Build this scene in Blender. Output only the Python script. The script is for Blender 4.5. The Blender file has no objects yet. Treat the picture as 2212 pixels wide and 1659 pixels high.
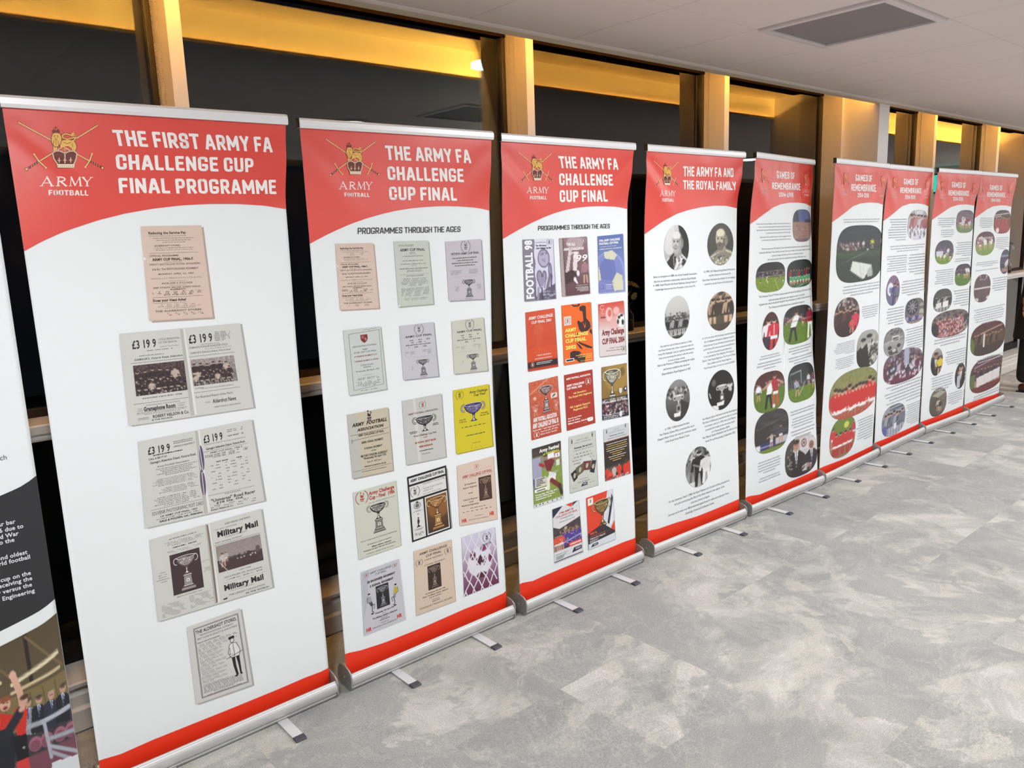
import bpy, bmesh, math, random
import numpy as np
from mathutils import Matrix, Vector
from mathutils.geometry import tessellate_polygon

S = bpy.context.scene
COL = S.collection

# ------------------------------------------------------------------ camera, world, light, exposure
cam_d = bpy.data.cameras.new('camera')
cam_d.sensor_fit = 'HORIZONTAL'
cam_d.sensor_width = 36.0
cam_d.lens = 27.517
cam_d.clip_start = 0.05
cam = bpy.data.objects.new('camera', cam_d)
COL.objects.link(cam)
_r = Vector((0.754174, -0.655738, -0.035065)); _u = Vector((0.144056, 0.113111, 0.983084)); _b = Vector((-0.640680, -0.746467, 0.179768))
M4 = Matrix.Identity(4)
for k in range(3):
    M4[k][0] = _r[k]; M4[k][1] = _u[k]; M4[k][2] = _b[k]
M4[0][3] = 0.0; M4[1][3] = -2.518326; M4[2][3] = 1.693206
cam.matrix_world = M4
S.camera = cam

w = bpy.data.worlds.new('night'); S.world = w; w.use_nodes = True
w.node_tree.nodes['Background'].inputs[0].default_value = (0.004, 0.005, 0.008, 1)
w.node_tree.nodes['Background'].inputs[1].default_value = 1.0
S.view_settings.view_transform = 'Standard'
S.view_settings.look = 'None'
S.view_settings.gamma = 1.0
S.view_settings.use_curve_mapping = False
S.view_settings.exposure = 0.0
S.cycles.use_denoising = True
S.cycles.max_bounces = 7
S.cycles.diffuse_bounces = 4
S.cycles.glossy_bounces = 4
S.cycles.transmission_bounces = 6
S.cycles.transparent_max_bounces = 12
S.cycles.caustics_reflective = False
S.cycles.caustics_refractive = False
S.cycles.sample_clamp_indirect = 6.0

CEIL = 2.60
LAMPS = [(0.15, -1.60), (3.08, -1.46), (6.0, -1.65), (8.9, -1.83), (11.8, -1.75)] + [(x, -4.3) for x in (0.15, 3.0, 5.95, 8.9, 11.8)]
LAMP_W = 42.0
def area(name, loc, size, power, color, rot=(0, 0, 0), shape='DISK', size_y=None, spread=None):
    l = bpy.data.lights.new(name, 'AREA')
    l.shape = shape; l.size = size
    if size_y: l.size_y = size_y
    l.energy = power; l.color = color
    if spread: l.spread = spread
    o = bpy.data.objects.new(name, l); COL.objects.link(o)
    o.location = loc; o.rotation_euler = rot
    return o
for k, (x, y) in enumerate(LAMPS):
    area('downlight_beam', (x, y, CEIL - 0.016), 0.24, LAMP_W, (0.955, 0.985, 1.0))
# amber strip lights lying on the lip of the cove, shining up along the windows
AMBER = (1.0, 0.55, 0.11)
AMBER_W = 128.0
for x0, x1 in ((-2.3, 1.0), (1.06, 6.0), (6.2, 10.95)):
    area('cove_strip_beam', ((x0 + x1) / 2, 0.254, 2.612), x1 - x0, AMBER_W * (x1 - x0) / 3.0, AMBER, (math.radians(180 + 14), 0, 0), 'RECTANGLE', 0.012)

# ------------------------------------------------------------------ helpers
def lin(c):
    return tuple((x / 12.92 if x <= 0.04045 else ((x + 0.055) / 1.055) ** 2.4) for x in c)

def rgb(h):
    return tuple(int(h[k:k + 2], 16) / 255 for k in (0, 2, 4))

MATS = {}
def mat(name, color=(0.8, 0.8, 0.8), rough=0.5, metal=0.0, spec=0.5, noise=0.0, nscale=40.0, bump=0.0, bscale=200.0, emit=None, estr=0.0, coat=0.0):
    if name in MATS: return MATS[name]
    m = bpy.data.materials.new(name); m.use_nodes = True
    nt = m.node_tree; b = nt.nodes['Principled BSDF']
    c = lin(color) + (1,)
    b.inputs['Base Color'].default_value = c
    b.inputs['Roughness'].default_value = rough
    b.inputs['Metallic'].default_value = metal
    b.inputs['Specular IOR Level'].default_value = spec
    b.inputs['Coat Weight'].default_value = coat
    tc = nt.nodes.new('ShaderNodeTexCoord')
    if noise:
        n = nt.nodes.new('ShaderNodeTexNoise'); n.inputs['Scale'].default_value = nscale; n.inputs['Detail'].default_value = 4
        r = nt.nodes.new('ShaderNodeMapRange'); r.inputs['To Min'].default_value = 1 - noise; r.inputs['To Max'].default_value = 1 + noise
        v = nt.nodes.new('ShaderNodeVectorMath'); v.operation = 'SCALE'; v.inputs[0].default_value = c[:3]
        nt.links.new(tc.outputs['Object'], n.inputs['Vector'])
        nt.links.new(n.outputs['Fac'], r.inputs['Value']); nt.links.new(r.outputs['Result'], v.inputs['Scale'])
        nt.links.new(v.outputs['Vector'], b.inputs['Base Color'])
    if bump:
        n = nt.nodes.new('ShaderNodeTexNoise'); n.inputs['Scale'].default_value = bscale; n.inputs['Detail'].default_value = 3
        bp = nt.nodes.new('ShaderNodeBump'); bp.inputs['Strength'].default_value = bump; bp.inputs['Distance'].default_value = 0.002
        nt.links.new(tc.outputs['Object'], n.inputs['Vector']); nt.links.new(n.outputs['Fac'], bp.inputs['Height'])
        nt.links.new(bp.outputs['Normal'], b.inputs['Normal'])
    if emit:
        b.inputs['Emission Color'].default_value = lin(emit) + (1,); b.inputs['Emission Strength'].default_value = estr
    MATS[name] = m
    return m

def obj(name, me, m=None, parent=None, loc=None, label=None, smooth=False):
    o = bpy.data.objects.new(name, me); COL.objects.link(o)
    if m is not None and len(me.materials) == 0: me.materials.append(m)
    if parent is not None: o.parent = parent
    if loc is not None: o.location = loc
    if label: o['label'] = label
    if smooth: me.shade_smooth()
    return o

def struct(name, me, m, loc=None, parent=None, smooth=False):
    o = obj(name, me, m, parent, loc, smooth=smooth)
    if parent is None: o['kind'] = 'structure'
    return o

def thing(name, label, cat, loc=(0, 0, 0), group=None, rz=0.0):
    o = bpy.data.objects.new(name, None); COL.objects.link(o)
    o.empty_display_size = 0.1
    o.location = loc; o.rotation_euler = (0, 0, rz)
    o['label'] = label; o['category'] = cat
    if group: o['group'] = group
    return o

class MB:
    """collects boxes, prisms, tubes, lathes into one mesh"""
    def __init__(s): s.v = []; s.f = []
    def box(s, x0, x1, y0, y1, z0, z1):
        n = len(s.v)
        s.v += [(x0, y0, z0), (x1, y0, z0), (x1, y1, z0), (x0, y1, z0), (x0, y0, z1), (x1, y0, z1), (x1, y1, z1), (x0, y1, z1)]
        s.f += [tuple(n + k for k in q) for q in ((3, 2, 1, 0), (4, 5, 6, 7), (0, 1, 5, 4), (1, 2, 6, 5), (2, 3, 7, 6), (3, 0, 4, 7))]
        return s
    def prism_x(s, prof, x0, x1, flip=False):
        """profile of (y, z) points extruded along x"""
        n = len(s.v); k = len(prof)
        s.v += [(x0, y, z) for y, z in prof] + [(x1, y, z) for y, z in prof]
        s.f += [(n + a, n + (a + 1) % k, n + k + (a + 1) % k, n + k + a) for a in range(k)]
        s.f += [tuple(n + a for a in reversed(range(k))), tuple(n + k + a for a in range(k))]
        return s
    def tube(s, pts, r, seg=8, r1=None):
        n0 = len(s.v); pts = [Vector(p) for p in pts]
        for i, p in enumerate(pts):
            d = (pts[min(i + 1, len(pts) - 1)] - pts[max(i - 1, 0)]).normalized()
            a = d.orthogonal().normalized() if i == 0 else (a - d * a.dot(d)).normalized()
            b = d.cross(a)
            rr = r if r1 is None else r + (r1 - r) * i / max(1, len(pts) - 1)
            for k in range(seg):
                t = 2 * math.pi * k / seg
                s.v.append(tuple(p + a * math.cos(t) * rr + b * math.sin(t) * rr))
        for i in range(len(pts) - 1):
            for k in range(seg):
                s.f.append((n0 + i * seg + k, n0 + i * seg + (k + 1) % seg, n0 + (i + 1) * seg + (k + 1) % seg, n0 + (i + 1) * seg + k))
        s.f += [tuple(n0 + k for k in reversed(range(seg))), tuple(n0 + (len(pts) - 1) * seg + k for k in range(seg))]
        return s
    def lathe(s, prof, seg=20, c=(0, 0, 0)):
        n0 = len(s.v)
        for r, z in prof:
            for k in range(seg):
                t = 2 * math.pi * k / seg
                s.v.append((c[0] + r * math.cos(t), c[1] + r * math.sin(t), c[2] + z))
        for i in range(len(prof) - 1):
            for k in range(seg):
                s.f.append((n0 + i * seg + k, n0 + i * seg + (k + 1) % seg, n0 + (i + 1) * seg + (k + 1) % seg, n0 + (i + 1) * seg + k))
        s.f += [tuple(n0 + k for k in reversed(range(seg))), tuple(n0 + (len(prof) - 1) * seg + k for k in range(seg))]
        return s
    def mesh(s, name, bevel=0.0):
        me = bpy.data.meshes.new(name); me.from_pydata(s.v, [], s.f); me.update()
        bm = bmesh.new(); bm.from_mesh(me)
        bmesh.ops.recalc_face_normals(bm, faces=bm.faces)
        if bevel:
            es = [e for e in bm.edges if len(e.link_faces) == 2 and e.calc_face_angle(0) > 0.6]
            bmesh.ops.bevel(bm, geom=es, offset=bevel, segments=2, affect='EDGES', profile=0.6)
        bm.to_mesh(me); bm.free()
        return me

def box(x0, x1, y0, y1, z0, z1, bevel=0.0, name='box'):
    return MB().box(x0, x1, y0, y1, z0, z1).mesh(name, bevel)

# ------------------------------------------------------------------ materials of the room
M_post = mat('painted_post', (0.90, 0.87, 0.84), 0.45, noise=0.02)
M_sill = mat('painted_sill', (0.86, 0.84, 0.82), 0.35, noise=0.02)
M_frame = mat('dark_window_frame', (0.075, 0.055, 0.055), 0.5, spec=0.25)
M_wall = mat('wall_paint', (0.92, 0.91, 0.90), 0.7, noise=0.02, nscale=3)
M_pier = mat('pier_paint', (0.94, 0.92, 0.91), 0.6, noise=0.02, nscale=3)
M_cove = mat('cove_paint', (0.90, 0.86, 0.78), 0.6)
M_tile = mat('ceiling_tile_board', (0.93, 0.885, 0.87), 0.9, noise=0.03, nscale=300, bump=0.25, bscale=500)
M_grid = mat('ceiling_grid_metal', (0.80, 0.76, 0.75), 0.5)
M_ventf = mat('vent_frame', (0.88, 0.86, 0.86), 0.4)
M_ventm = mat('vent_mesh', (0.56, 0.545, 0.54), 0.7, noise=0.08, nscale=900, bump=0.5, bscale=900)
M_alu = mat('brushed_aluminium', (0.80, 0.80, 0.80), 0.50, metal=0.6, bump=0.05, bscale=60)
M_rail = mat('anodised_rail', (0.90, 0.90, 0.91), 0.45, metal=0.35)
M_cap = mat('cassette_end_plate', (0.60, 0.59, 0.58), 0.4, metal=0.3)
M_black = mat('black_plastic', (0.05, 0.05, 0.055), 0.45)
M_rubber = mat('foot_tip_rubber', (0.26, 0.26, 0.29), 0.55)
M_foot = mat('foot_metal', (0.86, 0.86, 0.87), 0.45, metal=0.25)
M_back = mat('panel_back', (0.45, 0.45, 0.46), 0.7)
M_lens = mat('lamp_lens', (1, 1, 1), 0.4, emit=(1.0, 0.97, 0.94), estr=14.0)
M_led = mat('led_strip_glow', (1, 0.7, 0.3), 0.5, emit=(1.0, 0.62, 0.18), estr=6.0)

def glass_mat():
    m = bpy.data.materials.new('window_glass'); m.use_nodes = True
    nt = m.node_tree; nt.nodes.clear()
    out = nt.nodes.new('ShaderNodeOutputMaterial'); mix = nt.nodes.new('ShaderNodeMixShader')
    tr = nt.nodes.new('ShaderNodeBsdfTransparent'); tr.inputs[0].default_value = (0.72, 0.78, 0.76, 1)
    gl = nt.nodes.new('ShaderNodeBsdfGlossy'); gl.inputs['Roughness'].default_value = 0.0; gl.inputs['Color'].default_value = (1.0, 0.98, 0.95, 1)
    fr = nt.nodes.new('ShaderNodeFresnel'); fr.inputs['IOR'].default_value = 1.5
    # two panes, four reflecting faces: more mirror-like towards grazing than one face
    sq = nt.nodes.new('ShaderNodeMath'); sq.operation = 'MULTIPLY'; nt.links.new(fr.outputs[0], sq.inputs[0]); nt.links.new(fr.outputs[0], sq.inputs[1])
    s2 = nt.nodes.new('ShaderNodeMath'); s2.operation = 'MULTIPLY'; s2.inputs[1].default_value = 5.0; nt.links.new(sq.outputs[0], s2.inputs[0])
    mu = nt.nodes.new('ShaderNodeMath'); mu.operation = 'MULTIPLY_ADD'; mu.inputs[1].default_value = 1.1; mu.use_clamp = True
    nt.links.new(fr.outputs[0], mu.inputs[0]); nt.links.new(s2.outputs[0], mu.inputs[2]); nt.links.new(mu.outputs[0], mix.inputs[0])
    nt.links.new(tr.outputs[0], mix.inputs[1]); nt.links.new(gl.outputs[0], mix.inputs[2])
    nt.links.new(mix.outputs[0], out.inputs[0])
    return m
M_glass = glass_mat()

def carpet_mat():
    m = bpy.data.materials.new('mottled_carpet'); m.use_nodes = True
    nt = m.node_tree; N = nt.nodes; L = nt.links; b = N['Principled BSDF']
    b.inputs['Roughness'].default_value = 0.95; b.inputs['Specular IOR Level'].default_value = 0.15
    b.inputs['Sheen Weight'].default_value = 0.25
    geo = N.new('ShaderNodeNewGeometry'); oi = N.new('ShaderNodeObjectInfo')
    gt = N.new('ShaderNodeMath'); gt.operation = 'GREATER_THAN'; gt.inputs[1].default_value = 0.62
    ml = N.new('ShaderNodeMath'); ml.operation = 'MULTIPLY'; ml2 = N.new('ShaderNodeMath'); ml2.operation = 'MULTIPLY'; ml2.inputs[1].default_value = 23.0
    L.new(oi.outputs['Random'], gt.inputs[0]); L.new(gt.outputs[0], ml.inputs[0]); L.new(oi.outputs['Random'], ml.inputs[1]); L.new(ml.outputs[0], ml2.inputs[0])
    add = N.new('ShaderNodeVectorMath'); add.operation = 'ADD'
    L.new(geo.outputs['Position'], add.inputs[0]); L.new(ml2.outputs[0], add.inputs[1])
    def noise(scale, detail, dist, rough=0.6):
        n = N.new('ShaderNodeTexNoise'); n.inputs['Scale'].default_value = scale; n.inputs['Detail'].default_value = detail
        n.inputs['Distortion'].default_value = dist; n.inputs['Roughness'].default_value = rough
        L.new(add.outputs[0], n.inputs['Vector']); return n
    def ramp(src, stops):
        r = N.new('ShaderNodeValToRGB')
        while len(r.color_ramp.elements) < len(stops): r.color_ramp.elements.new(0.5)
        for e, (p, c) in zip(r.color_ramp.elements, stops): e.position = p; e.color = lin(c) + (1,)
        L.new(src, r.inputs[0]); return r
    def mixc(f, a, bb):
        x = N.new('ShaderNodeMix'); x.data_type = 'RGBA'
        L.new(f, x.inputs['Factor'])
        for s_, i_ in ((a, 'A'), (bb, 'B')):
            tgt = [q for q in x.inputs if q.name == i_ and q.type == 'RGBA'][0]
            if isinstance(s_, tuple): tgt.default_value = lin(s_) + (1,)
            else: L.new(s_, tgt)
        return [q for q in x.outputs if q.type == 'RGBA'][0]
    n1 = noise(2.1, 7, 0.9, 0.66); base = ramp(n1.outputs['Fac'], [(0.37, (0.575, 0.57, 0.56)), (0.46, (0.635, 0.628, 0.615)), (0.53, (0.68, 0.67, 0.65)), (0.62, (0.77, 0.757, 0.735))])
    n2 = noise(3.1, 7, 1.2, 0.7); f2 = ramp(n2.outputs['Fac'], [(0.53, (0, 0, 0)), (0.58, (0.9, 0.9, 0.9))])
    c = mixc(f2.outputs[0], base.outputs[0], (0.73, 0.714, 0.685))
    n3 = noise(1.25, 6, 0.5, 0.65); f3 = ramp(n3.outputs['Fac'], [(0.50, (0, 0, 0)), (0.53, (0.85, 0.85, 0.85))])
    c = mixc(f3.outputs[0], c, (0.575, 0.575, 0.572))
    # pale ragged edges between the patches
    n4 = noise(1.7, 7, 0.9, 0.68); sb = N.new('ShaderNodeMath'); sb.operation = 'SUBTRACT'; sb.inputs[1].default_value = 0.53
    ab = N.new('ShaderNodeMath'); ab.operation = 'ABSOLUTE'; L.new(n4.outputs['Fac'], sb.inputs[0]); L.new(sb.outputs[0], ab.inputs[0])
    f4 = ramp(ab.outputs[0], [(0.0, (0.5, 0.5, 0.5)), (0.008, (0.36, 0.36, 0.36)), (0.022, (0, 0, 0))])
    c = mixc(f4.outputs[0], c, (0.82, 0.805, 0.775))
    # tuft speckle
    n5 = noise(170, 3, 0); rr = N.new('ShaderNodeMapRange'); rr.inputs['To Min'].default_value = 0.44; rr.inputs['To Max'].default_value = 1.48
    L.new(n5.outputs['Fac'], rr.inputs['Value'])
    sc = N.new('ShaderNodeVectorMath'); sc.operation = 'SCALE'; L.new(c, sc.inputs[0]); L.new(rr.outputs[0], sc.inputs['Scale'])
    L.new(sc.outputs[0], b.inputs['Base Color'])
    bp = N.new('ShaderNodeBump'); bp.inputs['Strength'].default_value = 0.6; bp.inputs['Distance'].default_value = 0.004
    L.new(n5.outputs['Fac'], bp.inputs['Height']); L.new(bp.outputs['Normal'], b.inputs['Normal'])
    return m
M_carpet = carpet_mat()

# ------------------------------------------------------------------ floor: carpet tiles, half a metre square
XA, XB, YA, YW = -2.4, 13.5, -6.5, 0.50
fl = struct('floor', box(XA - 0.2, XB + 0.2, YA - 0.2, 0.70, -0.08, -0.006, name='floor'), M_carpet)
tile_me = box(-0.2499, 0.2499, -0.2499, 0.2499, -0.006, 0.0, bevel=0.0005, name='carpet_tile'); tile_me.materials.append(M_carpet)
ty = [-0.535 + 0.5 * k for k in range(-5, 2)]
for yy in ty:
    for k in range(-7, 25):
        x = 1.39 + 0.5 * k + 0.25; y = yy + 0.25
        if XA + 0.2 < x < XB - 0.2:
            obj('carpet_tile', tile_me, None, fl, (x, y, 0))
mb = MB()
y_low = ty[0]
for a in range(int((y_low - YA) / 0.5) + 1):
    for k in range(-7, 25):
        x = 1.39 + 0.5 * k; y = y_low - 0.5 * (a + 1)
        if x > XA and x + 0.5 < XB and y > YA: mb.box(x + .0005, x + .4995, y + .0005, y + .4995, -0.006, 0)
o = obj('carpet_tiles_behind_viewer', mb.mesh('carpet_tiles'), M_carpet, fl); o['kind'] = 'stuff'

# ------------------------------------------------------------------ ceiling: grid and tiles, cove edge
ce = struct('ceiling', box(XA - 0.2, XB + 0.2, YA - 0.2, 0.95, 2.86, 2.93, name='slab'), M_cove)
TX0, TY0 = 0.353, -1.005           # a grid crossing
ct_me = box(-0.2985, 0.2985, -0.2985, 0.2985, 0.0, 0.018, bevel=0.003, name='ceiling_tile'); ct_me.materials.append(M_tile)
VENTS = {(5, 0)}                    # column and row of the grid holding the vent
grid = MB()
for j in range(-9, 3):
    y = TY0 + 0.6 * j
    grid.box(XA, XB, y - 0.008, y + 0.008, CEIL + 0.002, CEIL + 0.005)
for i in range(-5, 23):
    x = TX0 + 0.6 * i
    if XA < x < XB: grid.box(x - 0.008, x + 0.008, YA, 0.180, CEIL + 0.0022, CEIL + 0.0052)
obj('ceiling_grid', grid.mesh('grid'), M_grid, ce)
far = MB()
for j in range(-9, 2):
    for i in range(-5, 22):
        cx, cy = TX0 + 0.6 * i + 0.3, TY0 + 0.6 * j + 0.3
        if not (XA + 0.2 < cx < XB - 0.2) or cy < YA + 0.2: continue
        if (i, j) in VENTS: continue
        if j >= -3: obj('ceiling_tile', ct_me, None, ce, (cx, cy, CEIL))
        else: far.box(cx - .2925, cx + .2925, cy - .2925, cy + .2925, CEIL + 0.004, CEIL + 0.018)
o = obj('ceiling_tiles_behind_viewer', far.mesh('tiles'), M_tile, ce); o['kind'] = 'stuff'
# edge trim and cove upstand with its lip, soffit above the windows
struct('trim_1', MB().prism_x([(0.180, 2.618), (0.180, 2.598), (0.200, 2.592), (0.200, 2.618)], XA, XB).mesh('edge_trim'), M_tile)
struct('trim_2', MB().prism_x([(0.200, 2.592), (0.262, 2.592), (0.262, 2.606), (0.222, 2.606), (0.222, 2.86), (0.200, 2.86)], XA, XB).mesh('cove_upstand'), M_cove)
struct('trim_3', MB().box(XA, XB, 0.222, 0.43, 2.752, 2.80).mesh('cove_soffit'), M_cove)
struct('trim_21', MB().box(XA, XB, 0.43, 0.66, 2.752, 2.80).mesh('head_board'), mat('head_board_black', (.05, .03, .03), .95, spec=0.0))
led = MB()
for x0, x1 in ((-2.3, 1.0), (1.06, 6.0), (6.2, 10.95)): led.box(x0, x1, 0.226, 0.240, 2.606, 2.611)
t = thing('led_strip', 'amber glowing strip light along the cove edge above the windows', 'strip light', (0, 0, 0))
obj('strip_backing', led.mesh('strip'), M_led, t)

# vent
vx, vy = TX0 + 0.6 * 5 + 0.3, TY0 + 0.3
t = thing('ceiling_vent', 'square grey air vent panel with a white frame, set in the suspended ceiling', 'vent', (vx, vy, CEIL))
f = MB()
a, b_ = 0.294, 0.262
for q in ((-a, a, -a, -b_), (-a, a, b_, a), (-a, -b_, -b_, b_), (b_, a, -b_, b_)): f.box(q[0], q[1], q[2], q[3], -0.012, 0.016)
obj('vent_frame', f.mesh('vent_frame', 0.003), M_ventf, t)
obj('vent_mesh', box(-b_, b_, -b_, b_, -0.002, 0.012, name='vent_mesh'), M_ventm, t, label='grey perforated vent face')

# downlights
for k, (x, y) in enumerate(LAMPS):
    n = ['far left', 'left', 'middle', 'right', 'far right'][k % 5]; rw = 'row nearer the windows' if k < 5 else 'row further from the windows'
    t = thing('downlight', 'round white ceiling downlight, %s one of the %s' % (n, rw), 'ceiling light', (x, y, CEIL), 'round ceiling downlights')
    obj('bezel', MB().lathe([(0.150, 0.004), (0.155, -0.004), (0.150, -0.010), (0.128, -0.012), (0.125, -0.006), (0.125, 0.002)], 32).mesh('bezel'), M_ventf, t, smooth=True)
    obj('lens', MB().lathe([(0.0, 0.003), (0.127, 0.003), (0.127, -0.007), (0.0, -0.009)], 32).mesh('lens'), M_lens, t)

# ------------------------------------------------------------------ walls away from the windows
struct('wall_back', box(XA - 0.15, XB + 0.15, YA - 0.15, YA, 0, 2.86), M_wall)
struct('wall_left', box(XA - 0.15, XA, YA, 0.80, 0, 2.86), M_wall)
struct('wall_right', box(XB, XB + 0.15, YA, 0.80, 0, 2.86), M_wall)
struct('baseboard_back', box(XA, XB, YA, YA + 0.02, 0, 0.10, 0.003), M_sill)
struct('baseboard_right', box(XB - 0.02, XB, YA + 0.02, 0.3, 0, 0.10, 0.003), M_sill)
struct('baseboard_left', box(XA, XA + 0.02, YA + 0.02, 0.3, 0, 0.10, 0.003), M_sill)
# solid wall past the last window
struct('wall_window_side', box(11.20, XB, 0.50, 0.80, 0, 2.86), M_wall)

# ------------------------------------------------------------------ window wall
GY = 0.675
posts = [(-2.40, -2.347), (-0.655, -0.603), (1.037, 1.089), (2.756, 2.807), (4.447, 4.499), (7.702, 7.753), (9.288, 9.354)]
n = 4
for a, b_ in posts:
    m_ = MB().box(a, b_, 0.50, 0.62, 0.183, 2.752).box(a + 0.004, b_ - 0.004, 0.62, 0.70, 0.188, 2.752)
    struct('trim_%d' % n, m_.mesh('post', 0.0025), M_post); n += 1
struct('wall_pier', MB().box(6.012, 6.178, 0.232, 0.80, 0, 2.591).box(6.012, 6.178, 0.263, 0.80, 2.591, 2.86).mesh('pier'), M_pier)
struct('trim_20', box(5.984, 6.012, 0.50, 0.70, 0.183, 2.752, 0.002), M_post)
struct('wall_end_pier', MB().box(10.95, 11.20, 0.232, 0.80, 0, 2.591).box(10.95, 11.20, 0.263, 0.80, 2.591, 2.86).mesh('pier'), M_pier)
bays = [(-2.347, -0.655), (-0.603, 1.037), (1.089, 2.756), (2.807, 4.447), (4.499, 5.984), (6.178, 7.702), (7.753, 9.288), (9.354, 10.95)]
SILL_Z = 1.135
for k, (a, b_) in enumerate(bays):
    wn = bpy.data.objects.new('window_%d' % (k + 1), None); COL.objects.link(wn); wn.location = (a, GY, 0); wn['kind'] = 'structure'
    W = b_ - a; fw = 0.022
    def rel(m_): return m_
    f = MB()
    # upper frame, lower frame
    for z0, z1, bot, top in ((SILL_Z, 2.752, 0.030, 0.050), (0.180, 1.085, 0.085, 0.03)):
        f.box(0, W, -0.022, 0.03, z0, z0 + bot); f.box(0, W, -0.022, 0.03, z1 - top, z1 if z1 < 2 else z1 - .048)
        f.box(0, fw * 0.55, -0.020, 0.03, z0 + bot, z1 - top); f.box(W - fw, W, -0.020, 0.03, z0 + bot, z1 - top)
    obj('window_frame', f.mesh('frame', 0.002), M_frame, wn)
    obj('head_rail', box(0, W, -0.024, 0.03, 2.702, 2.751, name='head_rail'), mat('head_board_black'), wn)
    obj('glass_pane', box(0.005, W - 0.005, 0.0, 0.006, SILL_Z + 0.02, 2.72), M_glass, wn)
    obj('glass_pane', box(0.005, W - 0.005, 0.0, 0.006, 0.2, 1.07), M_glass, wn)
    s_ = MB().prism_x([(-0.175, 1.098), (-0.180, 1.104), (-0.180, 1.130), (-0.175, SILL_Z), (0.0, SILL_Z), (0.0, 1.085), (-0.150, 1.085), (-0.158, 1.078), (-0.175, 1.078), (-0.178, 1.084), (-0.178, 1.092), (-0.168, 1.098)], 0, W)
    obj('window_sill', s_.mesh('sill'), M_sill, wn)
struct('baseboard_window', MB().prism_x([(0.483, 0), (0.483, 0.078), (0.492, 0.086), (0.50, 0.088), (0.50, 0.128), (0.508, 0.136), (0.508, 0.158), (0.492, 0.162), (0.490, 0.176), (0.496, 0.182), (0.700, 0.188), (0.700, 0)], XA, 10.95).mesh('ledge'), M_sill)
struct('wall_outer', box(XA, 11.2, 0.70, 0.80, 0, 0.19), M_frame)
struct('wall_outer_head', box(XA, 11.2, 0.66, 0.80, 2.752, 2.86), M_frame)

struct('floor_terrace', box(XA, XB, 0.81, 9.0, -0.12, -0.05), mat('dark_paving', (.10, .10, .10), .8))
# blind chains on two posts
M_chain = mat('blind_chain', (0.85, 0.78, 0.72), 0.5)
def chain(x, y0, lab):
    t = thing('blind_chain', lab, 'blind chain', (x, y0, 1.55))
    for yy in (0.0, 0.055):
        bm = bmesh.new()
        for q in range(150):
            bmesh.ops.create_icosphere(bm, subdivisions=1, radius=0.0024, matrix=Matrix.Translation((0, yy, q * 0.0078)))
        me = bpy.data.meshes.new('chain'); bm.to_mesh(me); bm.free()
        obj('bead_strand', me, M_chain, t)['kind'] = 'stuff'
    obj('top_pulley', box(-0.008, 0.002, -0.012, 0.067, 1.17, 1.185, 0.002), M_chain, t)
chain(1.0335, 0.585, 'beaded blind chain hanging down the post above the first full banner')
chain(2.7525, 0.575, 'beaded blind chain hanging down the post above the gap after the second banner')

# ------------------------------------------------------------------ banner measurements: base lines, edge bowing, header curves, artwork corners (metres on each panel)
BASE=[((-0.46, 0.0), (0.385, 0.0)), ((0.42, 0.019), (1.245, 0.015)), ((1.298, 0.014), (2.14, 0.012)), ((2.192, -0.001), (3.03, 0)), ((3.113, 0.003), (3.957, -0.023)), ((4.006, -0.022), (4.87, -0.035)), ((4.882, -0.033), (5.762, 0.002)), ((5.774, 0.002), (6.635, 0.022)), ((6.642, 0.022), (7.49, -0.011)), ((7.496, -0.012), (8.41, -0.005))]
RT=[[(2.11, 0), (0, 0)], [(2.114, -0.0201), (1.828, 0.0298), (1.261, 0.0396), (0.06, 0)], [(2.115, -0.0183), (1.823, 0.0123), (1.038, 0.0366), (0.06, 0)], [(2.118, -0.0064), (1.826, 0.0376), (1.118, 0.0394), (0.06, 0)], [(2.124, 0.0094), (1.83, 0.05), (1.172, 0.0444), (0.679, 0.0234), (0.06, 0)], [(2.119, 0.1032), (1.848, 0.11), (1.492, 0.0932), (0.989, 0.0669), (0.544, 0.0259), (0.06, 0)], [(2.108, -0.0156), (1.854, 0.0083), (1.719, 0.01), (0.687, -0.0069), (0.06, 0)], [(2.119, 0.0071), (1.846, 0.0242), (1.561, 0.0267), (0.519, -0.0002), (0.06, 0)], [(2.098, -0.0143), (1.85, 0.0208), (1.414, 0.0173), (0.731, 0.0066), (0.06, 0)], [(2.098, -0.0092), (1.845, 0.0151), (1.42, 0.0075), (0.635, -0.0122), (0.06, 0)]]
LT=[[(2.11, 0), (0, 0)], [(2.117, 0.0241), (1.712, 0.0098), (0.988, -0.0022), (0.06, 0)], [(2.116, 0.0241), (1.709, 0.0197), (0.06, 0)], [(2.113, 0.0183), (1.703, 0.0299), (0.06, 0)], [(2.111, -0.0029), (1.703, 0.0145), (0.06, 0)], [(2.112, -0.0217), (1.739, 0.0055), (1.271, 0.0104), (0.06, 0)], [(2.108, -0.03), (1.739, -0.0241), (1.333, -0.0192), (0.06, 0)], [(2.11, -0.0019), (1.741, 0.0153), (0.06, 0)], [(2.103, -0.0199), (1.74, 0.0038), (0.06, 0)], [(2.099, -0.0047), (1.747, 0.0207), (0.06, 0)]]
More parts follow.
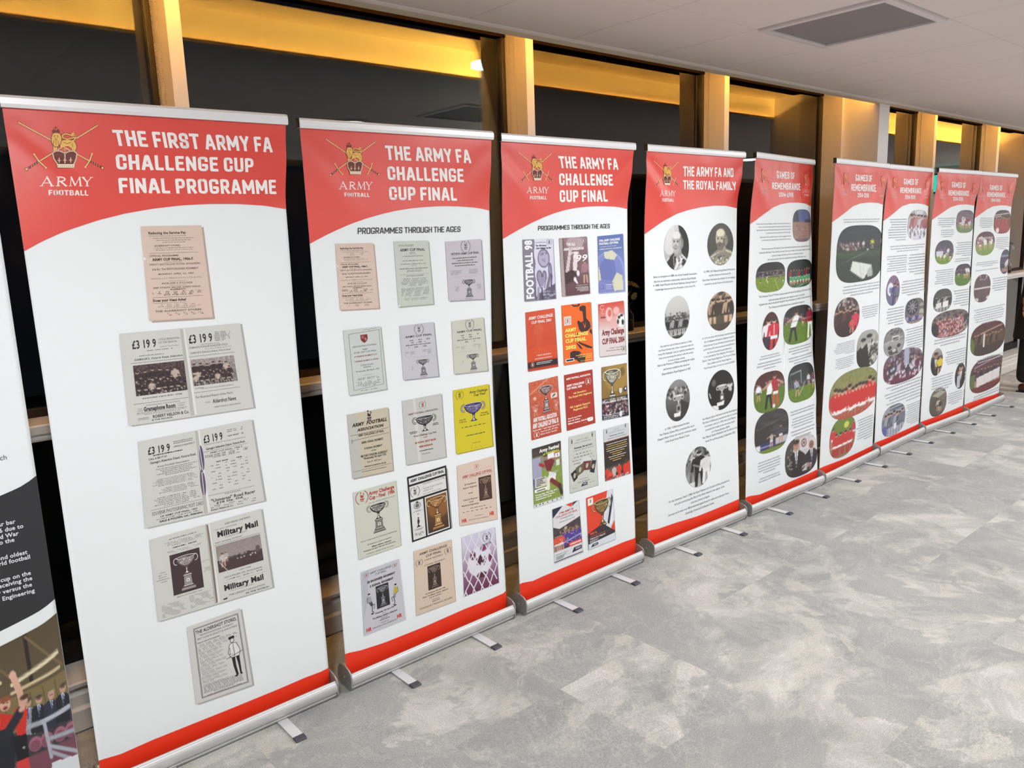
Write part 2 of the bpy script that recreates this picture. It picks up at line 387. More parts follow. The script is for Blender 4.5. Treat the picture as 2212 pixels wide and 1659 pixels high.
HEAD=[None, [(0.0, 1.7124), (0.0466, 1.7381), (0.1076, 1.7654), (0.1995, 1.796), (0.2787, 1.8158), (0.3615, 1.8301), (0.4472, 1.8401), (0.5364, 1.8448), (0.6294, 1.8453), (0.7279, 1.8399), (0.8057, 1.8285)], [(0.0005, 1.7085), (0.0262, 1.7201), (0.0664, 1.7378), (0.1071, 1.7537), (0.1693, 1.776), (0.2329, 1.7941), (0.298, 1.8094), (0.3649, 1.8221), (0.4335, 1.8307), (0.504, 1.836), (0.5767, 1.8388), (0.6518, 1.8381), (0.7295, 1.8342), (0.7828, 1.8286), (0.822, 1.8212)], [(0.001, 1.7031), (0.0361, 1.718), (0.0928, 1.7417), (0.1601, 1.7673), (0.2295, 1.7901), (0.3014, 1.8091), (0.376, 1.8237), (0.4536, 1.8335), (0.5343, 1.8387), (0.6183, 1.84), (0.7064, 1.8386), (0.7677, 1.8344), (0.8213, 1.8268)], [(0.0002, 1.7023), (0.0576, 1.7287), (0.1422, 1.7664), (0.2397, 1.7992), (0.3432, 1.82), (0.4633, 1.8351), (0.5915, 1.8437), (0.7052, 1.8431), (0.8244, 1.8301)], [(-0.0005, 1.7388), (0.0717, 1.7662), (0.1536, 1.8004), (0.2426, 1.8324), (0.3422, 1.8524), (0.4527, 1.8621), (0.5927, 1.8652), (0.7297, 1.8603), (0.8236, 1.8477)], [(0.0002, 1.7387), (0.099, 1.7668), (0.2038, 1.7999), (0.3255, 1.8389), (0.4527, 1.8596), (0.6186, 1.8674), (0.7556, 1.8653), (0.8608, 1.8542)], [(0.0003, 1.7403), (0.0848, 1.7663), (0.1894, 1.8064), (0.3005, 1.844), (0.4407, 1.8639), (0.5931, 1.8663), (0.7368, 1.8601), (0.841, 1.8462)], [(0.0015, 1.7389), (0.0883, 1.7675), (0.2018, 1.8039), (0.3216, 1.8373), (0.4709, 1.8564), (0.6311, 1.8607), (0.7371, 1.8555), (0.8289, 1.8494)], [(-0.0006, 1.746), (0.1038, 1.7771), (0.2419, 1.8169), (0.3936, 1.8455), (0.5877, 1.8542), (0.7458, 1.8522), (0.8941, 1.8424)]]
FOOT=[None, [(0.0068, 0.1158), (0.0634, 0.1075), (0.1635, 0.1109), (0.4275, 0.1072), (0.5997, 0.1065), (0.7062, 0.1084), (0.7765, 0.106), (0.8239, 0.1117)], [(0.0088, 0.1376), (0.0683, 0.1267), (0.178, 0.1177), (0.3736, 0.1154), (0.5859, 0.1203), (0.737, 0.1174), (0.8081, 0.1192), (0.8395, 0.1347)], [(0.0184, 0.1392), (0.0838, 0.1278), (0.1463, 0.1299), (0.2533, 0.1308), (0.4215, 0.131), (0.5997, 0.1334), (0.7245, 0.1344), (0.8082, 0.1304), (0.8446, 0.1381)], [(0.0214, 0.1376), (0.0805, 0.1283), (0.227, 0.1245), (0.4194, 0.1131), (0.6226, 0.1144), (0.7646, 0.1179), (0.8229, 0.1192), (0.8553, 0.1269)], [(0.0418, 0.1101), (0.1491, 0.0935), (0.345, 0.0943), (0.6044, 0.0979), (0.7499, 0.1002), (0.8776, 0.1055)], [(0.0678, 0.1027), (0.1699, 0.0971), (0.4019, 0.0858), (0.7101, 0.084), (0.8616, 0.0854), (0.9347, 0.0875)], [(0.0631, 0.0968), (0.2516, 0.0913), (0.4828, 0.0909), (0.726, 0.0905), (0.8984, 0.0918)], [(0.092, 0.0999), (0.3217, 0.0979), (0.5608, 0.1015), (0.7592, 0.1079), (0.8483, 0.1104)], [(0.097, 0.1107), (0.4046, 0.1009), (0.7316, 0.0844), (1.0053, 0.0806)]]
TEXT0=[('with a seven year bar', 0.757, 0.9541), ('from 1939 to 1946 due to', 0.774, 0.9357), ('the Second World War', 0.7602, 0.9173), ('and returned to the', 0.7475, 0.9016), ('The Cup is the second oldest', 0.7742, 0.8561), ('trophy in world football', 0.779, 0.8399), ('Winners lift the cup on the', 0.7747, 0.7918), ('podium before receiving the', 0.776, 0.775), ('trophy after victory versus the', 0.773, 0.756), ('School of Mechanical Engineering', 0.7775, 0.736)]
ART=[
 [
 ],
 [
  ('title', [([0.2686, 2.0581, 0.7544, 2.0602, 0.7601, 2.0133, 0.2732, 2.0127], 'THE FIRST ARMY FA'), ([0.2706, 1.9886, 0.6914, 1.9918, 0.6931, 1.9478, 0.2694, 1.9443], 'CHALLENGE CUP'), ([0.2703, 1.92, 0.7667, 1.925, 0.7701, 1.8785, 0.2688, 1.8752], 'FINAL PROGRAMME')]),
  ('emblem', [0.0334, 2.0712, 0.2349, 2.0738, 0.2344, 1.9393, 0.0288, 1.9356], [0.068, 1.9182, 0.2021, 1.9205, 0.1988, 1.8944, 0.0628, 1.8923], [0.0816, 1.8821, 0.1842, 1.8822, 0.183, 1.867, 0.0804, 1.8673]),
  ('cover', 'a', [0.3174, 1.7769, 0.5026, 1.7777, 0.5097, 1.4808, 0.3104, 1.4876]),
  ('cover', 'b', [0.2184, 1.4565, 0.6001, 1.4525, 0.6197, 1.1574, 0.2119, 1.1693]),
  ('cover', 'c', [0.2324, 1.1147, 0.6079, 1.1173, 0.624, 0.8203, 0.2211, 0.832]),
  ('cover', 'd', [0.229, 0.7906, 0.6078, 0.7951, 0.619, 0.4979, 0.2243, 0.51]),
  ('cover', 'e', [0.3109, 0.4576, 0.4952, 0.4616, 0.5085, 0.1647, 0.3111, 0.1751]),
 ],
 [
  ('title', [([0.3272, 2.0588, 0.7132, 2.059, 0.7241, 2.0071, 0.3309, 2.0074], 'THE ARMY FA'), ([0.3325, 1.9839, 0.6824, 1.9845, 0.6876, 1.9329, 0.3338, 1.9347], 'CHALLENGE'), ([0.3355, 1.9102, 0.6486, 1.9111, 0.6517, 1.8598, 0.3348, 1.8611], 'CUP FINAL')]),
  ('emblem', [0.0926, 2.0759, 0.2914, 2.0757, 0.3002, 1.945, 0.0929, 1.9439], [0.1323, 1.9244, 0.2691, 1.9255, 0.2656, 1.8983, 0.1286, 1.898], [0.1479, 1.8862, 0.2511, 1.8861, 0.2507, 1.8713, 0.1478, 1.872]),
  ('subtitle', [0.1927, 1.7604, 0.6637, 1.7584, 0.6625, 1.7364, 0.1908, 1.7376], 'PROGRAMMES THROUGH THE AGES'),
  ('cover', 'a', [0.0977, 1.7057, 0.2525, 1.704, 0.2596, 1.4604, 0.0967, 1.4661]),
  ('cover', 'b', [0.3418, 1.707, 0.5001, 1.7065, 0.5129, 1.4562, 0.3468, 1.4579]),
  ('cover', 'c', [0.5836, 1.6993, 0.7692, 1.7055, 0.7814, 1.4556, 0.5906, 1.462]),
  ('cover', 'd', [0.1024, 1.3898, 0.2608, 1.3909, 0.2703, 1.1451, 0.1068, 1.145]),
  ('cover', 'e', [0.3452, 1.3827, 0.5086, 1.3838, 0.5224, 1.1597, 0.3503, 1.1686]),
  ('cover', 'f', [0.6005, 1.3771, 0.7743, 1.3781, 0.7935, 1.1452, 0.6046, 1.1562]),
  ('cover', 'g', [0.0906, 1.0729, 0.2692, 1.0728, 0.2729, 0.8176, 0.0926, 0.8241]),
  ('cover', 'h', [0.3365, 1.0862, 0.5313, 1.0857, 0.5368, 0.8149, 0.3371, 0.824]),
  ('cover', 'i', [0.5941, 1.0888, 0.7963, 1.0848, 0.8022, 0.8069, 0.5929, 0.8151]),
  ('cover', 'j', [0.0884, 0.7693, 0.2817, 0.7726, 0.2844, 0.5007, 0.09, 0.4991]),
  ('cover', 'k', [0.3363, 0.7737, 0.5353, 0.7791, 0.5403, 0.5003, 0.339, 0.4973]),
  ('cover', 'l', [0.5914, 0.7635, 0.8011, 0.7616, 0.797, 0.4734, 0.5851, 0.4998]),
  ('cover', 'm', [0.0945, 0.4444, 0.2708, 0.4477, 0.2823, 0.1807, 0.0873, 0.1801]),
  ('cover', 'n', [0.3419, 0.4568, 0.5338, 0.4545, 0.5363, 0.1744, 0.3341, 0.1788]),
  ('cover', 'o', [0.5912, 0.4466, 0.7775, 0.4411, 0.7806, 0.1792, 0.5844, 0.1792]),
 ],
 [
  ('title', [([0.3219, 2.0562, 0.7056, 2.0595, 0.7242, 2.0087, 0.3339, 2.0051], 'THE ARMY FA'), ([0.3287, 1.9821, 0.6837, 1.987, 0.6958, 1.9358, 0.3324, 1.9308], 'CHALLENGE'), ([0.3322, 1.9094, 0.6536, 1.9143, 0.6615, 1.8613, 0.3333, 1.8571], 'CUP FINAL')]),
  ('emblem', [0.092, 2.069, 0.2851, 2.0706, 0.2953, 1.9426, 0.0977, 1.9411], [0.1363, 1.9199, 0.2673, 1.9209, 0.2666, 1.895, 0.1329, 1.8945], [0.1519, 1.8828, 0.252, 1.883, 0.2516, 1.8685, 0.1519, 1.8679]),
  ('subtitle', [0.1984, 1.7543, 0.6762, 1.7577, 0.6758, 1.7366, 0.1983, 1.734], 'PROGRAMMES THROUGH THE AGES'),
  ('cover', 'a', [0.1062, 1.6968, 0.284, 1.697, 0.293, 1.4279, 0.1063, 1.4286]),
  ('cover', 'b', [0.3242, 1.6971, 0.5072, 1.7012, 0.5238, 1.4345, 0.335, 1.4332]),
  ('cover', 'c', [0.5844, 1.7003, 0.7788, 1.7083, 0.7941, 1.4286, 0.5883, 1.432]),
  ('cover', 'd', [0.1076, 1.3793, 0.2812, 1.3849, 0.2934, 1.1144, 0.1086, 1.1155]),
  ('cover', 'e', [0.328, 1.3926, 0.5263, 1.3938, 0.5379, 1.1105, 0.333, 1.114]),
  ('cover', 'f', [0.5821, 1.3782, 0.7797, 1.381, 0.7959, 1.1129, 0.5871, 1.1227]),
  ('cover', 'g', [0.1098, 1.0633, 0.2881, 1.0704, 0.2991, 0.8006, 0.111, 0.7985]),
  ('cover', 'h', [0.3321, 1.0672, 0.5291, 1.0682, 0.5395, 0.8016, 0.3381, 0.7997]),
  ('cover', 'i', [0.5994, 1.0682, 0.8022, 1.063, 0.8029, 0.792, 0.5943, 0.8041]),
  ('cover', 'j', [0.1101, 0.7569, 0.2928, 0.7608, 0.2969, 0.4755, 0.1068, 0.4776]),
  ('cover', 'k', [0.3474, 0.7675, 0.5362, 0.7641, 0.5425, 0.4856, 0.3432, 0.4907]),
  ('cover', 'l', [0.5984, 0.7566, 0.7964, 0.7535, 0.7958, 0.4872, 0.5977, 0.491]),
  ('cover', 'm', [0.2216, 0.441, 0.4003, 0.4432, 0.4182, 0.1701, 0.2235, 0.1709]),
  ('cover', 'n', [0.453, 0.4395, 0.6475, 0.4407, 0.6595, 0.1706, 0.4588, 0.1708]),
 ],
 [
  ('title', [([0.288, 2.0407, 0.739, 2.0452, 0.754, 1.9977, 0.2925, 1.9909], 'THE ARMY FA AND'), ([0.294, 1.9713, 0.7703, 1.9731, 0.786, 1.9285, 0.2968, 1.9254], 'THE ROYAL FAMILY')]),
  ('emblem', [0.0576, 2.0654, 0.2465, 2.0652, 0.2604, 1.9371, 0.0612, 1.9366], [0.1029, 1.9165, 0.2343, 1.9166, 0.2352, 1.8909, 0.1025, 1.8892], [0.1222, 1.8784, 0.2191, 1.8779, 0.2195, 1.8628, 0.1229, 1.8613]),
  ('photo', 'bearded_duke', [0.1474, 1.7442, 0.3529, 1.7442, 0.3529, 1.5123, 0.1474, 1.5123], 2.0),
  ('photo', 'bearded_king', [0.5221, 1.7492, 0.7877, 1.7492, 0.7877, 1.5179, 0.5221, 1.5179], 2.0),
  ('photo', 'crowd', [0.1516, 1.3775, 0.3589, 1.3775, 0.3589, 1.1497, 0.1516, 1.1497], 2.0),
  ('photo', 'sepia', [0.5261, 1.3712, 0.7995, 1.3712, 0.7995, 1.1511, 0.5261, 1.1511], 2.0),
  ('photo', 'cup_grey', [0.1536, 0.9274, 0.358, 0.9274, 0.358, 0.6988, 0.1536, 0.6988], 2.0),
  ('photo', 'cup_dark', [0.5258, 0.9246, 0.7874, 0.9246, 0.7874, 0.6945, 0.5258, 0.6945], 2.0),
  ('photo', 'handshake', [0.3199, 0.5184, 0.5528, 0.5184, 0.5528, 0.2845, 0.3199, 0.2845], 2.0),
  ('cap', [0.0628, 1.4916, 0.4243, 1.4916, 0.4243, 1.4532, 0.0628, 1.4532], ['Since its inception in 1888, the Army Football Association', 'has had an unbroken relationship with the Royal Family.'], 'c'),
  ('cap', [0.0623, 1.448, 0.4245, 1.448, 0.4245, 1.4112, 0.0623, 1.4112], ['In 1888, Field Marshal His Royal Highness George Duke of', 'Cambridge became the first President of the Army FA.'], 'c'),
  ('cap', [0.4915, 1.4965, 0.808, 1.4965, 0.808, 1.4594, 0.4915, 1.4594], ['In 1905, His Majesty King Edward VII became', 'the first Patron of the Army FA.'], 'c'),
  ('cap', [0.4761, 1.451, 0.8085, 1.451, 0.8085, 1.4137, 0.4761, 1.4137], ['Since then it has been the tradition for the reigning', 'monarch to be the Patron of the Association.'], 'c'),
  ('cap', [0.093, 1.1273, 0.4014, 1.1273, 0.4014, 1.0319, 0.093, 1.0319], ['Up until the end of National Service in 1963,', 'the Royal Family had a close connection with the', 'Army FA Challenge Cup, by regularly attending the', 'final and presenting the winners with the trophy', 'in front of large crowds.'], 'c'),
  ('cap', [0.0898, 1.0296, 0.4033, 1.0296, 0.4033, 0.9643, 0.0898, 0.9643], ['Here is the Princess of Wales presenting the trophy', 'and winners medals to the victorious', 'Depot Battalion Royal Engineers in 1907.'], 'c'),
  ('cap', [0.4787, 1.1302, 0.82, 1.1302, 0.82, 1.0309, 0.4787, 1.0309], ['In 1914, the Army FA Challenge Cup Final between', 'the 1st Battalion Hampshire Regiment and the', 'Army Service Corps Woolwich was first played', "at the Army FA's new permanent football home,", 'the Army Football Ground Aldershot.'], 'c'),
  ('cap', [0.4774, 1.0254, 0.815, 1.0254, 0.815, 0.9474, 0.4774, 0.9474], ['It was attended by Their Majesties The King and', 'Queen, Their Royal Highnesses The Prince of Wales,', 'Prince Albert and Her Royal Highness', 'The Princess Mary, in front of a crowd of 20,000'], 'c'),
  ('cap', [0.0836, 0.6782, 0.4168, 0.6782, 0.4168, 0.593, 0.0836, 0.593], ['In 1920, 15,000 attended the final.', 'Her Majesty, Queen Mary, presented the cup to', 'Sergeant Major Prince who was the victorious captain', 'of the Royal Army Medical Corps.'], 'c'),
  ('cap', [0.473, 0.6743, 0.8257, 0.6743, 0.8257, 0.5712, 0.473, 0.5712], ['Her Majesty Queen Elizabeth II and His Royal Highness', 'The Duke of Edinburgh, attended the final on a number', 'of occasions such as in 1958, where Her Majesty', 'presented the trophy to the victorious captain', 'of 4 Training Battalion REME'], 'c'),
  ('cap', [0.4773, 0.5669, 0.8248, 0.5669, 0.8248, 0.5257, 0.4773, 0.5257], ['Her Majesty Queen Elizabeth II was the Patron of the', 'Army FA until her passing in September 2022.'], 'c'),
  ('cap', [0.1719, 0.2641, 0.7259, 0.2641, 0.7259, 0.1981, 0.1719, 0.1981], ['For the Centenary Final in 1988, Her Royal Highness the Duchess of Kent attended and', 'here she is presenting the Man of the Match Award to the captain of the', 'victorious School of Signals.'], 'c'),
  ('cap', [0.1691, 0.1895, 0.7218, 0.1895, 0.7218, 0.1463, 0.1691, 0.1463], ['He went on to make over 300 professional appearances for clubs such as Ipswich Town,', 'Cambridge United and Colchester United.'], 'c'),
 ],
 [
  ('title', [([0.2805, 2.0442, 0.5474, 2.044, 0.5486, 2.0041, 0.2839, 1.9997], 'GAMES OF'), ([0.2202, 1.9754, 0.6449, 1.9817, 0.6451, 1.9396, 0.2215, 1.9374], 'REMEMBRANCE'), ([0.3109, 1.9213, 0.5234, 1.9232, 0.5254, 1.8945, 0.3141, 1.8956], '2014-2018')]),
  ('emblem', [0.0189, 2.0608, 0.1875, 2.0623, 0.1839, 1.968, 0.0466, 1.9675], [0.0631, 1.9464, 0.178, 1.9471, 0.1794, 1.9283, 0.0639, 1.9267], [0.0843, 1.919, 0.1664, 1.9192, 0.1676, 1.9066, 0.0863, 1.9066]),
  ('emblem_cut', 0.605),
  ('photo', 'desert', [0.5209, 1.8238, 0.8388, 1.8238, 0.8388, 1.6233, 0.5209, 1.6233], 3.2),
  ('photo', 'match_far', [0.0753, 1.5144, 0.4209, 1.5144, 0.4209, 1.3371, 0.0753, 1.3371], 3),
  ('photo', 'mascots', [0.4489, 1.5131, 0.8502, 1.5131, 0.8502, 1.3403, 0.4489, 1.3403], 3.2),
  ('photo', 'redwhite', [0.1543, 1.2165, 0.3551, 1.2165, 0.3551, 0.9846, 0.1543, 0.9846], 2),
  ('photo', 'whiteplayer', [0.407, 1.2255, 0.8452, 1.2255, 0.8452, 0.9826, 0.407, 0.9826], 3.2),
  ('photo', 'tackle', [0.0744, 0.8526, 0.4284, 0.8526, 0.4284, 0.6013, 0.0744, 0.6013], 2.8),
  ('photo', 'goal', [0.47, 0.8491, 0.835, 0.8491, 0.835, 0.6038, 0.47, 0.6038], 3.2),
  ('photo', 'nightplayers', [0.0865, 0.6081, 0.4777, 0.6081, 0.4777, 0.341, 0.0865, 0.341], 2.8),
  ('photo', 'suits', [0.4381, 0.3759, 0.8416, 0.3759, 0.8416, 0.1077, 0.4381, 0.1077], 2.8),
  ('cap', [0.0649, 1.7441, 0.4906, 1.7441, 0.4906, 1.6792, 0.0649, 1.6792], ['In the spirit of reconciliation, reflection and acts of remembrance, a', 'series of matches were played between representative teams of', 'the British Army and German Bundeswehr in 2014, 2016 and 2018', 'to commemorate the centenary of the Great War.'], 'r'),
  ('cap', [0.1065, 1.6679, 0.4915, 1.6679, 0.4915, 1.639, 0.1065, 1.639], ['Each match had a specific theme, as well as engaging with local', 'communities and enjoying much needed funds for charities.'], 'r'),
  ('cap', [0.103, 1.6006, 0.8273, 1.6006, 0.8273, 1.5232, 0.103, 1.5232], ['The first match was The Game of Truce, which took place between the two representative teams of', 'hosted by Aldershot Town. Before the match, there was a rendition of silent night in English and German by', 'a group of singers and anthems of both countries and much goods,', 'the centenary game which was respectfully observed by the 2,500 strong crowd.'], 'c'),
  ('cap', [0.1133, 1.3241, 0.8264, 1.3241, 0.8264, 1.2794, 0.1133, 1.2794], ['The Christmas Truce of 1914 was a welcome respite for many of those fighting on the front line, on which', "both sides temporarily laid down their weapons to meet in no man's land."], 'c'),
  ('cap', [0.1151, 1.2774, 0.822, 1.2774, 0.822, 1.234, 0.1151, 1.234], ['A gesture that came to the day and brought for hope and humanity in the midst of a bloody and brutal war.', 'The Christmas and football followed were an embodiment of this gesture.'], 'c'),
  ('cap', [0.1263, 0.9615, 0.3791, 0.9615, 0.3791, 0.9302, 0.1263, 0.9302], 2, 'c'),
  ('cap', [0.0991, 0.9223, 0.3948, 0.9223, 0.3948, 0.8666, 0.0991, 0.8666], 3, 'c'),
  ('cap', [0.4541, 0.9674, 0.8385, 0.9674, 0.8385, 0.9139, 0.4541, 0.9139], 3, 'c'),
  ('cap', [0.4761, 0.906, 0.8327, 0.906, 0.8327, 0.85, 0.4761, 0.85], 3, 'c'),
  ('cap', [0.5008, 0.5606, 0.8156, 0.5606, 0.8156, 0.5215, 0.5008, 0.5215], 2, 'c'),
  ('cap', [0.503, 0.5101, 0.826, 0.5101, 0.826, 0.4342, 0.503, 0.4342], 4, 'c'),
  ('cap', [0.505, 0.4275, 0.8249, 0.4275, 0.8249, 0.3616, 0.505, 0.3616], 3, 'c'),
  ('cap', [0.1148, 0.3024, 0.3947, 0.3024, 0.3947, 0.2138, 0.1148, 0.2138], 5, 'c'),
  ('cap', [0.1269, 0.1979, 0.3965, 0.1979, 0.3965, 0.1646, 0.1269, 0.1646], 2, 'c'),
 ],
 [
  ('title', [([0.3182, 2.0457, 0.5846, 2.0461, 0.6023, 2.0041, 0.3315, 2.0033], 'GAMES OF'), ([0.264, 1.9822, 0.6845, 1.9879, 0.7063, 1.94, 0.2761, 1.939], 'REMEMBRANCE'), ([0.3875, 1.9283, 0.5795, 1.929, 0.5892, 1.8989, 0.3953, 1.8994], '2014-2018')]),
  ('emblem', [0.0688, 2.0623, 0.2246, 2.0618, 0.2328, 1.9725, 0.1, 1.9705], [0.1012, 1.9487, 0.2341, 1.9503, 0.2382, 1.9335, 0.1044, 1.9322], [0.1249, 1.9207, 0.2223, 1.9212, 0.2252, 1.9079, 0.1274, 1.9076]),
  ('emblem_cut', 0.605),
  ('photo', 'paper', [0.0927, 1.7149, 0.8893, 1.7149, 0.8893, 1.331, 0.0927, 1.331], 3.4),
  ('photo', 'officers', [0.1018, 1.236, 0.5172, 1.236, 0.5172, 0.9688, 0.1018, 0.9688], 2.3),
  ('photo', 'oldsuits', [0.4973, 0.9776, 0.8686, 0.9776, 0.8686, 0.7075, 0.4973, 0.7075], 2.8),
  ('photo', 'redteam', [0.0949, 0.7202, 0.8908, 0.7202, 0.8908, 0.3781, 0.0949, 0.3781], 2.6),
  ('photo', 'redkneel', [0.1355, 0.4018, 0.5449, 0.4018, 0.5449, 0.1107, 0.1355, 0.1107], 2.5),
  ('cap', [0.1389, 1.7603, 0.8514, 1.7603, 0.8514, 1.7285, 0.1389, 1.7285], 2, 'c'),
  ('cap', [0.2162, 1.3168, 0.8699, 1.3168, 0.8699, 1.2342, 0.2162, 1.2342], 4, 'c'),
  ('cap', [0.5492, 1.1551, 0.8482, 1.1551, 0.8482, 1.0606, 0.5492, 1.0606], 6, 'c'),
  ('cap', [0.1214, 0.9346, 0.4572, 0.9346, 0.4572, 0.8452, 0.1214, 0.8452], 7, 'r'),
  ('cap', [0.1582, 0.8301, 0.462, 0.8301, 0.462, 0.7484, 0.1582, 0.7484], 6, 'c'),
  ('cap', [0.5553, 0.3355, 0.8396, 0.3355, 0.8396, 0.1572, 0.5553, 0.1572], 9, 'r'),
 ],
 [
  ('title', [([0.2798, 2.0421, 0.5547, 2.0445, 0.5684, 2.001, 0.2908, 1.9992], 'GAMES OF'), ([0.2331, 1.9778, 0.6519, 1.9802, 0.6651, 1.9394, 0.2423, 1.9388], 'REMEMBRANCE'), ([0.3383, 1.9265, 0.5379, 1.927, 0.5447, 1.8963, 0.3441, 1.8971], '2014-2018')]),
  ('emblem', [0.0403, 2.0608, 0.1837, 2.0596, 0.1973, 1.9684, 0.0679, 1.9681], [0.0772, 1.9451, 0.1908, 1.9455, 0.1953, 1.9261, 0.0821, 1.926], [0.0978, 1.9155, 0.1842, 1.9152, 0.1866, 1.9044, 0.1004, 1.9049]),
  ('emblem_cut', 0.615),
  ('photo', 'striped', [0.4252, 1.818, 0.8474, 1.818, 0.8474, 1.5921, 0.4252, 1.5921], 2.8),
  ('photo', 'badge', [0.095, 1.3411, 0.3329, 1.3411, 0.3329, 1.1158, 0.095, 1.1158], 2),
  ('photo', 'dartboard', [0.4537, 1.1389, 0.8482, 1.1389, 0.8482, 0.9432, 0.4537, 0.9432], 2.8),
  ('photo', 'oldcar', [0.0904, 0.9416, 0.4608, 0.9416, 0.4608, 0.7277, 0.0904, 0.7277], 2.5),
  ('photo', 'crowdline', [0.1023, 0.7558, 0.8465, 0.7558, 0.8465, 0.4975, 0.1023, 0.4975], 2.8),
  ('photo', 'greyteam', [0.1175, 0.3409, 0.5501, 0.3409, 0.5501, 0.093, 0.1175, 0.093], 2.6),
  ('cap', [0.0872, 1.7564, 0.4034, 1.7564, 0.4034, 1.589, 0.0872, 1.589], 9, 'r'),
  ('cap', [0.0936, 1.5611, 0.8414, 1.5611, 0.8414, 1.5047, 0.0936, 1.5047], 3, 'c'),
  ('cap', [0.0747, 1.4882, 0.442, 1.4882, 0.442, 1.3492, 0.0747, 1.3492], 8, 'r'),
  ('cap', [0.4778, 1.4877, 0.8485, 1.4877, 0.8485, 1.3163, 0.4778, 1.3163], 8, 'r'),
  ('cap', [0.357, 1.2905, 0.8612, 1.2905, 0.8612, 1.163, 0.357, 1.163], 6, 'c'),
  ('cap', [0.1169, 1.1009, 0.4265, 1.1009, 0.4265, 0.9517, 0.1169, 0.9517], 7, 'r'),
  ('cap', [0.4668, 0.9125, 0.8286, 0.9125, 0.8286, 0.7275, 0.4668, 0.7275], 9, 'r'),
  ('cap', [0.146, 0.4988, 0.8343, 0.4988, 0.8343, 0.3175, 0.146, 0.3175], 7, 'r'),
  ('cap', [0.5628, 0.295, 0.8444, 0.295, 0.8444, 0.1148, 0.5628, 0.1148], 10, 'r'),
 ],
 [
  ('title', [([0.2707, 2.036, 0.5396, 2.0334, 0.5649, 1.9901, 0.2906, 1.9922], 'GAMES OF'), ([0.2341, 1.9707, 0.6556, 1.97, 0.6813, 1.9282, 0.2506, 1.9304], 'REMEMBRANCE'), ([0.3486, 1.92, 0.5491, 1.9194, 0.5621, 1.8874, 0.359, 1.8901], '2014-2018')]),
  ('emblem', [0.0149, 2.0505, 0.1628, 2.0485, 0.1931, 1.9592, 0.0544, 1.9597], [0.0615, 1.941, 0.1968, 1.9409, 0.2045, 1.9204, 0.069, 1.9207], [0.0838, 1.9143, 0.1886, 1.9136, 0.1924, 1.9026, 0.0877, 1.9034]),
  ('emblem_cut', 0.62),
  ('photo', 'match', [0.4564, 1.8141, 0.8395, 1.8141, 0.8395, 1.6258, 0.4564, 1.6258], 3),
  ('photo', 'match2', [0.0905, 1.5751, 0.4372, 1.5751, 0.4372, 1.3813, 0.0905, 1.3813], 2.4),
  ('photo', 'match3', [0.5008, 1.3657, 0.8371, 1.3657, 0.8371, 1.1818, 0.5008, 1.1818], 3),
  ('photo', 'tables', [0.1085, 1.18, 0.4622, 1.18, 0.4622, 0.9906, 0.1085, 0.9906], 2.5),
  ('photo', 'redcrowd', [0.1062, 0.9887, 0.8369, 0.9887, 0.8369, 0.7651, 0.1062, 0.7651], 2.8),
  ('photo', 'yellowshirt', [0.13, 0.6899, 0.3532, 0.6899, 0.3532, 0.4576, 0.13, 0.4576], 2),
  ('photo', 'darkpair', [0.6227, 0.5068, 0.8355, 0.5068, 0.8355, 0.2764, 0.6227, 0.2764], 2),
  ('photo', 'memorial', [0.1519, 0.3418, 0.4746, 0.3418, 0.4746, 0.0991, 0.1519, 0.0991], 2.5),
  ('cap', [0.0957, 1.7563, 0.4384, 1.7563, 0.4384, 1.6738, 0.0957, 1.6738], 5, 'c'),
  ('cap', [0.1554, 1.6613, 0.4417, 1.6613, 0.4417, 1.5933, 0.1554, 1.5933], 4, 'c'),
  ('cap', [0.4664, 1.553, 0.8283, 1.553, 0.8283, 1.4263, 0.4664, 1.4263], 7, 'r'),
  ('cap', [0.4567, 1.4187, 0.8238, 1.4187, 0.8238, 1.3835, 0.4567, 1.3835], 2, 'c'),
  ('cap', [0.1039, 1.3405, 0.468, 1.3405, 0.468, 1.2006, 0.1039, 1.2006], 8, 'r'),
  ('cap', [0.4921, 1.1525, 0.8132, 1.1525, 0.8132, 1.0001, 0.4921, 1.0001], 7, 'r'),
  ('cap', [0.1526, 0.7676, 0.8144, 0.7676, 0.8144, 0.6906, 0.1526, 0.6906], 3, 'c'),
  ('cap', [0.3851, 0.6391, 0.8265, 0.6391, 0.8265, 0.4928, 0.3851, 0.4928], 7, 'r'),
  ('cap', [0.156, 0.4493, 0.5869, 0.4493, 0.5869, 0.3119, 0.156, 0.3119], 6, 'c'),
  ('cap', [0.4987, 0.265, 0.8074, 0.265, 0.8074, 0.1483, 0.4987, 0.1483], 6, 'c'),
 ],
 [
  ('title', [([0.2311, 2.0258, 0.5444, 2.0259, 0.5687, 1.9827, 0.2523, 1.9822], 'GAMES OF'), ([0.1888, 1.9654, 0.659, 1.9649, 0.6816, 1.9243, 0.2071, 1.9256], 'REMEMBRANCE'), ([0.317, 1.9121, 0.5501, 1.9115, 0.561, 1.8833, 0.3274, 1.8845], '2014-2018')]),
  ('emblem', [0.0115, 2.0373, 0.133, 2.0358, 0.1672, 1.9531, 0.0413, 1.9532], [0.0009, 1.9379, 0.1448, 1.9378, 0.1542, 1.9172, 0.0111, 1.9176], [0.0385, 1.9099, 0.142, 1.9091, 0.1472, 1.8972, 0.0441, 1.8981]),
  ('emblem_cut', 0.615),
  ('photo', 'redgroup', [0.441, 1.8123, 0.8937, 1.8123, 0.8937, 1.6022, 0.441, 1.6022], 3),
  ('photo', 'match4', [0.0547, 1.6274, 0.4901, 1.6274, 0.4901, 1.4197, 0.0547, 1.4197], 2.5),
  ('photo', 'purple', [0.67, 1.4547, 0.9354, 1.4547, 0.9354, 1.2297, 0.67, 1.2297], 2.2),
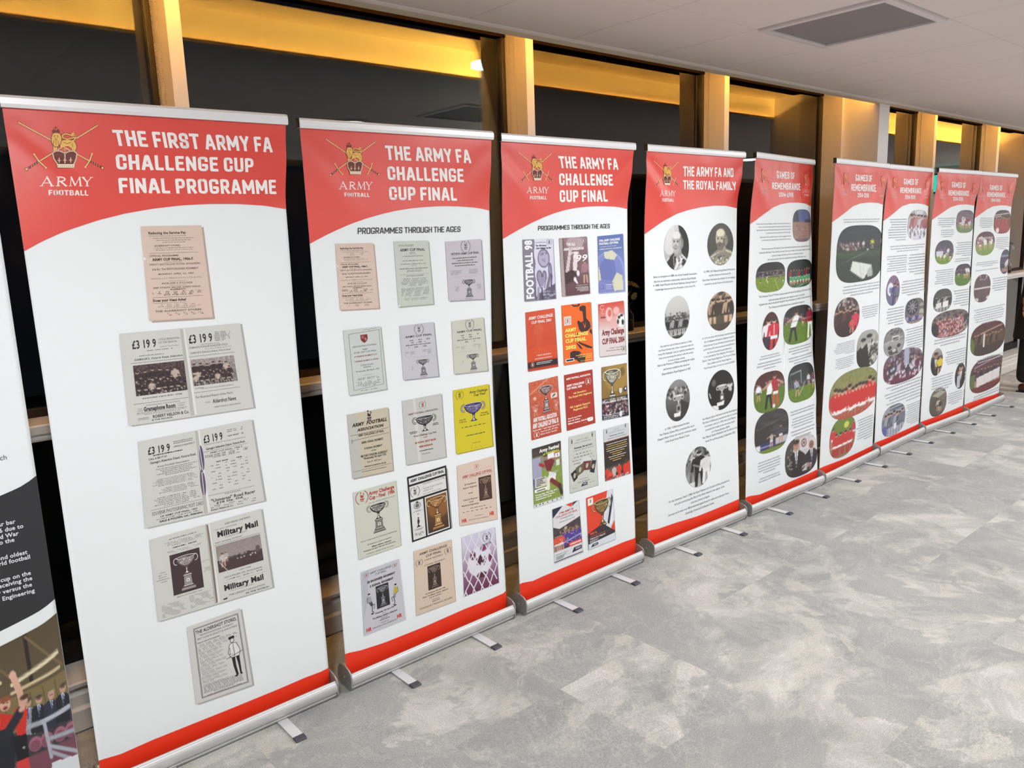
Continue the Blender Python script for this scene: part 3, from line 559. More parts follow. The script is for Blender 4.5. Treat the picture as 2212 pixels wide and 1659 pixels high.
  ('photo', 'stand', [0.0761, 1.2527, 0.4569, 1.2527, 0.4569, 1.006, 0.0761, 1.006], 2.5),
  ('photo', 'officersline', [0.0614, 0.8092, 0.8961, 0.8092, 0.8961, 0.5102, 0.0614, 0.5102], 2.8),
  ('photo', 'bannerteam', [0.095, 0.4832, 0.9784, 0.4832, 0.9784, 0.1593, 0.095, 0.1593], 2.8),
  ('cap', [0.1069, 1.7493, 0.4256, 1.7493, 0.4256, 1.6557, 0.1069, 1.6557], 6, 'c'),
  ('cap', [0.5169, 1.5712, 0.8767, 1.5712, 0.8767, 1.4554, 0.5169, 1.4554], 7, 'c'),
  ('cap', [0.0806, 1.3664, 0.6259, 1.3664, 0.6259, 1.3165, 0.0806, 1.3165], 3, 'c'),
  ('cap', [0.0897, 1.2986, 0.637, 1.2986, 0.637, 1.2825, 0.0897, 1.2825], 1, 'c'),
  ('cap', [0.495, 1.2081, 0.9033, 1.2081, 0.9033, 1.0765, 0.495, 1.0765], 6, 'c'),
  ('cap', [0.0906, 0.9514, 0.8632, 0.9514, 0.8632, 0.7985, 0.0906, 0.7985], 7, 'c'),
  ('cap', [0.2077, 0.4842, 0.8936, 0.4842, 0.8936, 0.4379, 0.2077, 0.4379], 2, 'c'),
  ('cap', [0.1755, 0.1501, 0.9847, 0.1501, 0.9847, 0.1025, 0.1755, 0.1025], 2, 'c'),
 ],
]

# ------------------------------------------------------------------ print engine: flat print laid on the banner fabric
def printmat(name, rough, spec):
    m = bpy.data.materials.new(name); m.use_nodes = True
    nt = m.node_tree; b = nt.nodes['Principled BSDF']
    at = nt.nodes.new('ShaderNodeVertexColor'); at.layer_name = 'ink'
    nt.links.new(at.outputs['Color'], b.inputs['Base Color'])
    b.inputs['Roughness'].default_value = rough; b.inputs['Specular IOR Level'].default_value = spec
    return m
M_ink = printmat('printed_ink', 0.42, 0.5)

# glyphs of the built-in font, kept as triangles; index by (char, weight)
BOLD = (0.0, 0.022, 0.045)
CH = [chr(c) for c in range(33, 127)] + ['£']
GL = {}; ADV = {}
def load_glyphs():
    tmp = []
    def mk(body, off):
        cu = bpy.data.curves.new('glyph', 'FONT'); cu.body = body; cu.offset = off; cu.resolution_u = 2
        o = bpy.data.objects.new('glyph', cu); COL.objects.link(o); tmp.append(o); return o
    gs = [(c, k, mk(c, off)) for c in CH for k, off in enumerate(BOLD)]
    ad = [(c, mk('H' + c + 'H', 0.0)) for c in CH] + [(' ', mk('H H', 0.0)), ('', mk('HH', 0.0))]
    bpy.context.view_layer.update()
    dg = bpy.context.evaluated_depsgraph_get()
    for c, k, o in gs:
        e = o.evaluated_get(dg); me = e.to_mesh(); me.calc_loop_triangles()
        v = np.array([x.co[:2] for x in me.vertices]).reshape(-1, 2)
        t = np.array([x.vertices[:] for x in me.loop_triangles], dtype=int).reshape(-1, 3)
        GL[(c, k)] = v[t] if len(t) else np.zeros((0, 3, 2))
        e.to_mesh_clear()
    wd = {c: o.dimensions[0] for c, o in ad}
    for c in wd:
        if c: ADV[c] = wd[c] - wd['']
    for o in tmp:
        cu = o.data; bpy.data.objects.remove(o); bpy.data.curves.remove(cu)
load_glyphs()
CAPH = float(GL[('H', 0)][:, :, 1].max())

def run(txt, k):
    """triangles of a line of text in em units, baseline at 0, starting at x=0"""
    x = 0.0; out = []
    for c in txt:
        if c != ' ' and (c, k) in GL: out.append(GL[(c, k)] + np.array([x, 0.0]))
        x += ADV.get(c, 0.35) + BOLD[k] * 0.9
    return (np.concatenate(out) if out else np.zeros((0, 3, 2))), x

# condensed block capitals with rounded bowls, drawn as strokes (cap height 1, y up); a third number marks a rounded corner
BLK = {'A': (.62, [[(0, 0), (.40, 1), (.60, 1), (1, 0)], [(.16, .27), (.84, .27)]]), 'B': (.55, [[(0, 0), (0, 1), (.92, 1, 1), (.92, .53, 1), (0, .53)], [(0, .53), (1, .53, 1), (1, 0, 1), (0, 0)]]),
 'C': (.54, [[(1, .70), (1, 1, 1), (0, 1, 1), (0, 0, 1), (1, 0, 1), (1, .30)]]), 'D': (.56, [[(0, 0), (0, 1), (1, 1, 1), (1, 0, 1), (0, 0), (0, .2)]]), 'E': (.49, [[(1, 1), (0, 1), (0, 0), (1, 0)], [(0, .52), (.86, .52)]]),
 'F': (.48, [[(1, 1), (0, 1), (0, 0)], [(0, .48), (.86, .48)]]), 'G': (.58, [[(1, .80), (1, 1, 1), (0, 1, 1), (0, 0, 1), (1, 0, 1), (1, .40), (.58, .40)]]), 'H': (.56, [[(0, 0), (0, 1)], [(1, 0), (1, 1)], [(0, .5), (1, .5)]]),
 'I': (.0, [[(.5, 0), (.5, 1)]]), 'J': (.48, [[(1, 1), (1, 0, 1), (0, 0, 1), (0, .28)]]), 'K': (.56, [[(0, 0), (0, 1)], [(1, 1), (.1, .48), (1, 0)]]), 'L': (.46, [[(0, 1), (0, 0), (1, 0)]]), 'M': (.74, [[(0, 0), (0, 1), (.5, .25), (1, 1), (1, 0)]]),
 'N': (.58, [[(0, 0), (0, 1), (1, 0), (1, 1)]]), 'O': (.56, [[(.5, 1), (1, 1, 1), (1, 0, 1), (0, 0, 1), (0, 1, 1), (.5, 1)]]), 'P': (.54, [[(0, 0), (0, 1), (1, 1, 1), (1, .42, 1), (0, .42)]]), 'Q': (.56, [[(.5, 1), (1, 1, 1), (1, 0, 1), (0, 0, 1), (0, 1, 1), (.5, 1)], [(.6, .25), (1.05, -.05)]]),
 'R': (.55, [[(0, 0), (0, 1), (1, 1, 1), (1, .44, 1), (0, .44)], [(.50, .44), (1, 0)]]), 'S': (.54, [[(1, .74), (1, 1, 1), (0, 1, 1), (0, .54, 1), (1, .48, 1), (1, 0, 1), (0, 0, 1), (0, .26)]]), 'T': (.54, [[(-.05, 1), (1.05, 1)], [(.5, 1), (.5, 0)]]),
 'U': (.56, [[(0, 1), (0, 0, 1), (1, 0, 1), (1, 1)]]), 'V': (.58, [[(0, 1), (.5, 0), (1, 1)]]), 'W': (.82, [[(0, 1), (.25, 0), (.5, .8), (.75, 0), (1, 1)]]), 'X': (.56, [[(0, 0), (1, 1)], [(0, 1), (1, 0)]]), 'Y': (.58, [[(0, 1), (.5, .42), (1, 1)], [(.5, .42), (.5, 0)]]), 'Z': (.52, [[(0, 1), (1, 1), (0, 0), (1, 0)]]),
 '0': (.54, [[(.5, 1), (1, 1, 1), (1, 0, 1), (0, 0, 1), (0, 1, 1), (.5, 1)]]), '1': (.26, [[(0, .78), (1, 1), (1, 0)]]), '2': (.52, [[(0, .72), (0, 1, 1), (1, 1, 1), (1, .56, 1), (0, .08), (0, 0), (1, 0)]]), '4': (.54, [[(.72, 0), (.72, 1), (0, .26), (1, .26)]]), '8': (.54, [[(.5, 1), (.95, 1, 1), (.95, .53, 1), (.05, .53, 1), (.05, 1, 1), (.5, 1)], [(.5, .53), (1, .53, 1), (1, 0, 1), (0, 0, 1), (0, .53, 1), (.5, .53)]]), '-': (.30, [[(0, .45), (1, .45)]])}
def block_run(txt, th):
    x = 0.0; T = []
    for c in txt:
        if c == ' ': x += .24; continue
        w_, strokes = BLK[c]; w_ = max(w_, th); 
        for st in strokes:
            P = [np.array([x + th / 2 + p[0] * (w_ - th), th / 2 + p[1] * (1 - th)]) for p in st]; Q = []
            for k, p in enumerate(st):
                if len(p) == 3 and 0 < k < len(st) - 1:
                    a, b, c_ = P[k - 1], P[k], P[k + 1]; la, lc = np.linalg.norm(a - b), np.linalg.norm(c_ - b); r = min(.15, la * .5, lc * .5)
                    p0 = b + (a - b) / la * r; p1 = b + (c_ - b) / lc * r
                    Q += [p0 * (1 - t) ** 2 + b * 2 * t * (1 - t) + p1 * t * t for t in (0, .25, .5, .75, 1)]
                else: Q.append(P[k])
            for k in range(len(Q) - 1):
                a, b = Q[k], Q[k + 1]; d = b - a; L = np.linalg.norm(d)
                if L < 1e-9: continue
                d = d / L; n = np.array([-d[1], d[0]]) * th / 2
                T += [[a + n, b + n, b - n], [a + n, b - n, a - n]]
                if k < len(Q) - 2:
                    ang = np.linspace(0, 2 * np.pi, 9)
                    for j in range(8): T.append([b, b + th / 2 * np.array([math.cos(ang[j]), math.sin(ang[j])]), b + th / 2 * np.array([math.cos(ang[j + 1]), math.sin(ang[j + 1])])])
            for e, q in ((Q[0], Q[1]), (Q[-1], Q[-2])):       # square ends reach the cap line
                d = e - q; d = d / np.linalg.norm(d); n = np.array([-d[1], d[0]]) * th / 2; f = e + d * th / 2
                T += [[e + n, f + n, f - n], [e + n, f - n, e - n]]
        x += w_ + .105
    return np.clip(np.array(T), [-9, -.02], [99, 1.02]) * CAPH, x * CAPH
BLOCK_W = {8: .125, 9: .185}

class Frame:
    """the hanging fabric of one banner: u along the panel, v up, small bowing backwards"""
    def __init__(s, i):
        (x0, y0), (x1, y1) = BASE[i]
        e = Vector((x1 - x0, y1 - y0, 0)); s.full = e.length; e.normalize()
        s.e = np.array(e); s.nb = np.array([-e[1], e[0], 0.0])
        s.o = np.array([x0, y0, 0.0]); s.W = s.full - 0.02; s.i = i
        s.rz = math.atan2(e[1], e[0])
        s.top = 2.108
        s.rt, s.lt = RT[i], LT[i]
    @staticmethod
    def prof(k, v):
        ks = list(reversed(k)); vs = np.array([a for a, _ in ks]); ys = np.array([b for _, b in ks])
        v = np.clip(v, vs[0], vs[-1])
        j = np.clip(np.searchsorted(vs, v, side='right') - 1, 0, len(vs) - 2)
        t = (v - vs[j]) / np.maximum(vs[j + 1] - vs[j], 1e-6); t = t * t * (3 - 2 * t)
        return ys[j] + (ys[j + 1] - ys[j]) * t
    def disp(s, u, v):
        q = np.clip(u / s.W, 0, 1); sm = np.clip((2.09 - v) / 0.29, 0, 1); p = 1 + 0.8 * (sm * sm * (3 - 2 * sm))
        d = s.prof(s.lt, v) * (1 - q) ** p + s.prof(s.rt, v) * q ** p
        # creases fanning out below the clamp at both top corners
        fade = np.clip((s.top - v) / 0.05, 0, 1)
        for cu, cv, su, sv, am, rot in CREASE[s.i]:
            c_, s_ = math.cos(rot), math.sin(rot)
            a = ((u - cu) * c_ + (v - cv) * s_) / su; b = (-(u - cu) * s_ + (v - cv) * c_) / sv
            d = d + am * np.exp(-(a * a + b * b)) * fade
        return d
    def pt(s, u, v, off):
        """local coordinates in the banner's own frame (x along, y back, z up)"""
        return np.stack([u + 0.01, 0.045 + s.disp(u, v) - off, v], -1)

CREASE = [[] for _ in range(10)]
for _i in range(1, 10):
    r_ = random.Random(50 + _i)
    a_ = {1: 0.006, 2: 0.003, 3: 0.006, 4: 0.008}.get(_i, 0.007)
    W_ = 0.83
    CREASE[_i] = [(0.06, 2.02, 0.13, 0.035, a_, -0.75), (0.10, 1.93, 0.16, 0.05, -a_ * 0.8, -0.9),
                  (W_ - 0.06, 2.03, 0.13, 0.035, a_ * 0.8, 0.7), (W_ - 0.07, 1.93, 0.12, 0.045, -a_ * 0.9, 0.9),
                  (r_.uniform(.3, .5), 2.05, 0.06, 0.10, -a_ * 0.35, 0.2)]
    if _i >= 5: CREASE[_i] += [(0.2 + 0.15 * k, 2.04, 0.035, 0.10, a_ * (0.4 if k % 2 else -0.4), 0.1) for k in range(4)]

def split_long(T, C, lim):
    for _ in range(8):
        e = np.stack([np.linalg.norm(T[:, (k + 1) % 3] - T[:, k], axis=1) for k in range(3)], 1)
        big = e.max(1) > lim
        if not big.any(): break
        k = e[big].argmax(1); B = T[big]; Cb = C[big]; n = np.arange(len(B))
        a, b, c = B[n, k], B[n, (k + 1) % 3], B[n, (k + 2) % 3]
        ca, cb, cc = Cb[n, k], Cb[n, (k + 1) % 3], Cb[n, (k + 2) % 3]
        m = (a + b) / 2; cm = (ca + cb) / 2
        T = np.concatenate([T[~big], np.stack([a, m, c], 1), np.stack([m, b, c], 1)])
        C = np.concatenate([C[~big], np.stack([ca, cm, cc], 1), np.stack([cm, cb, cc], 1)])
    return T, C

class Pr:
    """one printed piece: everything is drawn in a unit square (s right, t down) laid on four fabric corners"""
    def __init__(s, fr, q):
        s.fr = fr; s.q = np.array(q, float).reshape(4, 2); s.T = []; s.C = []; s.G = []
        s.wd = float(np.linalg.norm(s.q[1] - s.q[0])); s.ht = float(np.linalg.norm(s.q[3] - s.q[0])); s.k = 0
    def uvmap(s, P):
        a, b = P[..., 0:1], P[..., 1:2]
        return (s.q[0] * (1 - a) + s.q[1] * a) * (1 - b) + (s.q[3] * (1 - a) + s.q[2] * a) * b
    def tris(s, T, col, lay):
        if len(T) == 0: return
        T = np.asarray(T, float)
        U = s.uvmap(T); c = np.empty(T.shape[:2] + (4,)); c[..., :3] = lin(col); c[..., 3] = lay
        s.T.append(U); s.C.append(c)
    def poly(s, pts, col, lay=1):
        v = [Vector((a, b, 0)) for a, b in pts]
        P = np.array(pts, float)
        s.tris(P[np.array(tessellate_polygon([v]))], col, lay)
    def rect(s, a, b, c, d, col, lay=1): s.poly([(a, b), (c, b), (c, d), (a, d)], col, lay)
    def line(s, pts, wd, col, lay=2, closed=False):
        """stroke; wd in metres"""
        P = np.array(pts, float) * [s.wd, s.ht]
        if closed: P = np.vstack([P, P[:1]])
        T = []
        for a, b in zip(P[:-1], P[1:]):
            d = b - a; L = np.linalg.norm(d)
            if L < 1e-7: continue
            d = d / L; n = np.array([-d[1], d[0]]) * wd / 2; e = d * wd * 0.25
            q = [a - e + n, b + e + n, b + e - n, a - e - n]
            T += [[q[0], q[1], q[2]], [q[0], q[2], q[3]]]
        if T: s.tris(np.array(T) / [s.wd, s.ht], col, lay)
    def ell(s, cx, cy, rx, ry, col, lay=1, n=22, a0=0, a1=360, rot=0):
        th = np.radians(np.linspace(a0, a1, n + 1)); c_, s_ = math.cos(rot), math.sin(rot)
        x, y = rx * np.cos(th), ry * np.sin(th)
        p = np.stack([cx + x * c_ - y * s_, cy + x * s_ + y * c_], 1)
        if a1 - a0 >= 360: p = p[:-1]
        s.poly([tuple(v) for v in p], col, lay)
    def ring(s, cx, cy, rx, ry, wd, col, lay=2, n=24, a0=0, a1=360):
        th = np.radians(np.linspace(a0, a1, n + 1))
        s.line(np.stack([cx + rx * np.cos(th), cy + ry * np.sin(th)], 1), wd, col, lay)
    def text(s, a, b, c, d, txt, col=(.1, .1, .1), bold=0, lay=3, shear=0.0, fit=True, align='c'):
        """capital height fills b..d; width fills a..c when fit, else natural proportions inside"""
        T, wdt = block_run(txt, BLOCK_W[bold]) if bold in BLOCK_W else run(txt, bold)
        if len(T) == 0: return
        T = T.copy(); x0, x1 = T[..., 0].min(), T[..., 0].max()
        T[..., 0] += T[..., 1] * shear
        sy = (d - b) / CAPH; sx = (c - a) / (x1 - x0)
        if not fit:
            nat = sy * s.ht / s.wd * 0.86; sx = min(sx, nat)
        W_ = (x1 - x0) * sx
        ox = a + ((c - a) - W_) * {'l': 0, 'c': .5, 'r': 1}[align]
        P = np.empty_like(T); P[..., 0] = ox + (T[..., 0] - x0) * sx; P[..., 1] = d - T[..., 1] * sy
        s.tris(P, col, lay)
    def serif(s, a, b, c, d, txt, col, bold=0, lay=3, **kw):
        s.text(a, b, c, d, txt, col, bold, lay, **kw)
        T, wdt = run(txt, bold)
    def greek(s, a, b, c, d, n, col, seed=1, fill=0.45, ragged=0.12, align='c', lay=2):
        """lines of type too small to read"""
        r = random.Random(seed); p = (d - b) / n
        for k in range(n):
            L = (c - a) * (1 - ragged * r.random() * 1.6)
            if k == n - 1 and n > 2: L *= r.uniform(.45, .8)
            x = a + ((c - a) - L) * {'l': 0, 'c': .5, 'r': 1}[align]; xe = x + L; y0 = b + p * (k + .2)
            while x < xe - 1e-4:
                wl = min(r.uniform(.018, .075) * (c - a), xe - x)
                h = fill * p * r.uniform(.82, 1.1)
                s.rect(x, y0 + fill * p - h, x + wl, y0 + fill * p, col, lay); x += wl + 0.011 * (c - a)
    def canvas(s, cv, a=0, b=0, c=1, d=1, lay=1, sup=None):
        h, w_, _ = cv.a.shape
        if sup is None:
            X, Y = np.meshgrid(np.linspace(a, c, w_), np.linspace(b, d, h)); col = cv.a
            s.G.append((s.uvmap(np.stack([X, Y], -1)), lin_a(col), lay, False))
        else:
            nr, na = 30, 110
            th = np.linspace(0, 2 * np.pi, na + 1); ct, st = np.cos(th), np.sin(th)
            rr = (np.abs(ct) ** sup + np.abs(st) ** sup) ** (-1 / sup)
            rad = np.linspace(0.0, 1.0, nr)[:, None]
            X = 0.5 + 0.5 * rad * (rr * ct)[None]; Y = 0.5 + 0.5 * rad * (rr * st)[None]
            col = cv.sample(X, Y)
            s.G.append((s.uvmap(np.stack([a + X * (c - a), b + Y * (d - b)], -1)), lin_a(col), lay, True))
    def build(s, name, parent, label=None, lim=0.03):
        V = []; C = []; F3 = []; n = 0; F4 = []
        if s.T:
            T = np.concatenate(s.T); Cc = np.concatenate(s.C)
            T, Cc = split_long(T, Cc, lim)
            P = T.reshape(-1, 2).copy(); c = Cc.reshape(-1, 4); P[:, 0] = np.clip(P[:, 0], 0.0012, s.fr.W - 0.0012)
            V.append(s.fr.pt(P[:, 0], P[:, 1], 0.0013 + 0.00025 * c[:, 3])); C.append(c[:, :3])
            F3.append(np.arange(len(P)).reshape(-1, 3)); n += len(P)
        for U, c, lay, _ in s.G:
            h, w_ = U.shape[:2]; P = U.reshape(-1, 2).copy(); P[:, 0] = np.clip(P[:, 0], 0.0012, s.fr.W - 0.0012)
            V.append(s.fr.pt(P[:, 0], P[:, 1], 0.0013 + 0.00025 * lay)); C.append(c.reshape(-1, 3))
            I = np.arange(h * w_).reshape(h, w_) + n
            F4.append(np.stack([I[:-1, :-1], I[1:, :-1], I[1:, 1:], I[:-1, 1:]], -1).reshape(-1, 4)); n += h * w_
        if not V: return None
        V = np.concatenate(V); C = np.concatenate(C)
        f3 = np.concatenate(F3) if F3 else np.zeros((0, 3), int)
        if len(f3):                         # make every triangle face the viewer side
            A = V[f3]; nn = np.cross(A[:, 1] - A[:, 0], A[:, 2] - A[:, 0])[:, 1]
            fl_ = nn > 0; f3[fl_] = f3[fl_][:, ::-1]
        f4 = np.concatenate(F4) if F4 else np.zeros((0, 4), int)
        me = bpy.data.meshes.new(name)
        me.vertices.add(len(V)); me.vertices.foreach_set('co', V.astype(np.float32).ravel())
        me.loops.add(f3.size + f4.size); me.loops.foreach_set('vertex_index', np.concatenate([f3.ravel(), f4.ravel()]).astype(np.int32))
        me.polygons.add(len(f3) + len(f4))
        st = np.concatenate([np.arange(len(f3)) * 3, len(f3) * 3 + np.arange(len(f4)) * 4]).astype(np.int32)
        me.polygons.foreach_set('loop_start', st)
        me.update(calc_edges=True)
        ca = me.color_attributes.new('ink', 'FLOAT_COLOR', 'POINT')
        ca.data.foreach_set('color', np.concatenate([C, np.ones((len(C), 1))], 1).astype(np.float32).ravel())
        return obj(name, me, M_ink, parent, label=label)

def lin_a(c):
    c = np.clip(c, 0, 1)
    return np.where(c <= 0.04045, c / 12.92, ((c + 0.055) / 1.055) ** 2.4)

class Cv:
    """small painted picture used as a printed photograph"""
    def __init__(s, w_, h, top, bot=None, seed=0):
        s.a = np.zeros((h, w_, 3)); s.w = w_; s.h = h
        s.Y, s.X = np.mgrid[0:h, 0:w_]; s.X = (s.X + .5) / w_; s.Y = (s.Y + .5) / h
        bot = top if bot is None else bot
        s.a[:] = np.array(top) * (1 - s.Y[..., None]) + np.array(bot) * s.Y[..., None]
        s.r = np.random.RandomState(seed); s.px = 1.0 / w_; s.asp = h / w_
    def mask(s, m, c, al=1.0):
        m = (np.clip(m, 0, 1) * al)[..., None]; s.a[:] = s.a * (1 - m) + np.array(c) * m; return s
    def ell(s, cx, cy, rx, ry, c, al=1.0, rot=0, soft=1.0):
        dx, dy = s.X - cx, s.Y - cy; co, si = math.cos(rot), math.sin(rot)
        d = np.sqrt(((dx * co + dy * si) / rx) ** 2 + ((-dx * si + dy * co) / ry) ** 2)
        return s.mask((1 - d) * min(rx * s.w, ry * s.h) / soft + .5, c, al)
    def rect(s, x0, y0, x1, y1, c, al=1.0):
        m = np.clip((s.X - x0) * s.w + .5, 0, 1) * np.clip((x1 - s.X) * s.w + .5, 0, 1) * np.clip((s.Y - y0) * s.h + .5, 0, 1) * np.clip((y1 - s.Y) * s.h + .5, 0, 1)
        return s.mask(m, c, al)
    def poly(s, pts, c, al=1.0):
        inside = np.zeros_like(s.X, bool); n = len(pts); j = n - 1
        for i in range(n):
            xi, yi = pts[i]; xj, yj = pts[j]
            cond = ((yi > s.Y) != (yj > s.Y)) & (s.X < (xj - xi) * (s.Y - yi) / (yj - yi + 1e-12) + xi)
            inside ^= cond; j = i
        return s.mask(inside.astype(float), c, al)
    def line(s, x0, y0, x1, y1, wd, c, al=1.0):
        ax, ay = x0 * s.w, y0 * s.h; bx, by = x1 * s.w, y1 * s.h; px, py = s.X * s.w, s.Y * s.h
        L = max(1e-6, (bx - ax) ** 2 + (by - ay) ** 2); t = np.clip(((px - ax) * (bx - ax) + (py - ay) * (by - ay)) / L, 0, 1)
        d = np.hypot(px - ax - t * (bx - ax), py - ay - t * (by - ay))
        return s.mask(wd * s.w / 2 - d + .5, c, al)
    def noise(s, amp, grain=1, x0=0, y0=0, x1=1, y1=1):
        n = s.r.randn(s.h // grain + 2, s.w // grain + 2); n = np.kron(n, np.ones((grain, grain)))[:s.h, :s.w]
        m = ((s.X >= x0) & (s.X <= x1) & (s.Y >= y0) & (s.Y <= y1))
        s.a += (n * m * amp)[..., None]; return s
    def speckle(s, x0, y0, x1, y1, n, rx, ry, cols, al=.9):
        for _ in range(n):
            s.ell(s.r.uniform(x0, x1), s.r.uniform(y0, y1), rx * s.r.uniform(.6, 1.3), ry * s.r.uniform(.6, 1.3), cols[s.r.randint(len(cols))], al)
        return s
    def person(s, x, y, h, shirt, short=(.9, .9, .9), skin=(.75, .6, .5), sock=None, lean=0, legs=True, hair=(.2, .15, .12), arms=None):
        """feet at y, height h"""
        k = s.h / s.w; wd = h * k * .13
        top = y - h; hx = x + lean * h * k
        if legs:
            for sg in (-1, 1):
                s.line(x + sg * wd * .5, y - h * .45, x + sg * wd * (.8 + abs(lean) * 3), y - h * .02, wd * .75, sock or skin)
            s.rect(x - wd, y - h * .5, x + wd, y - h * .36, short)
        s.poly([(x - wd * 1.0, y - h * (.46 if legs else 0)), (x + wd * 1.0, y - h * (.46 if legs else 0)), (hx + wd * 1.35, top + h * .2), (hx + wd * .4, top + h * .15), (hx - wd * .4, top + h * .15), (hx - wd * 1.35, top + h * .2)], shirt)
        for sg in (-1, 1):
            if arms == 'up': s.line(hx + sg * wd * 1.2, top + h * .22, hx + sg * wd * 2.0, top - h * .05, wd * .55, skin)
            elif arms == 'out': s.line(hx + sg * wd * 1.2, top + h * .22, hx + sg * wd * 3.2, top + h * .33, wd * .5, skin)
            else: s.line(hx + sg * wd * 1.3, top + h * .23, x + sg * wd * 1.7, y - h * .47, wd * .6, shirt)
        s.ell(hx, top + h * .075, wd * .62, h * .075, skin); s.ell(hx, top + h * .045, wd * .6, h * .045, hair)
        return s
    def mono(s, tint=(1, 1, 1), con=1.0):
        g = s.a @ np.array([.3, .55, .15]); g = (g - .5) * con + .5; s.a[:] = g[..., None] * np.array(tint); return s
    def sample(s, X, Y):
        x = np.clip(X * s.w - .5, 0, s.w - 1.001); y = np.clip(Y * s.h - .5, 0, s.h - 1.001)
        i, j = y.astype(int), x.astype(int); fy, fx = (y - i)[..., None], (x - j)[..., None]
        i2, j2 = np.minimum(i + 1, s.h - 1), np.minimum(j + 1, s.w - 1)
        return (s.a[i, j] * (1 - fx) + s.a[i, j2] * fx) * (1 - fy) + (s.a[i2, j] * (1 - fx) + s.a[i2, j2] * fx) * fy

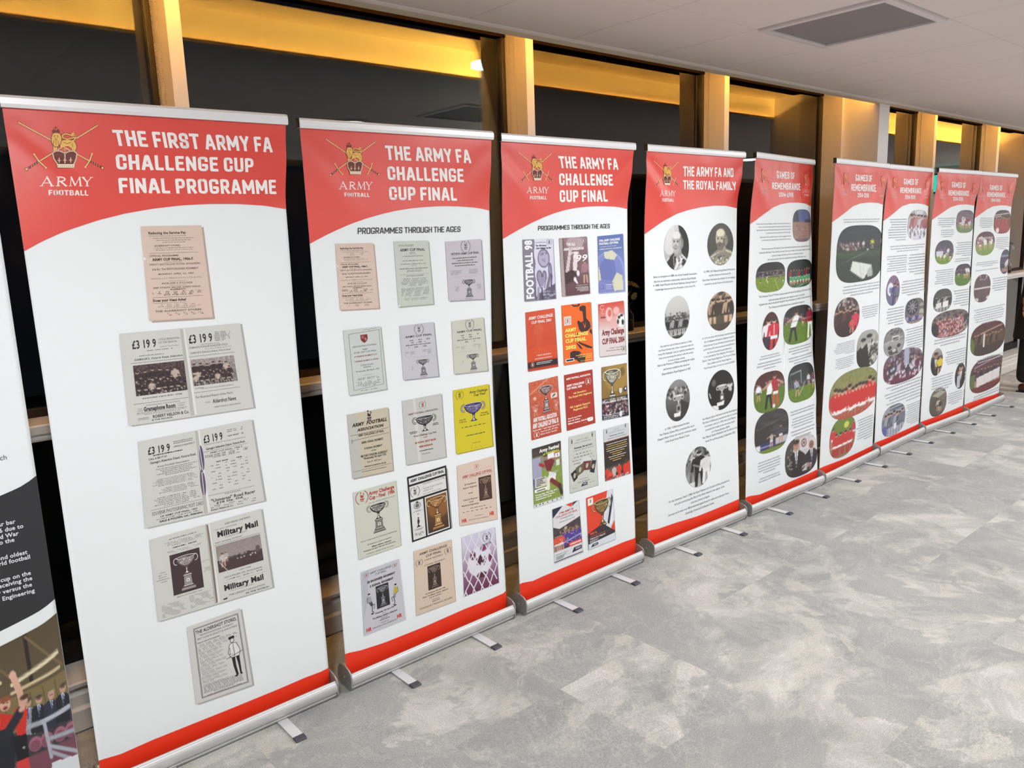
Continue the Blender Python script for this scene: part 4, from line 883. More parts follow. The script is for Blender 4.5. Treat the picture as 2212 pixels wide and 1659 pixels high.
# ------------------------------------------------------------------ drawings
K = (.12, .11, .11); WH = (.93, .92, .91)
def e_(x, y):
    t = (y - 860 - (x - 130) * 0.043) / 350.0
    return ((x - 130 - t * 40) / 575.0, t)
def E(*p): return [e_(x, y) for x, y in p]
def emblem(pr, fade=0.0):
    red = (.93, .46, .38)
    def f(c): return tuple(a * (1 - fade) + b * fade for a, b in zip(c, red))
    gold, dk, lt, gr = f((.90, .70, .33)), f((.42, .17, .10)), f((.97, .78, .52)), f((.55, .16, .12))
    W_ = pr.wd
    for tip, gc, g0, g1, gp, pm in (((133, 877), (637, 1160), (655, 1108), (606, 1203), (722, 1207), (733, 1214)), ((699, 899), (279, 1150), (240, 1103), (320, 1200), (205, 1196), (187, 1206))):
        pr.line(E(tip, gc), W_ * .024, dk, 1); pr.line(E(tip, gc), W_ * .014, lt, 2)
        pr.line(E(gc, gp), W_ * .032, dk, 1); pr.line(E(gc, gp), W_ * .018, gr, 2)
        mid = ((g0[0] + g1[0]) / 2 + (8 if g0[0] > 400 else -8), (g0[1] + g1[1]) / 2)
        pr.line(E(g0, mid, g1), W_ * .026, dk, 1); pr.line(E(g0, mid, g1), W_ * .015, lt, 2)
        for q in (g0, g1): x, y = e_(*q); pr.ell(x, y, .012, .019, lt, 3, 10)
        x, y = e_(*pm); pr.ell(x, y, .021, .034, dk, 2, 14); pr.ell(x, y, .013, .022, lt, 3, 12)
        for k in range(4):
            a = .2 + .2 * k; q = (gc[0] + (gp[0] - gc[0]) * a, gc[1] + (gp[1] - gc[1]) * a)
            pr.line(E((q[0], q[1] - 9), (q[0] + 3, q[1] + 9)), W_ * .004, lt, 3)
    # lion
    def shape(pts, col, lay, grow=5):
        P = np.array(pts, float); c = P.mean(0); d = P - c; n = np.linalg.norm(d, axis=1, keepdims=True)
        pr.poly([e_(*q) for q in (c + d * (1 + grow / n))], dk, lay); pr.poly(E(*pts), col, lay + 1)
    tail = E((508, 1012), (528, 1002), (536, 985), (520, 988), (470, 998), (440, 986), (440, 968), (462, 958), (500, 970), (526, 960))
    pr.line(tail, W_ * .032, dk, 2); pr.line(tail, W_ * .017, gold, 3)
    for a_ in ((500, 968, 520, 950), (505, 975, 532, 972)): pr.line(E(a_[:2], a_[2:]), W_ * .012, gold, 3)
    shape([(423, 1012), (450, 1004), (490, 1003), (522, 1012), (537, 1035), (540, 1062), (528, 1092), (508, 1088), (506, 1064), (478, 1048), (448, 1052), (424, 1060)], gold, 3)
    shape([(370, 1030), (404, 1036), (404, 1062), (398, 1092), (372, 1090), (376, 1062)], gold, 3, 4)
    shape([(372, 957), (395, 951), (418, 958), (430, 978), (431, 1003), (424, 1028), (408, 1046), (394, 1052), (377, 1042), (364, 1018), (361, 985)], gold, 5)
    for x in (378, 392, 406): pr.line(E((x, 1008), (x + (x - 392) * .4, 1040)), W_ * .006, dk, 7)
    pr.line(E((376, 975), (388, 970)), W_ * .006, dk, 7); pr.line(E((398, 970), (411, 975)), W_ * .006, dk, 7)
    for q in ((384, 981), (403, 981), (393, 994)): x, y = e_(*q); pr.ell(x, y, .006, .009, dk, 8, 8)
    pr.line(E((385, 1003), (393, 999), (402, 1003)), W_ * .005, dk, 7)
    pr.line(E((445, 1018), (470, 1030), (500, 1022)), W_ * .005, dk, 7); pr.line(E((510, 1030), (515, 1055)), W_ * .005, dk, 7)
    # crown on the lion's head
    pr.poly(E((366, 952), (362, 932), (376, 925), (392, 934), (408, 925), (420, 934), (416, 954)), f((.45, .13, .10)), 7)
    for q in ((366, 930), (392, 930), (418, 932), (379, 922), (405, 922)): x, y = e_(*q); pr.ell(x, y, .006, .010, f((.80, .45, .3)), 8, 8)
    pr.line(E((390, 926), (390, 906)), W_ * .008, f((.5, .16, .12)), 8); pr.line(E((381, 914), (399, 914)), W_ * .008, f((.5, .16, .12)), 8)
    # royal crown below
    base = [(368, 1092), (392, 1076), (424, 1078), (457, 1096), (490, 1080), (520, 1080), (545, 1100), (538, 1140), (522, 1178), (524, 1204), (402, 1202), (400, 1176), (376, 1138)]
    shape(base, f((.40, .12, .10)), 7, 3)
    cr = f((.93, .86, .74))
    for pts in ([(402, 1176), (378, 1138), (370, 1096), (392, 1080), (424, 1082), (457, 1100)], [(522, 1178), (538, 1138), (543, 1102), (520, 1084), (490, 1084), (457, 1100)], [(457, 1100), (456, 1170)]):
        P = np.array(pts, float); d = np.r_[0, np.cumsum(np.linalg.norm(np.diff(P, axis=0), axis=1))]
        for t in np.arange(0, d[-1] + 1, 11.0):
            x, y = e_(np.interp(t, d, P[:, 0]), np.interp(t, d, P[:, 1])); pr.ell(x, y, .0085, .0135, cr, 9, 10)
    for x in (415, 456, 498):
        pr.line(E((x, 1166), (x, 1132)), W_ * .012, f((.85, .72, .55)), 9); pr.line(E((x - 11, 1150), (x + 11, 1150)), W_ * .010, f((.85, .72, .55)), 9)
    pr.poly(E((399, 1176), (525, 1180), (524, 1206), (402, 1202)), cr, 10)
    for k in range(8): x, y = e_(408 + k * 15, 1190 + k * .5); pr.ell(x, y, .005, .010, f((.25, .10, .10)), 11, 8)
    pr.line(E((457, 1096), (457, 1058)), W_ * .010, f((.85, .62, .4)), 9); pr.line(E((444, 1073), (470, 1073)), W_ * .010, f((.85, .62, .4)), 9)

def serif_army(pr, col):
    """the word ARMY drawn with thin serifs, spread across the box"""
    lw, th, sf = pr.ht * .155, pr.ht * .07, pr.ht * .055
    a = pr.ht / pr.wd
    def L(p, wd): pr.line(p, wd, col, 2)
    x = 0.0
    L([(.02, 1), (.115, .0)], th); L([(.105, .0), (.215, 1)], lw); L([(.055, .66), (.175, .66)], th)
    L([(-.01, .98), (.055, .98)], sf); L([(.175, .98), (.25, .98)], sf)
    L([(.325, .02), (.325, .98)], lw); L([(.29, .98), (.36, .98)], sf); L([(.29, .02), (.33, .02)], sf)
    pr.ring(.345, .26, .105, .235, lw * .85, col, 2, 16, -90, 90); L([(.325, .03), (.35, .03)], th); L([(.325, .50), (.36, .50)], th)
    L([(.37, .50), (.475, .98)], lw); L([(.45, .98), (.50, .98)], sf)
    L([(.555, .98), (.575, .02)], th); L([(.57, .0), (.65, .93)], lw); L([(.65, .95), (.735, .0)], th); L([(.735, .0), (.757, .98)], lw)
    L([(.53, .98), (.585, .98)], sf); L([(.725, .98), (.79, .98)], sf)
    L([(.80, .02), (.885, .55)], lw); L([(.885, .55), (.97, .02)], th); L([(.885, .52), (.885, .98)], lw)
    L([(.77, .02), (.84, .02)], sf); L([(.94, .02), (1.0, .02)], sf); L([(.85, .98), (.92, .98)], sf)

def cup(pr, a, b, c, d, dk, md, lt, plinth=True, lay=3):
    """engraved two-handled bowl on a short foot, with or without its plinth"""
    X = lambda x: a + (c - a) * x
    Y = (lambda y: b + (d - b) * y) if plinth else (lambda y: b + (d - b) * y / .57)
    P = lambda *q: [(X(x), Y(y)) for x, y in q]
    w_ = pr.wd * (c - a); yh = (Y(1) - Y(0)); r = random.Random(int(a * 997) + int(b * 91))
    for sx, a0, a1 in ((.115, 80, 300), (.885, -120, 100)):
        th = np.radians(np.linspace(a0, a1, 16)); pts = [(X(sx + .10 * math.cos(t)), Y(.165 + .085 * math.sin(t))) for t in th]
        pr.line(pts, w_ * .060, dk, lay); pr.line(pts, w_ * .026, lt, lay + 1)
    bowl = [(.13, .09), (.87, .09), (.86, .165), (.80, .24), (.70, .30), (.57, .345), (.55, .38), (.45, .38), (.43, .345), (.30, .30), (.20, .24), (.14, .165)]
    pr.poly(P(*bowl), dk, lay + 1)
    pr.poly(P((.17, .12), (.83, .12), (.82, .175), (.72, .25), (.58, .31), (.42, .31), (.28, .25), (.18, .175)), md, lay + 2)
    for k in range(60):
        x = r.uniform(.17, .83); t = 1 - ((x - .5) / .36) ** 2; y = .125 + r.random() * .17 * max(.25, t)
        pr.ell(X(x), Y(y), (c - a) * r.uniform(.010, .030), yh * r.uniform(.005, .013), (dk, lt, dk, md)[k % 4], lay + 3, 7, rot=0)
    pr.ell(X(.5), Y(.09), (c - a) * .385, yh * .046, lt, lay + 4, 24); pr.ell(X(.5), Y(.091), (c - a) * .35, yh * .034, dk, lay + 5, 24); pr.ell(X(.42), Y(.096), (c - a) * .16, yh * .014, md, lay + 6, 14)
    pr.poly(P((.45, .375), (.55, .375), (.53, .455), (.58, .50), (.65, .545), (.35, .545), (.42, .50), (.47, .455)), dk, lay + 1)
    pr.poly(P((.475, .385), (.51, .385), (.50, .46), (.55, .52), (.44, .52), (.485, .46)), lt, lay + 2)
    if plinth:
        pr.poly(P((.33, .55), (.67, .55), (.70, .60), (.30, .60)), dk, lay + 1); pr.poly(P((.35, .562), (.65, .562), (.66, .58), (.34, .58)), lt, lay + 2)
        pr.poly(P((.355, .60), (.645, .60), (.665, .83), (.335, .83)), md, lay + 1)
        pr.line(P((.355, .60), (.335, .83)), w_ * .018, dk, lay + 2); pr.line(P((.645, .60), (.665, .83)), w_ * .018, dk, lay + 2)
        pr.poly(P((.42, .65), (.58, .65), (.59, .775), (.41, .775)), dk, lay + 2); pr.poly(P((.435, .662), (.565, .662), (.575, .763), (.425, .763)), lt, lay + 3); pr.poly(P((.47, .68), (.53, .69), (.52, .75), (.47, .74)), md, lay + 4)
        pr.poly(P((.30, .83), (.70, .83), (.74, .89), (.26, .89)), dk, lay + 1); pr.poly(P((.32, .84), (.68, .84), (.69, .858), (.31, .858)), lt, lay + 2)
        pr.poly(P((.23, .90), (.77, .90), (.79, .96), (.21, .96)), md, lay + 1); pr.line(P((.21, .965), (.79, .965)), w_ * .02, dk, lay + 2)

def crest(pr, cx, cy, r, col, inner=None, words=True, lay=3):
    """small round badge: lion over crown between two curved words"""
    ry = r * pr.wd / pr.ht
    inner = inner or col
    if words:
        pr.ring(cx, cy, r, ry, r * pr.wd * .11, tuple(min(1, q_ * .8 + .16) for q_ in col), lay, 14, 120, 240); pr.ring(cx, cy, r, ry, r * pr.wd * .11, tuple(min(1, q_ * .8 + .16) for q_ in col), lay, 14, -60, 60)
    q = lambda *p: [(cx + x * r, cy + y * ry) for x, y in p]
    pr.poly(q((-.32, .05), (-.12, .18), (.0, .08), (.12, .18), (.32, .05), (.26, .55), (-.26, .55)), inner, lay)
    pr.poly(q((-.2, .02), (-.26, -.35), (-.1, -.5), (.02, -.3), (.22, -.28), (.26, .02)), inner, lay)
    pr.line(q((.2, -.25), (.36, -.5), (.18, -.6)), r * pr.wd * .09, inner, lay); pr.ell(cx - .14 * r, cy - .72 * ry, .1 * r, .14 * ry, inner, lay, 8)
    pr.line(q((-.22, .38), (.22, .38)), r * pr.wd * .06, WH, lay + 1)

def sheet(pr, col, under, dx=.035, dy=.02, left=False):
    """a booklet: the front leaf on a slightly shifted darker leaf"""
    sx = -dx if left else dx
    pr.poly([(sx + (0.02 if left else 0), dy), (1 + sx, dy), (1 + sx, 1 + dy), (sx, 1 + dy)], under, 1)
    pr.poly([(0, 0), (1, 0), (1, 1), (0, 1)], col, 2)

RN = (.66, .23, .20)
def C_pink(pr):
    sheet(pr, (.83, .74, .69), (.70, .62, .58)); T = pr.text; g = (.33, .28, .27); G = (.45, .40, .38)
    pr.poly([(0, .32), (.04, .34), (0, .36)], (.93, .93, .93), 3)
    T(.11, .060, .72, .085, 'Reducing the Service Pay', g, 2, fit=True); pr.line([(.11, .105), (.72, .105)], .0009, g, 3)
    pr.greek(.16, .12, .86, .185, 3, (.60, .53, .50), 3, .4); T(.18, .200, .60, .216, 'ALDERSHOT STORES', g, 1); pr.greek(.16, .225, .84, .265, 2, (.60, .53, .50), 4, .4)
    pr.line([(.09, .285), (.88, .285)], .0008, g, 3)
    T(.09, .305, .56, .322, 'OFFICIAL PROGRAMME.', g, 1, shear=.2); T(.13, .34, .80, .365, 'ARMY CUP FINAL, 1906-7.', (.2, .16, .16), 2)
    pr.line([(.33, .383), (.60, .383)], .0007, g, 3)
    T(.08, .395, .90, .413, 'DEPOT BATTALION ROYAL ENGINEERS', G, 1); T(.11, .445, .86, .465, '2nd Bn. The BEDFORDSHIRE REGIMENT', G, 1)
    T(.20, .50, .78, .515, 'MONDAY, APRIL 1st, 1907.', g, 1, shear=.2); T(.08, .545, .90, .560, 'General Sir J. D. P. FRENCH, G.C.V.O., K.C.B., K.C.M.G.', G, 0)
    pr.line([(.36, .585), (.64, .585)], .0006, g, 3); T(.24, .60, .74, .616, 'KICK-OFF 3 O\'CLOCK.', g, 1, shear=.2); pr.line([(.36, .632), (.64, .632)], .0006, g, 3)
    T(.10, .645, .86, .660, 'ARMY ATHLETIC GROUND, QUEEN\'S AVENUE,', g, 1); T(.36, .668, .62, .682, 'ALDERSHOT.', g, 2); pr.greek(.07, .69, .90, .74, 3, g, 5, .5, .03)
    pr.line([(.08, .755), (.88, .755)], .0008, g, 3); T(.08, .775, .60, .80, 'Does your Head Ache?', (.2, .16, .16), 2); pr.line([(.08, .818), (.60, .818)], .0007, g, 3)
    pr.greek(.14, .83, .84, .885, 3, (.56, .50, .47), 6, .4); T(.10, .895, .84, .914, 'THE ALDERSHOT STORES.', g, 1); pr.greek(.22, .925, .88, .96, 2, G, 7, .45, .05)

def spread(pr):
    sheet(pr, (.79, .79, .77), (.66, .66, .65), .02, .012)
    pr.poly([(.475, .0), (.50, .02), (.50, .985), (.47, .99)], (.71, .70, .67), 3); pr.poly([(.50, .02), (.515, .0), (.52, .98), (.50, .985)], (.86, .86, .85), 3)
def teamphoto(n, seed, bg, w_=72, h=44):
    cv = Cv(w_, h, bg, tuple(x * .75 for x in bg), seed); cv.noise(.05, 2)
    R = cv.r
    for row, (yf, hh, k) in enumerate(((.80, .62, n), (.88, .48, n), (.98, .40, n + 1))):
        for j in range(k):
            x = .07 + .86 * (j + (row % 2) * .4) / k; sh = (.72, .66, .62) if R.rand() < .22 else (.20, .15, .16)
            cv.person(x, yf, hh * R.uniform(.92, 1.06), sh, (.7, .66, .6), (.74, .64, .58), (.15, .12, .12), hair=(.15, .1, .1))
    cv.speckle(.05, .8, .95, .97, 30, .015, .02, [(.8, .76, .7)], .7); cv.noise(.04)
    return cv
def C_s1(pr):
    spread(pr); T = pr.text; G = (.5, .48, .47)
    T(.085, .09, .27, .175, '£3 19 9', K, 1); T(.29, .09, .46, .11, 'CYCLE SENSATION', G, 1); T(.29, .125, .44, .145, 'OF THE SEASON.', G, 1); T(.30, .17, .45, .185, 'Limited to Twenty Machines.', G, 0)
    pr.greek(.19, .20, .40, .215, 1, G, 8, .7, .1); pr.greek(.12, .25, .33, .265, 1, G, 9, .7); T(.09, .285, .47, .305, "GAMAGE'S, Victoria Road, Aldershot.", (.3, .29, .3), 1, shear=.15)
    pr.line([(.06, .33), (.485, .33)], .0009, K, 3)
    pr.canvas(teamphoto(6, 5, (.30, .23, .24)), .075, .355, .475, .69, 3)
    pr.greek(.10, .71, .44, .735, 1, G, 12, .6); pr.line([(.05, .775), (.48, .775)], .0009, K, 3); T(.14, .795, .40, .81, 'DANCE RECORDS AND EVERY MAKER', G, 0); 
    T(.12, .82, .36, .865, 'Gramaphone Room', (.2, .2, .2), 2); T(.075, .825, .11, .84, 'OUR', G, 0); T(.075, .848, .115, .862, 'NEW', G, 0); T(.375, .82, .44, .835, 'IS NOW', G, 0); T(.38, .845, .43, .86, 'OPEN', G, 0)
    pr.greek(.06, .87, .45, .91, 3, G, 14, .45); T(.18, .92, .46, .952, 'ROBERT NELSON & Co.', K, 1); pr.greek(.06, .93, .16, .96, 2, G, 15, .5); T(.17, .965, .33, .98, '& THE ARCADE.', K, 1)
    T(.535, .085, .735, .175, '£3 19 9', K, 1); pr.greek(.755, .07, .90, .18, 9, (.35, .35, .35), 16, .5, .08, 'l')
    T(.63, .19, .79, .205, 'which includes all accessories', G, 0); T(.53, .215, .86, .235, "GAMAGE'S POPULAR ROADSTER CYCLE", G, 1); T(.66, .245, .89, .26, 'For Ladies or Gents, at £3 19 9', G, 0); T(.53, .275, .88, .295, "GAMAGE'S Aldershot Depot, Victoria Road", G, 1, shear=.15)
    pr.line([(.51, .325), (.91, .325)], .0009, K, 3)
    pr.canvas(teamphoto(6, 9, (.62, .58, .57)), .525, .36, .90, .66, 3)
    pr.greek(.53, .68, .63, .695, 1, G, 17, .6); T(.58, .69, .86, .705, 'DEPOT BATTALION, ROYAL ENGINEERS, ALDERSHOT', G, 0); pr.line([(.51, .735), (.91, .735)], .0009, K, 3)
    T(.53, .775, .84, .80, 'For Illustrated Report of the Match', K, 0); T(.60, .855, .64, .868, 'SEE', G, 0); T(.66, .835, .86, .88, 'Aldershot News', (.2, .2, .2), 1, shear=.1); T(.67, .92, .90, .935, 'NEXT FRIDAY, ONE PENNY.', G, 1)
def C_s2(pr):
    spread(pr); T = pr.text; G = (.45, .44, .43)
    T(.07, .09, .25, .17, '£3 19 9', K, 1); pr.greek(.28, .07, .45, .11, 2, G, 1, .5); T(.28, .125, .46, .145, 'GAMAGE GUARANTEES IT', K, 0); pr.greek(.08, .18, .38, .20, 1, K, 2, .6); T(.07, .215, .22, .235, 'CALL & SEE IT AT', K, 1)
    T(.08, .255, .46, .28, "Gamage's Aldershot Depot, Victoria Road.", K, 1); T(.13, .315, .40, .335, 'Army Football Association.', G, 1, shear=.2)
    for a_, b_, n_ in ((.35, .45, 5), (.47, .56, 6), (.58, .66, 5), (.68, .80, 6)): pr.greek(.08 + .04 * (n_ % 2), a_, .46, b_, n_, G, int(a_ * 90), .42, .2)
    pr.line([(.05, .81), (.47, .81)], .0008, K, 3); T(.06, .835, .47, .875, 'SOUVENIR PHOTOGRAPHIC POST CARD', G, 1); T(.12, .895, .42, .915, 'OF ARMY CUP FINAL, 1907', K, 1); pr.greek(.08, .925, .45, .94, 1, G, 4, .6); T(.11, .95, .46, .97, 'GALE & POLDEN, Ltd., Aldershot.', K, 2, shear=.15)
    T(.54, .08, .71, .165, '£3 19 9', K, 1); pr.greek(.73, .06, .92, .10, 2, G, 5, .45); pr.greek(.73, .125, .92, .15, 1, G, 6, .6); T(.54, .18, .92, .195, 'GAMAGE IN SCORES OF The counter to walk please see to', G, 0)
    T(.55, .225, .91, .25, "Gamage's Aldershot Depot, Victoria Road.", K, 1); pr.line([(.53, .27), (.93, .27)], .0008, K, 3); T(.58, .285, .88, .30, 'ARMY CUP FINAL, 1906-7.', K, 1); pr.greek(.53, .31, .93, .36, 3, (.3, .3, .3), 7, .5, .06)
    pr.greek(.60, .40, .90, .42, 1, K, 8, .6)
    for k in range(9):
        pr.greek(.56 + .04 * (k % 2), .44 + .035 * k, .66, .455 + .035 * k, 1, G, 20 + k, .7); pr.greek(.70, .43 + .035 * k, .80, .445 + .035 * k, 1, G, 30 + k, .7); pr.greek(.83, .425 + .035 * k, .91, .44 + .035 * k, 1, G, 40 + k, .7)
    pr.line([(.52, .79), (.93, .79)], .0008, K, 3); T(.66, .80, .80, .815, 'THE RAGLAN', K, 0); T(.54, .84, .93, .875, '"Universal" Road Racer', K, 1); T(.58, .885, .82, .905, '£10 Os. Od.', K, 2); pr.greek(.53, .915, .93, .95, 2, G, 10, .5, .05); T(.53, .955, .72, .975, 'Robert Nelson & Co.', K, 1); pr.greek(.75, .96, .93, .975, 1, G, 11, .6)
    # two ribbons of the binding
    pr.ell(.505, .33, .018, .15, (.34, .28, .42), 4, 18); pr.ell(.49, .62, .022, .16, (.38, .32, .40), 4, 18); pr.line([(.497, .18), (.503, .5), (.49, .5), (.487, .78)], .002, (.88, .86, .88), 5)
def C_s3(pr):
    spread(pr); T = pr.text; G = (.47, .46, .45)
    pr.greek(.13, .05, .42, .07, 1, G, 2, .6); pr.greek(.11, .09, .46, .15, 4, G, 3, .4); pr.greek(.17, .16, .39, .18, 1, K, 4, .6); pr.greek(.11, .20, .45, .235, 3, G, 5, .4)
    pr.rect(.145, .25, .40, .745, (.24, .18, .19), 3); cup(pr, .17, .27, .38, .73, (.36, .31, .31), (.60, .57, .56), (.88, .87, .86), lay=4)
    pr.greek(.02, .42, .13, .56, 5, G, 6, .3, .4); pr.greek(.41, .42, .49, .46, 2, G, 7, .3); pr.greek(.41, .51, .49, .58, 6, G, 8, .4); T(.17, .765, .38, .78, 'REPLICA OF THE ARMY CUP', K, 0)
    pr.greek(.04, .82, .24, .98, 12, G, 9, .4, .15, 'l'); pr.greek(.27, .80, .48, .96, 12, G, 10, .4, .15, 'l')
    pr.poly([(.485, .0), (.50, .02), (.505, .3), (.50, .97), (.485, .99)], (.50, .45, .42), 4)
    T(.65, .05, .89, .07, 'EVERY FRIDAY, ONE PENNY.', K, 0); T(.55, .095, .76, .11, 'THE ARMY NEWSPAPER.', G, 0); T(.57, .13, .95, .195, 'Military Mail', K, 2); T(.63, .21, .84, .225, 'THE SERVICES OWN EDITION', G, 0)
    T(.54, .25, .79, .265, 'Bright, Interesting, Confidential', G, 1, shear=.15); pr.line([(.53, .285), (.96, .285)], .0009, K, 3)
    cv = Cv(64, 40, (.56, .52, .51), (.60, .56, .55), 3); cv.rect(0, .55, 1, 1, (.27, .21, .21)); cv.noise(.02)
    cv.speckle(.25, .50, .95, .60, 40, .02, .03, [(.3, .27, .27), (.2, .17, .17)]); cv.speckle(.4, .60, .95, .68, 6, .018, .03, [(.92, .92, .92)]); cv.person(.13, .8, .5, (.75, .72, .7), (.7, .7, .7)); cv.person(.2, .65, .35, (.7, .66, .65)); cv.line(.05, .62, .2, 1, .012, (.9, .9, .9)); cv.ell(.9, .5, .05, .12, (.35, .32, .32))
    pr.canvas(cv, .54, .30, .955, .63, 3)
    T(.72, .655, .83, .67, '1907-1908', K, 0); T(.58, .695, .93, .715, 'GALE & POLDEN, LTD., Picture Postcards', G, 1); pr.greek(.58, .73, .95, .75, 1, G, 12, .6); pr.line([(.57, .775), (.96, .775)], .0006, G, 3)
    T(.57, .80, .93, .865, 'Military Mail', K, 2); T(.62, .88, .83, .893, 'THE SERVICES OWN EDITION', G, 0); T(.60, .925, .93, .945, 'THE LARGEST CIRCULATION', K, 0, shear=.2); T(.75, .965, .97, .982, 'IN THE WORLD.', K, 1, shear=.2); pr.poly([(.55, .96), (.59, .955), (.58, .975), (.55, .975)], K, 3)
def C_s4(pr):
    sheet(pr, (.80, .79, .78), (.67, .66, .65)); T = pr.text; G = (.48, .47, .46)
    for pts in ([(.11, .05), (.94, .05), (.94, .95), (.11, .95)], [(.125, .06), (.925, .06), (.925, .94), (.125, .94)]): pr.line(pts, .0014, (.25, .25, .25), 3, True)
    T(.14, .085, .90, .125, 'THE ALDERSHOT STORES.', K, 1); T(.20, .145, .82, .165, 'WELLINGTON BUILDINGS, ALDERSHOT', G, 1, shear=.15); T(.15, .185, .90, .205, 'FIRST CLASS IN QUALITY & LOW IN PRICE.', G, 1, shear=.15)
    T(.14, .235, .56, .25, 'These are a few of our leading lines:', K, 1)
    for k in range(11): pr.greek(.15, .265 + .052 * k, .62 if k > 1 else .90, .31 + .052 * k, 3, G, 50 + k, .42, .08, 'l')
    pr.greek(.15, .80, .86, .92, 8, (.33, .33, .33), 77, .42, .05); T(.20, .93, .82, .94, 'THE ALDERSHOT STORES', K, 0)
    # a soldier in a pillbox cap and tunic
    o_ = .0016
    pr.poly([(.70, .305), (.80, .30), (.815, .33), (.70, .335)], K, 4); pr.ell(.76, .355, .035, .028, (.82, .81, .80), 3); pr.ring(.76, .355, .035, .028, o_, K, 4)
    tun = [(.70, .40), (.76, .385), (.83, .40), (.88, .50), (.86, .55), (.85, .57), (.70, .57), (.68, .53), (.66, .50)]
    pr.poly(tun, (.86, .85, .84), 3); pr.line(tun, o_, K, 4, True); pr.line([(.765, .40), (.77, .56)], o_, K, 4); pr.line([(.70, .44), (.69, .52), (.74, .53)], o_, K, 4)
    pr.poly([(.71, .57), (.77, .57), (.77, .68), (.79, .80), (.75, .80), (.72, .68)], K, 4); pr.poly([(.79, .57), (.85, .57), (.85, .68), (.85, .79), (.82, .79), (.81, .68)], K, 4)
    pr.poly([(.75, .80), (.79, .80), (.76, .825), (.71, .82)], K, 4); pr.poly([(.82, .79), (.85, .79), (.87, .81), (.83, .815)], K, 4); pr.line([(.62, .565), (.92, .52)], o_, K, 5)
def C_early(pr, paper, under, head, sub, crested, cupped, shade=None):
    sheet(pr, paper, under); T = pr.text; G = tuple(x * .62 for x in paper); y = .03
    if crested:
        crest(pr, .55, .10, .13, (.42, .40, .42)); T(.14, .20, .92, .235, head, K, 1)
        for k, (a_, b_) in enumerate(((.15, .85), (.28, .75), (.12, .88), (.2, .8))): pr.greek(a_, .275 + k * .042, b_, .305 + k * .042, 1, (.38, .36, .37), 3 + k, .6, .05)
        pr.greek(.1, .49, .42, .575, 4, G, 8, .4, .2, 'l'); pr.greek(.6, .48, .92, .57, 4, G, 9, .4, .2, 'l'); pr.line([(.12, .60), (.9, .60)], .0004, G, 3)
        cup(pr, .40, .64, .76, .96, K, (.48, .47, .48), (.80, .80, .80), lay=3); pr.greek(.16, .76, .30, .85, 5, G, 10, .4); T(.46, .975, .66, .986, 'PRICE THREEPENCE', K, 0)
        if 'FIFTIETH' in head: pr.greek(.80, .74, .93, .83, 5, G, 11, .4)
    else:
        T(.12, .055, .56, .075, 'OFFICIAL PROGRAMME', G, 0); pr.line([(.12, .085), (.56, .085)], .0004, G, 3); T(.16, .115, .88, .155, head, K, 1); T(.42, .175, .58, .188, '1920-21', K, 1)
        pr.line([(.4, .205), (.62, .205)], .0005, K, 3); T(.22, .225, .82, .24, '1st TRAINING BATTALION, R.E.', G, 1); T(.22, .295, .80, .31, 'ROYAL ARMY MEDICAL CORPS', G, 1); T(.14, .345, .88, .36, 'ON MONDAY, MARCH 28TH, 1921', G, 1); T(.44, .375, .60, .388, 'KICK OFF', G, 0)
        T(.10, .415, .92, .432, 'COMMAND CENTRAL GROUND, QUEENS AVENUE, ALDERSHOT', K, 0); pr.greek(.28, .445, .76, .48, 2, G, 4, .5); pr.line([(.1, .515), (.93, .515)], .0006, K, 3); T(.28, .53, .78, .545, 'ARMY FOOTBALL ASSOCIATION', K, 0)
        pr.greek(.1, .57, .92, .70, 6, G, 5, .42); pr.greek(.1, .72, .92, .86, 8, G, 6, .45, .04); pr.greek(.15, .88, .9, .92, 2, G, 7, .4)
        pr.poly([(0, .97), (.05, .985), (.06, 1), (0, 1)], (.93, .93, .92), 3)
def C_2d(pr):
    sheet(pr, (.77, .79, .78), (.64, .66, .65), .03, .02, False); T = pr.text; G = (.45, .46, .46)
    pr.line([(.5, .035), (.62, .02), (.66, .035), (.74, .02), (.82, .03), (.88, .015)], .0008, K, 3)
    pr.line([(.13, .07), (.95, .05), (.93, .91), (.13, .94)], .0012, (.3, .3, .3), 3, True)
    pr.poly([(.43, .10), (.62, .10), (.62, .17), (.59, .20), (.525, .23), (.46, .20), (.43, .17)], (.45, .14, .14), 3); pr.poly([(.45, .115), (.52, .115), (.52, .16), (.46, .16)], (.7, .35, .3), 4); pr.ell(.56, .17, .03, .025, (.66, .45, .42), 4)
    for a_, b_, y, s_, c_ in ((.20, .85, .26, 'ASSOCIATION FOOTBALL', G), (.45, .60, .315, 'ARMY', G), (.22, .82, .355, 'INTER UNIT CUP FINAL', G), (.22, .84, .415, '67 TRAINING REGIMENT R.A.C', (.55, .2, .2)), (.20, .86, .49, '7 TRAINING REGIMENT R. SIGNALS', (.55, .2, .2)), (.36, .70, .555, 'Central Ground', G), (.43, .64, .59, 'Aldershot', G), (.22, .85, .645, 'Wednesday, 8th April, 1953', G)):
        T(a_, y, b_, y + .022, s_, c_, 1)
    pr.line([(.38, .73), (.66, .73)], .0006, K, 3); pr.greek(.2, .76, .84, .80, 2, G, 2, .5); pr.greek(.2, .82, .86, .91, 4, G, 3, .45, .08); pr.greek(.26, .955, .76, .967, 1, K, 4, .6)
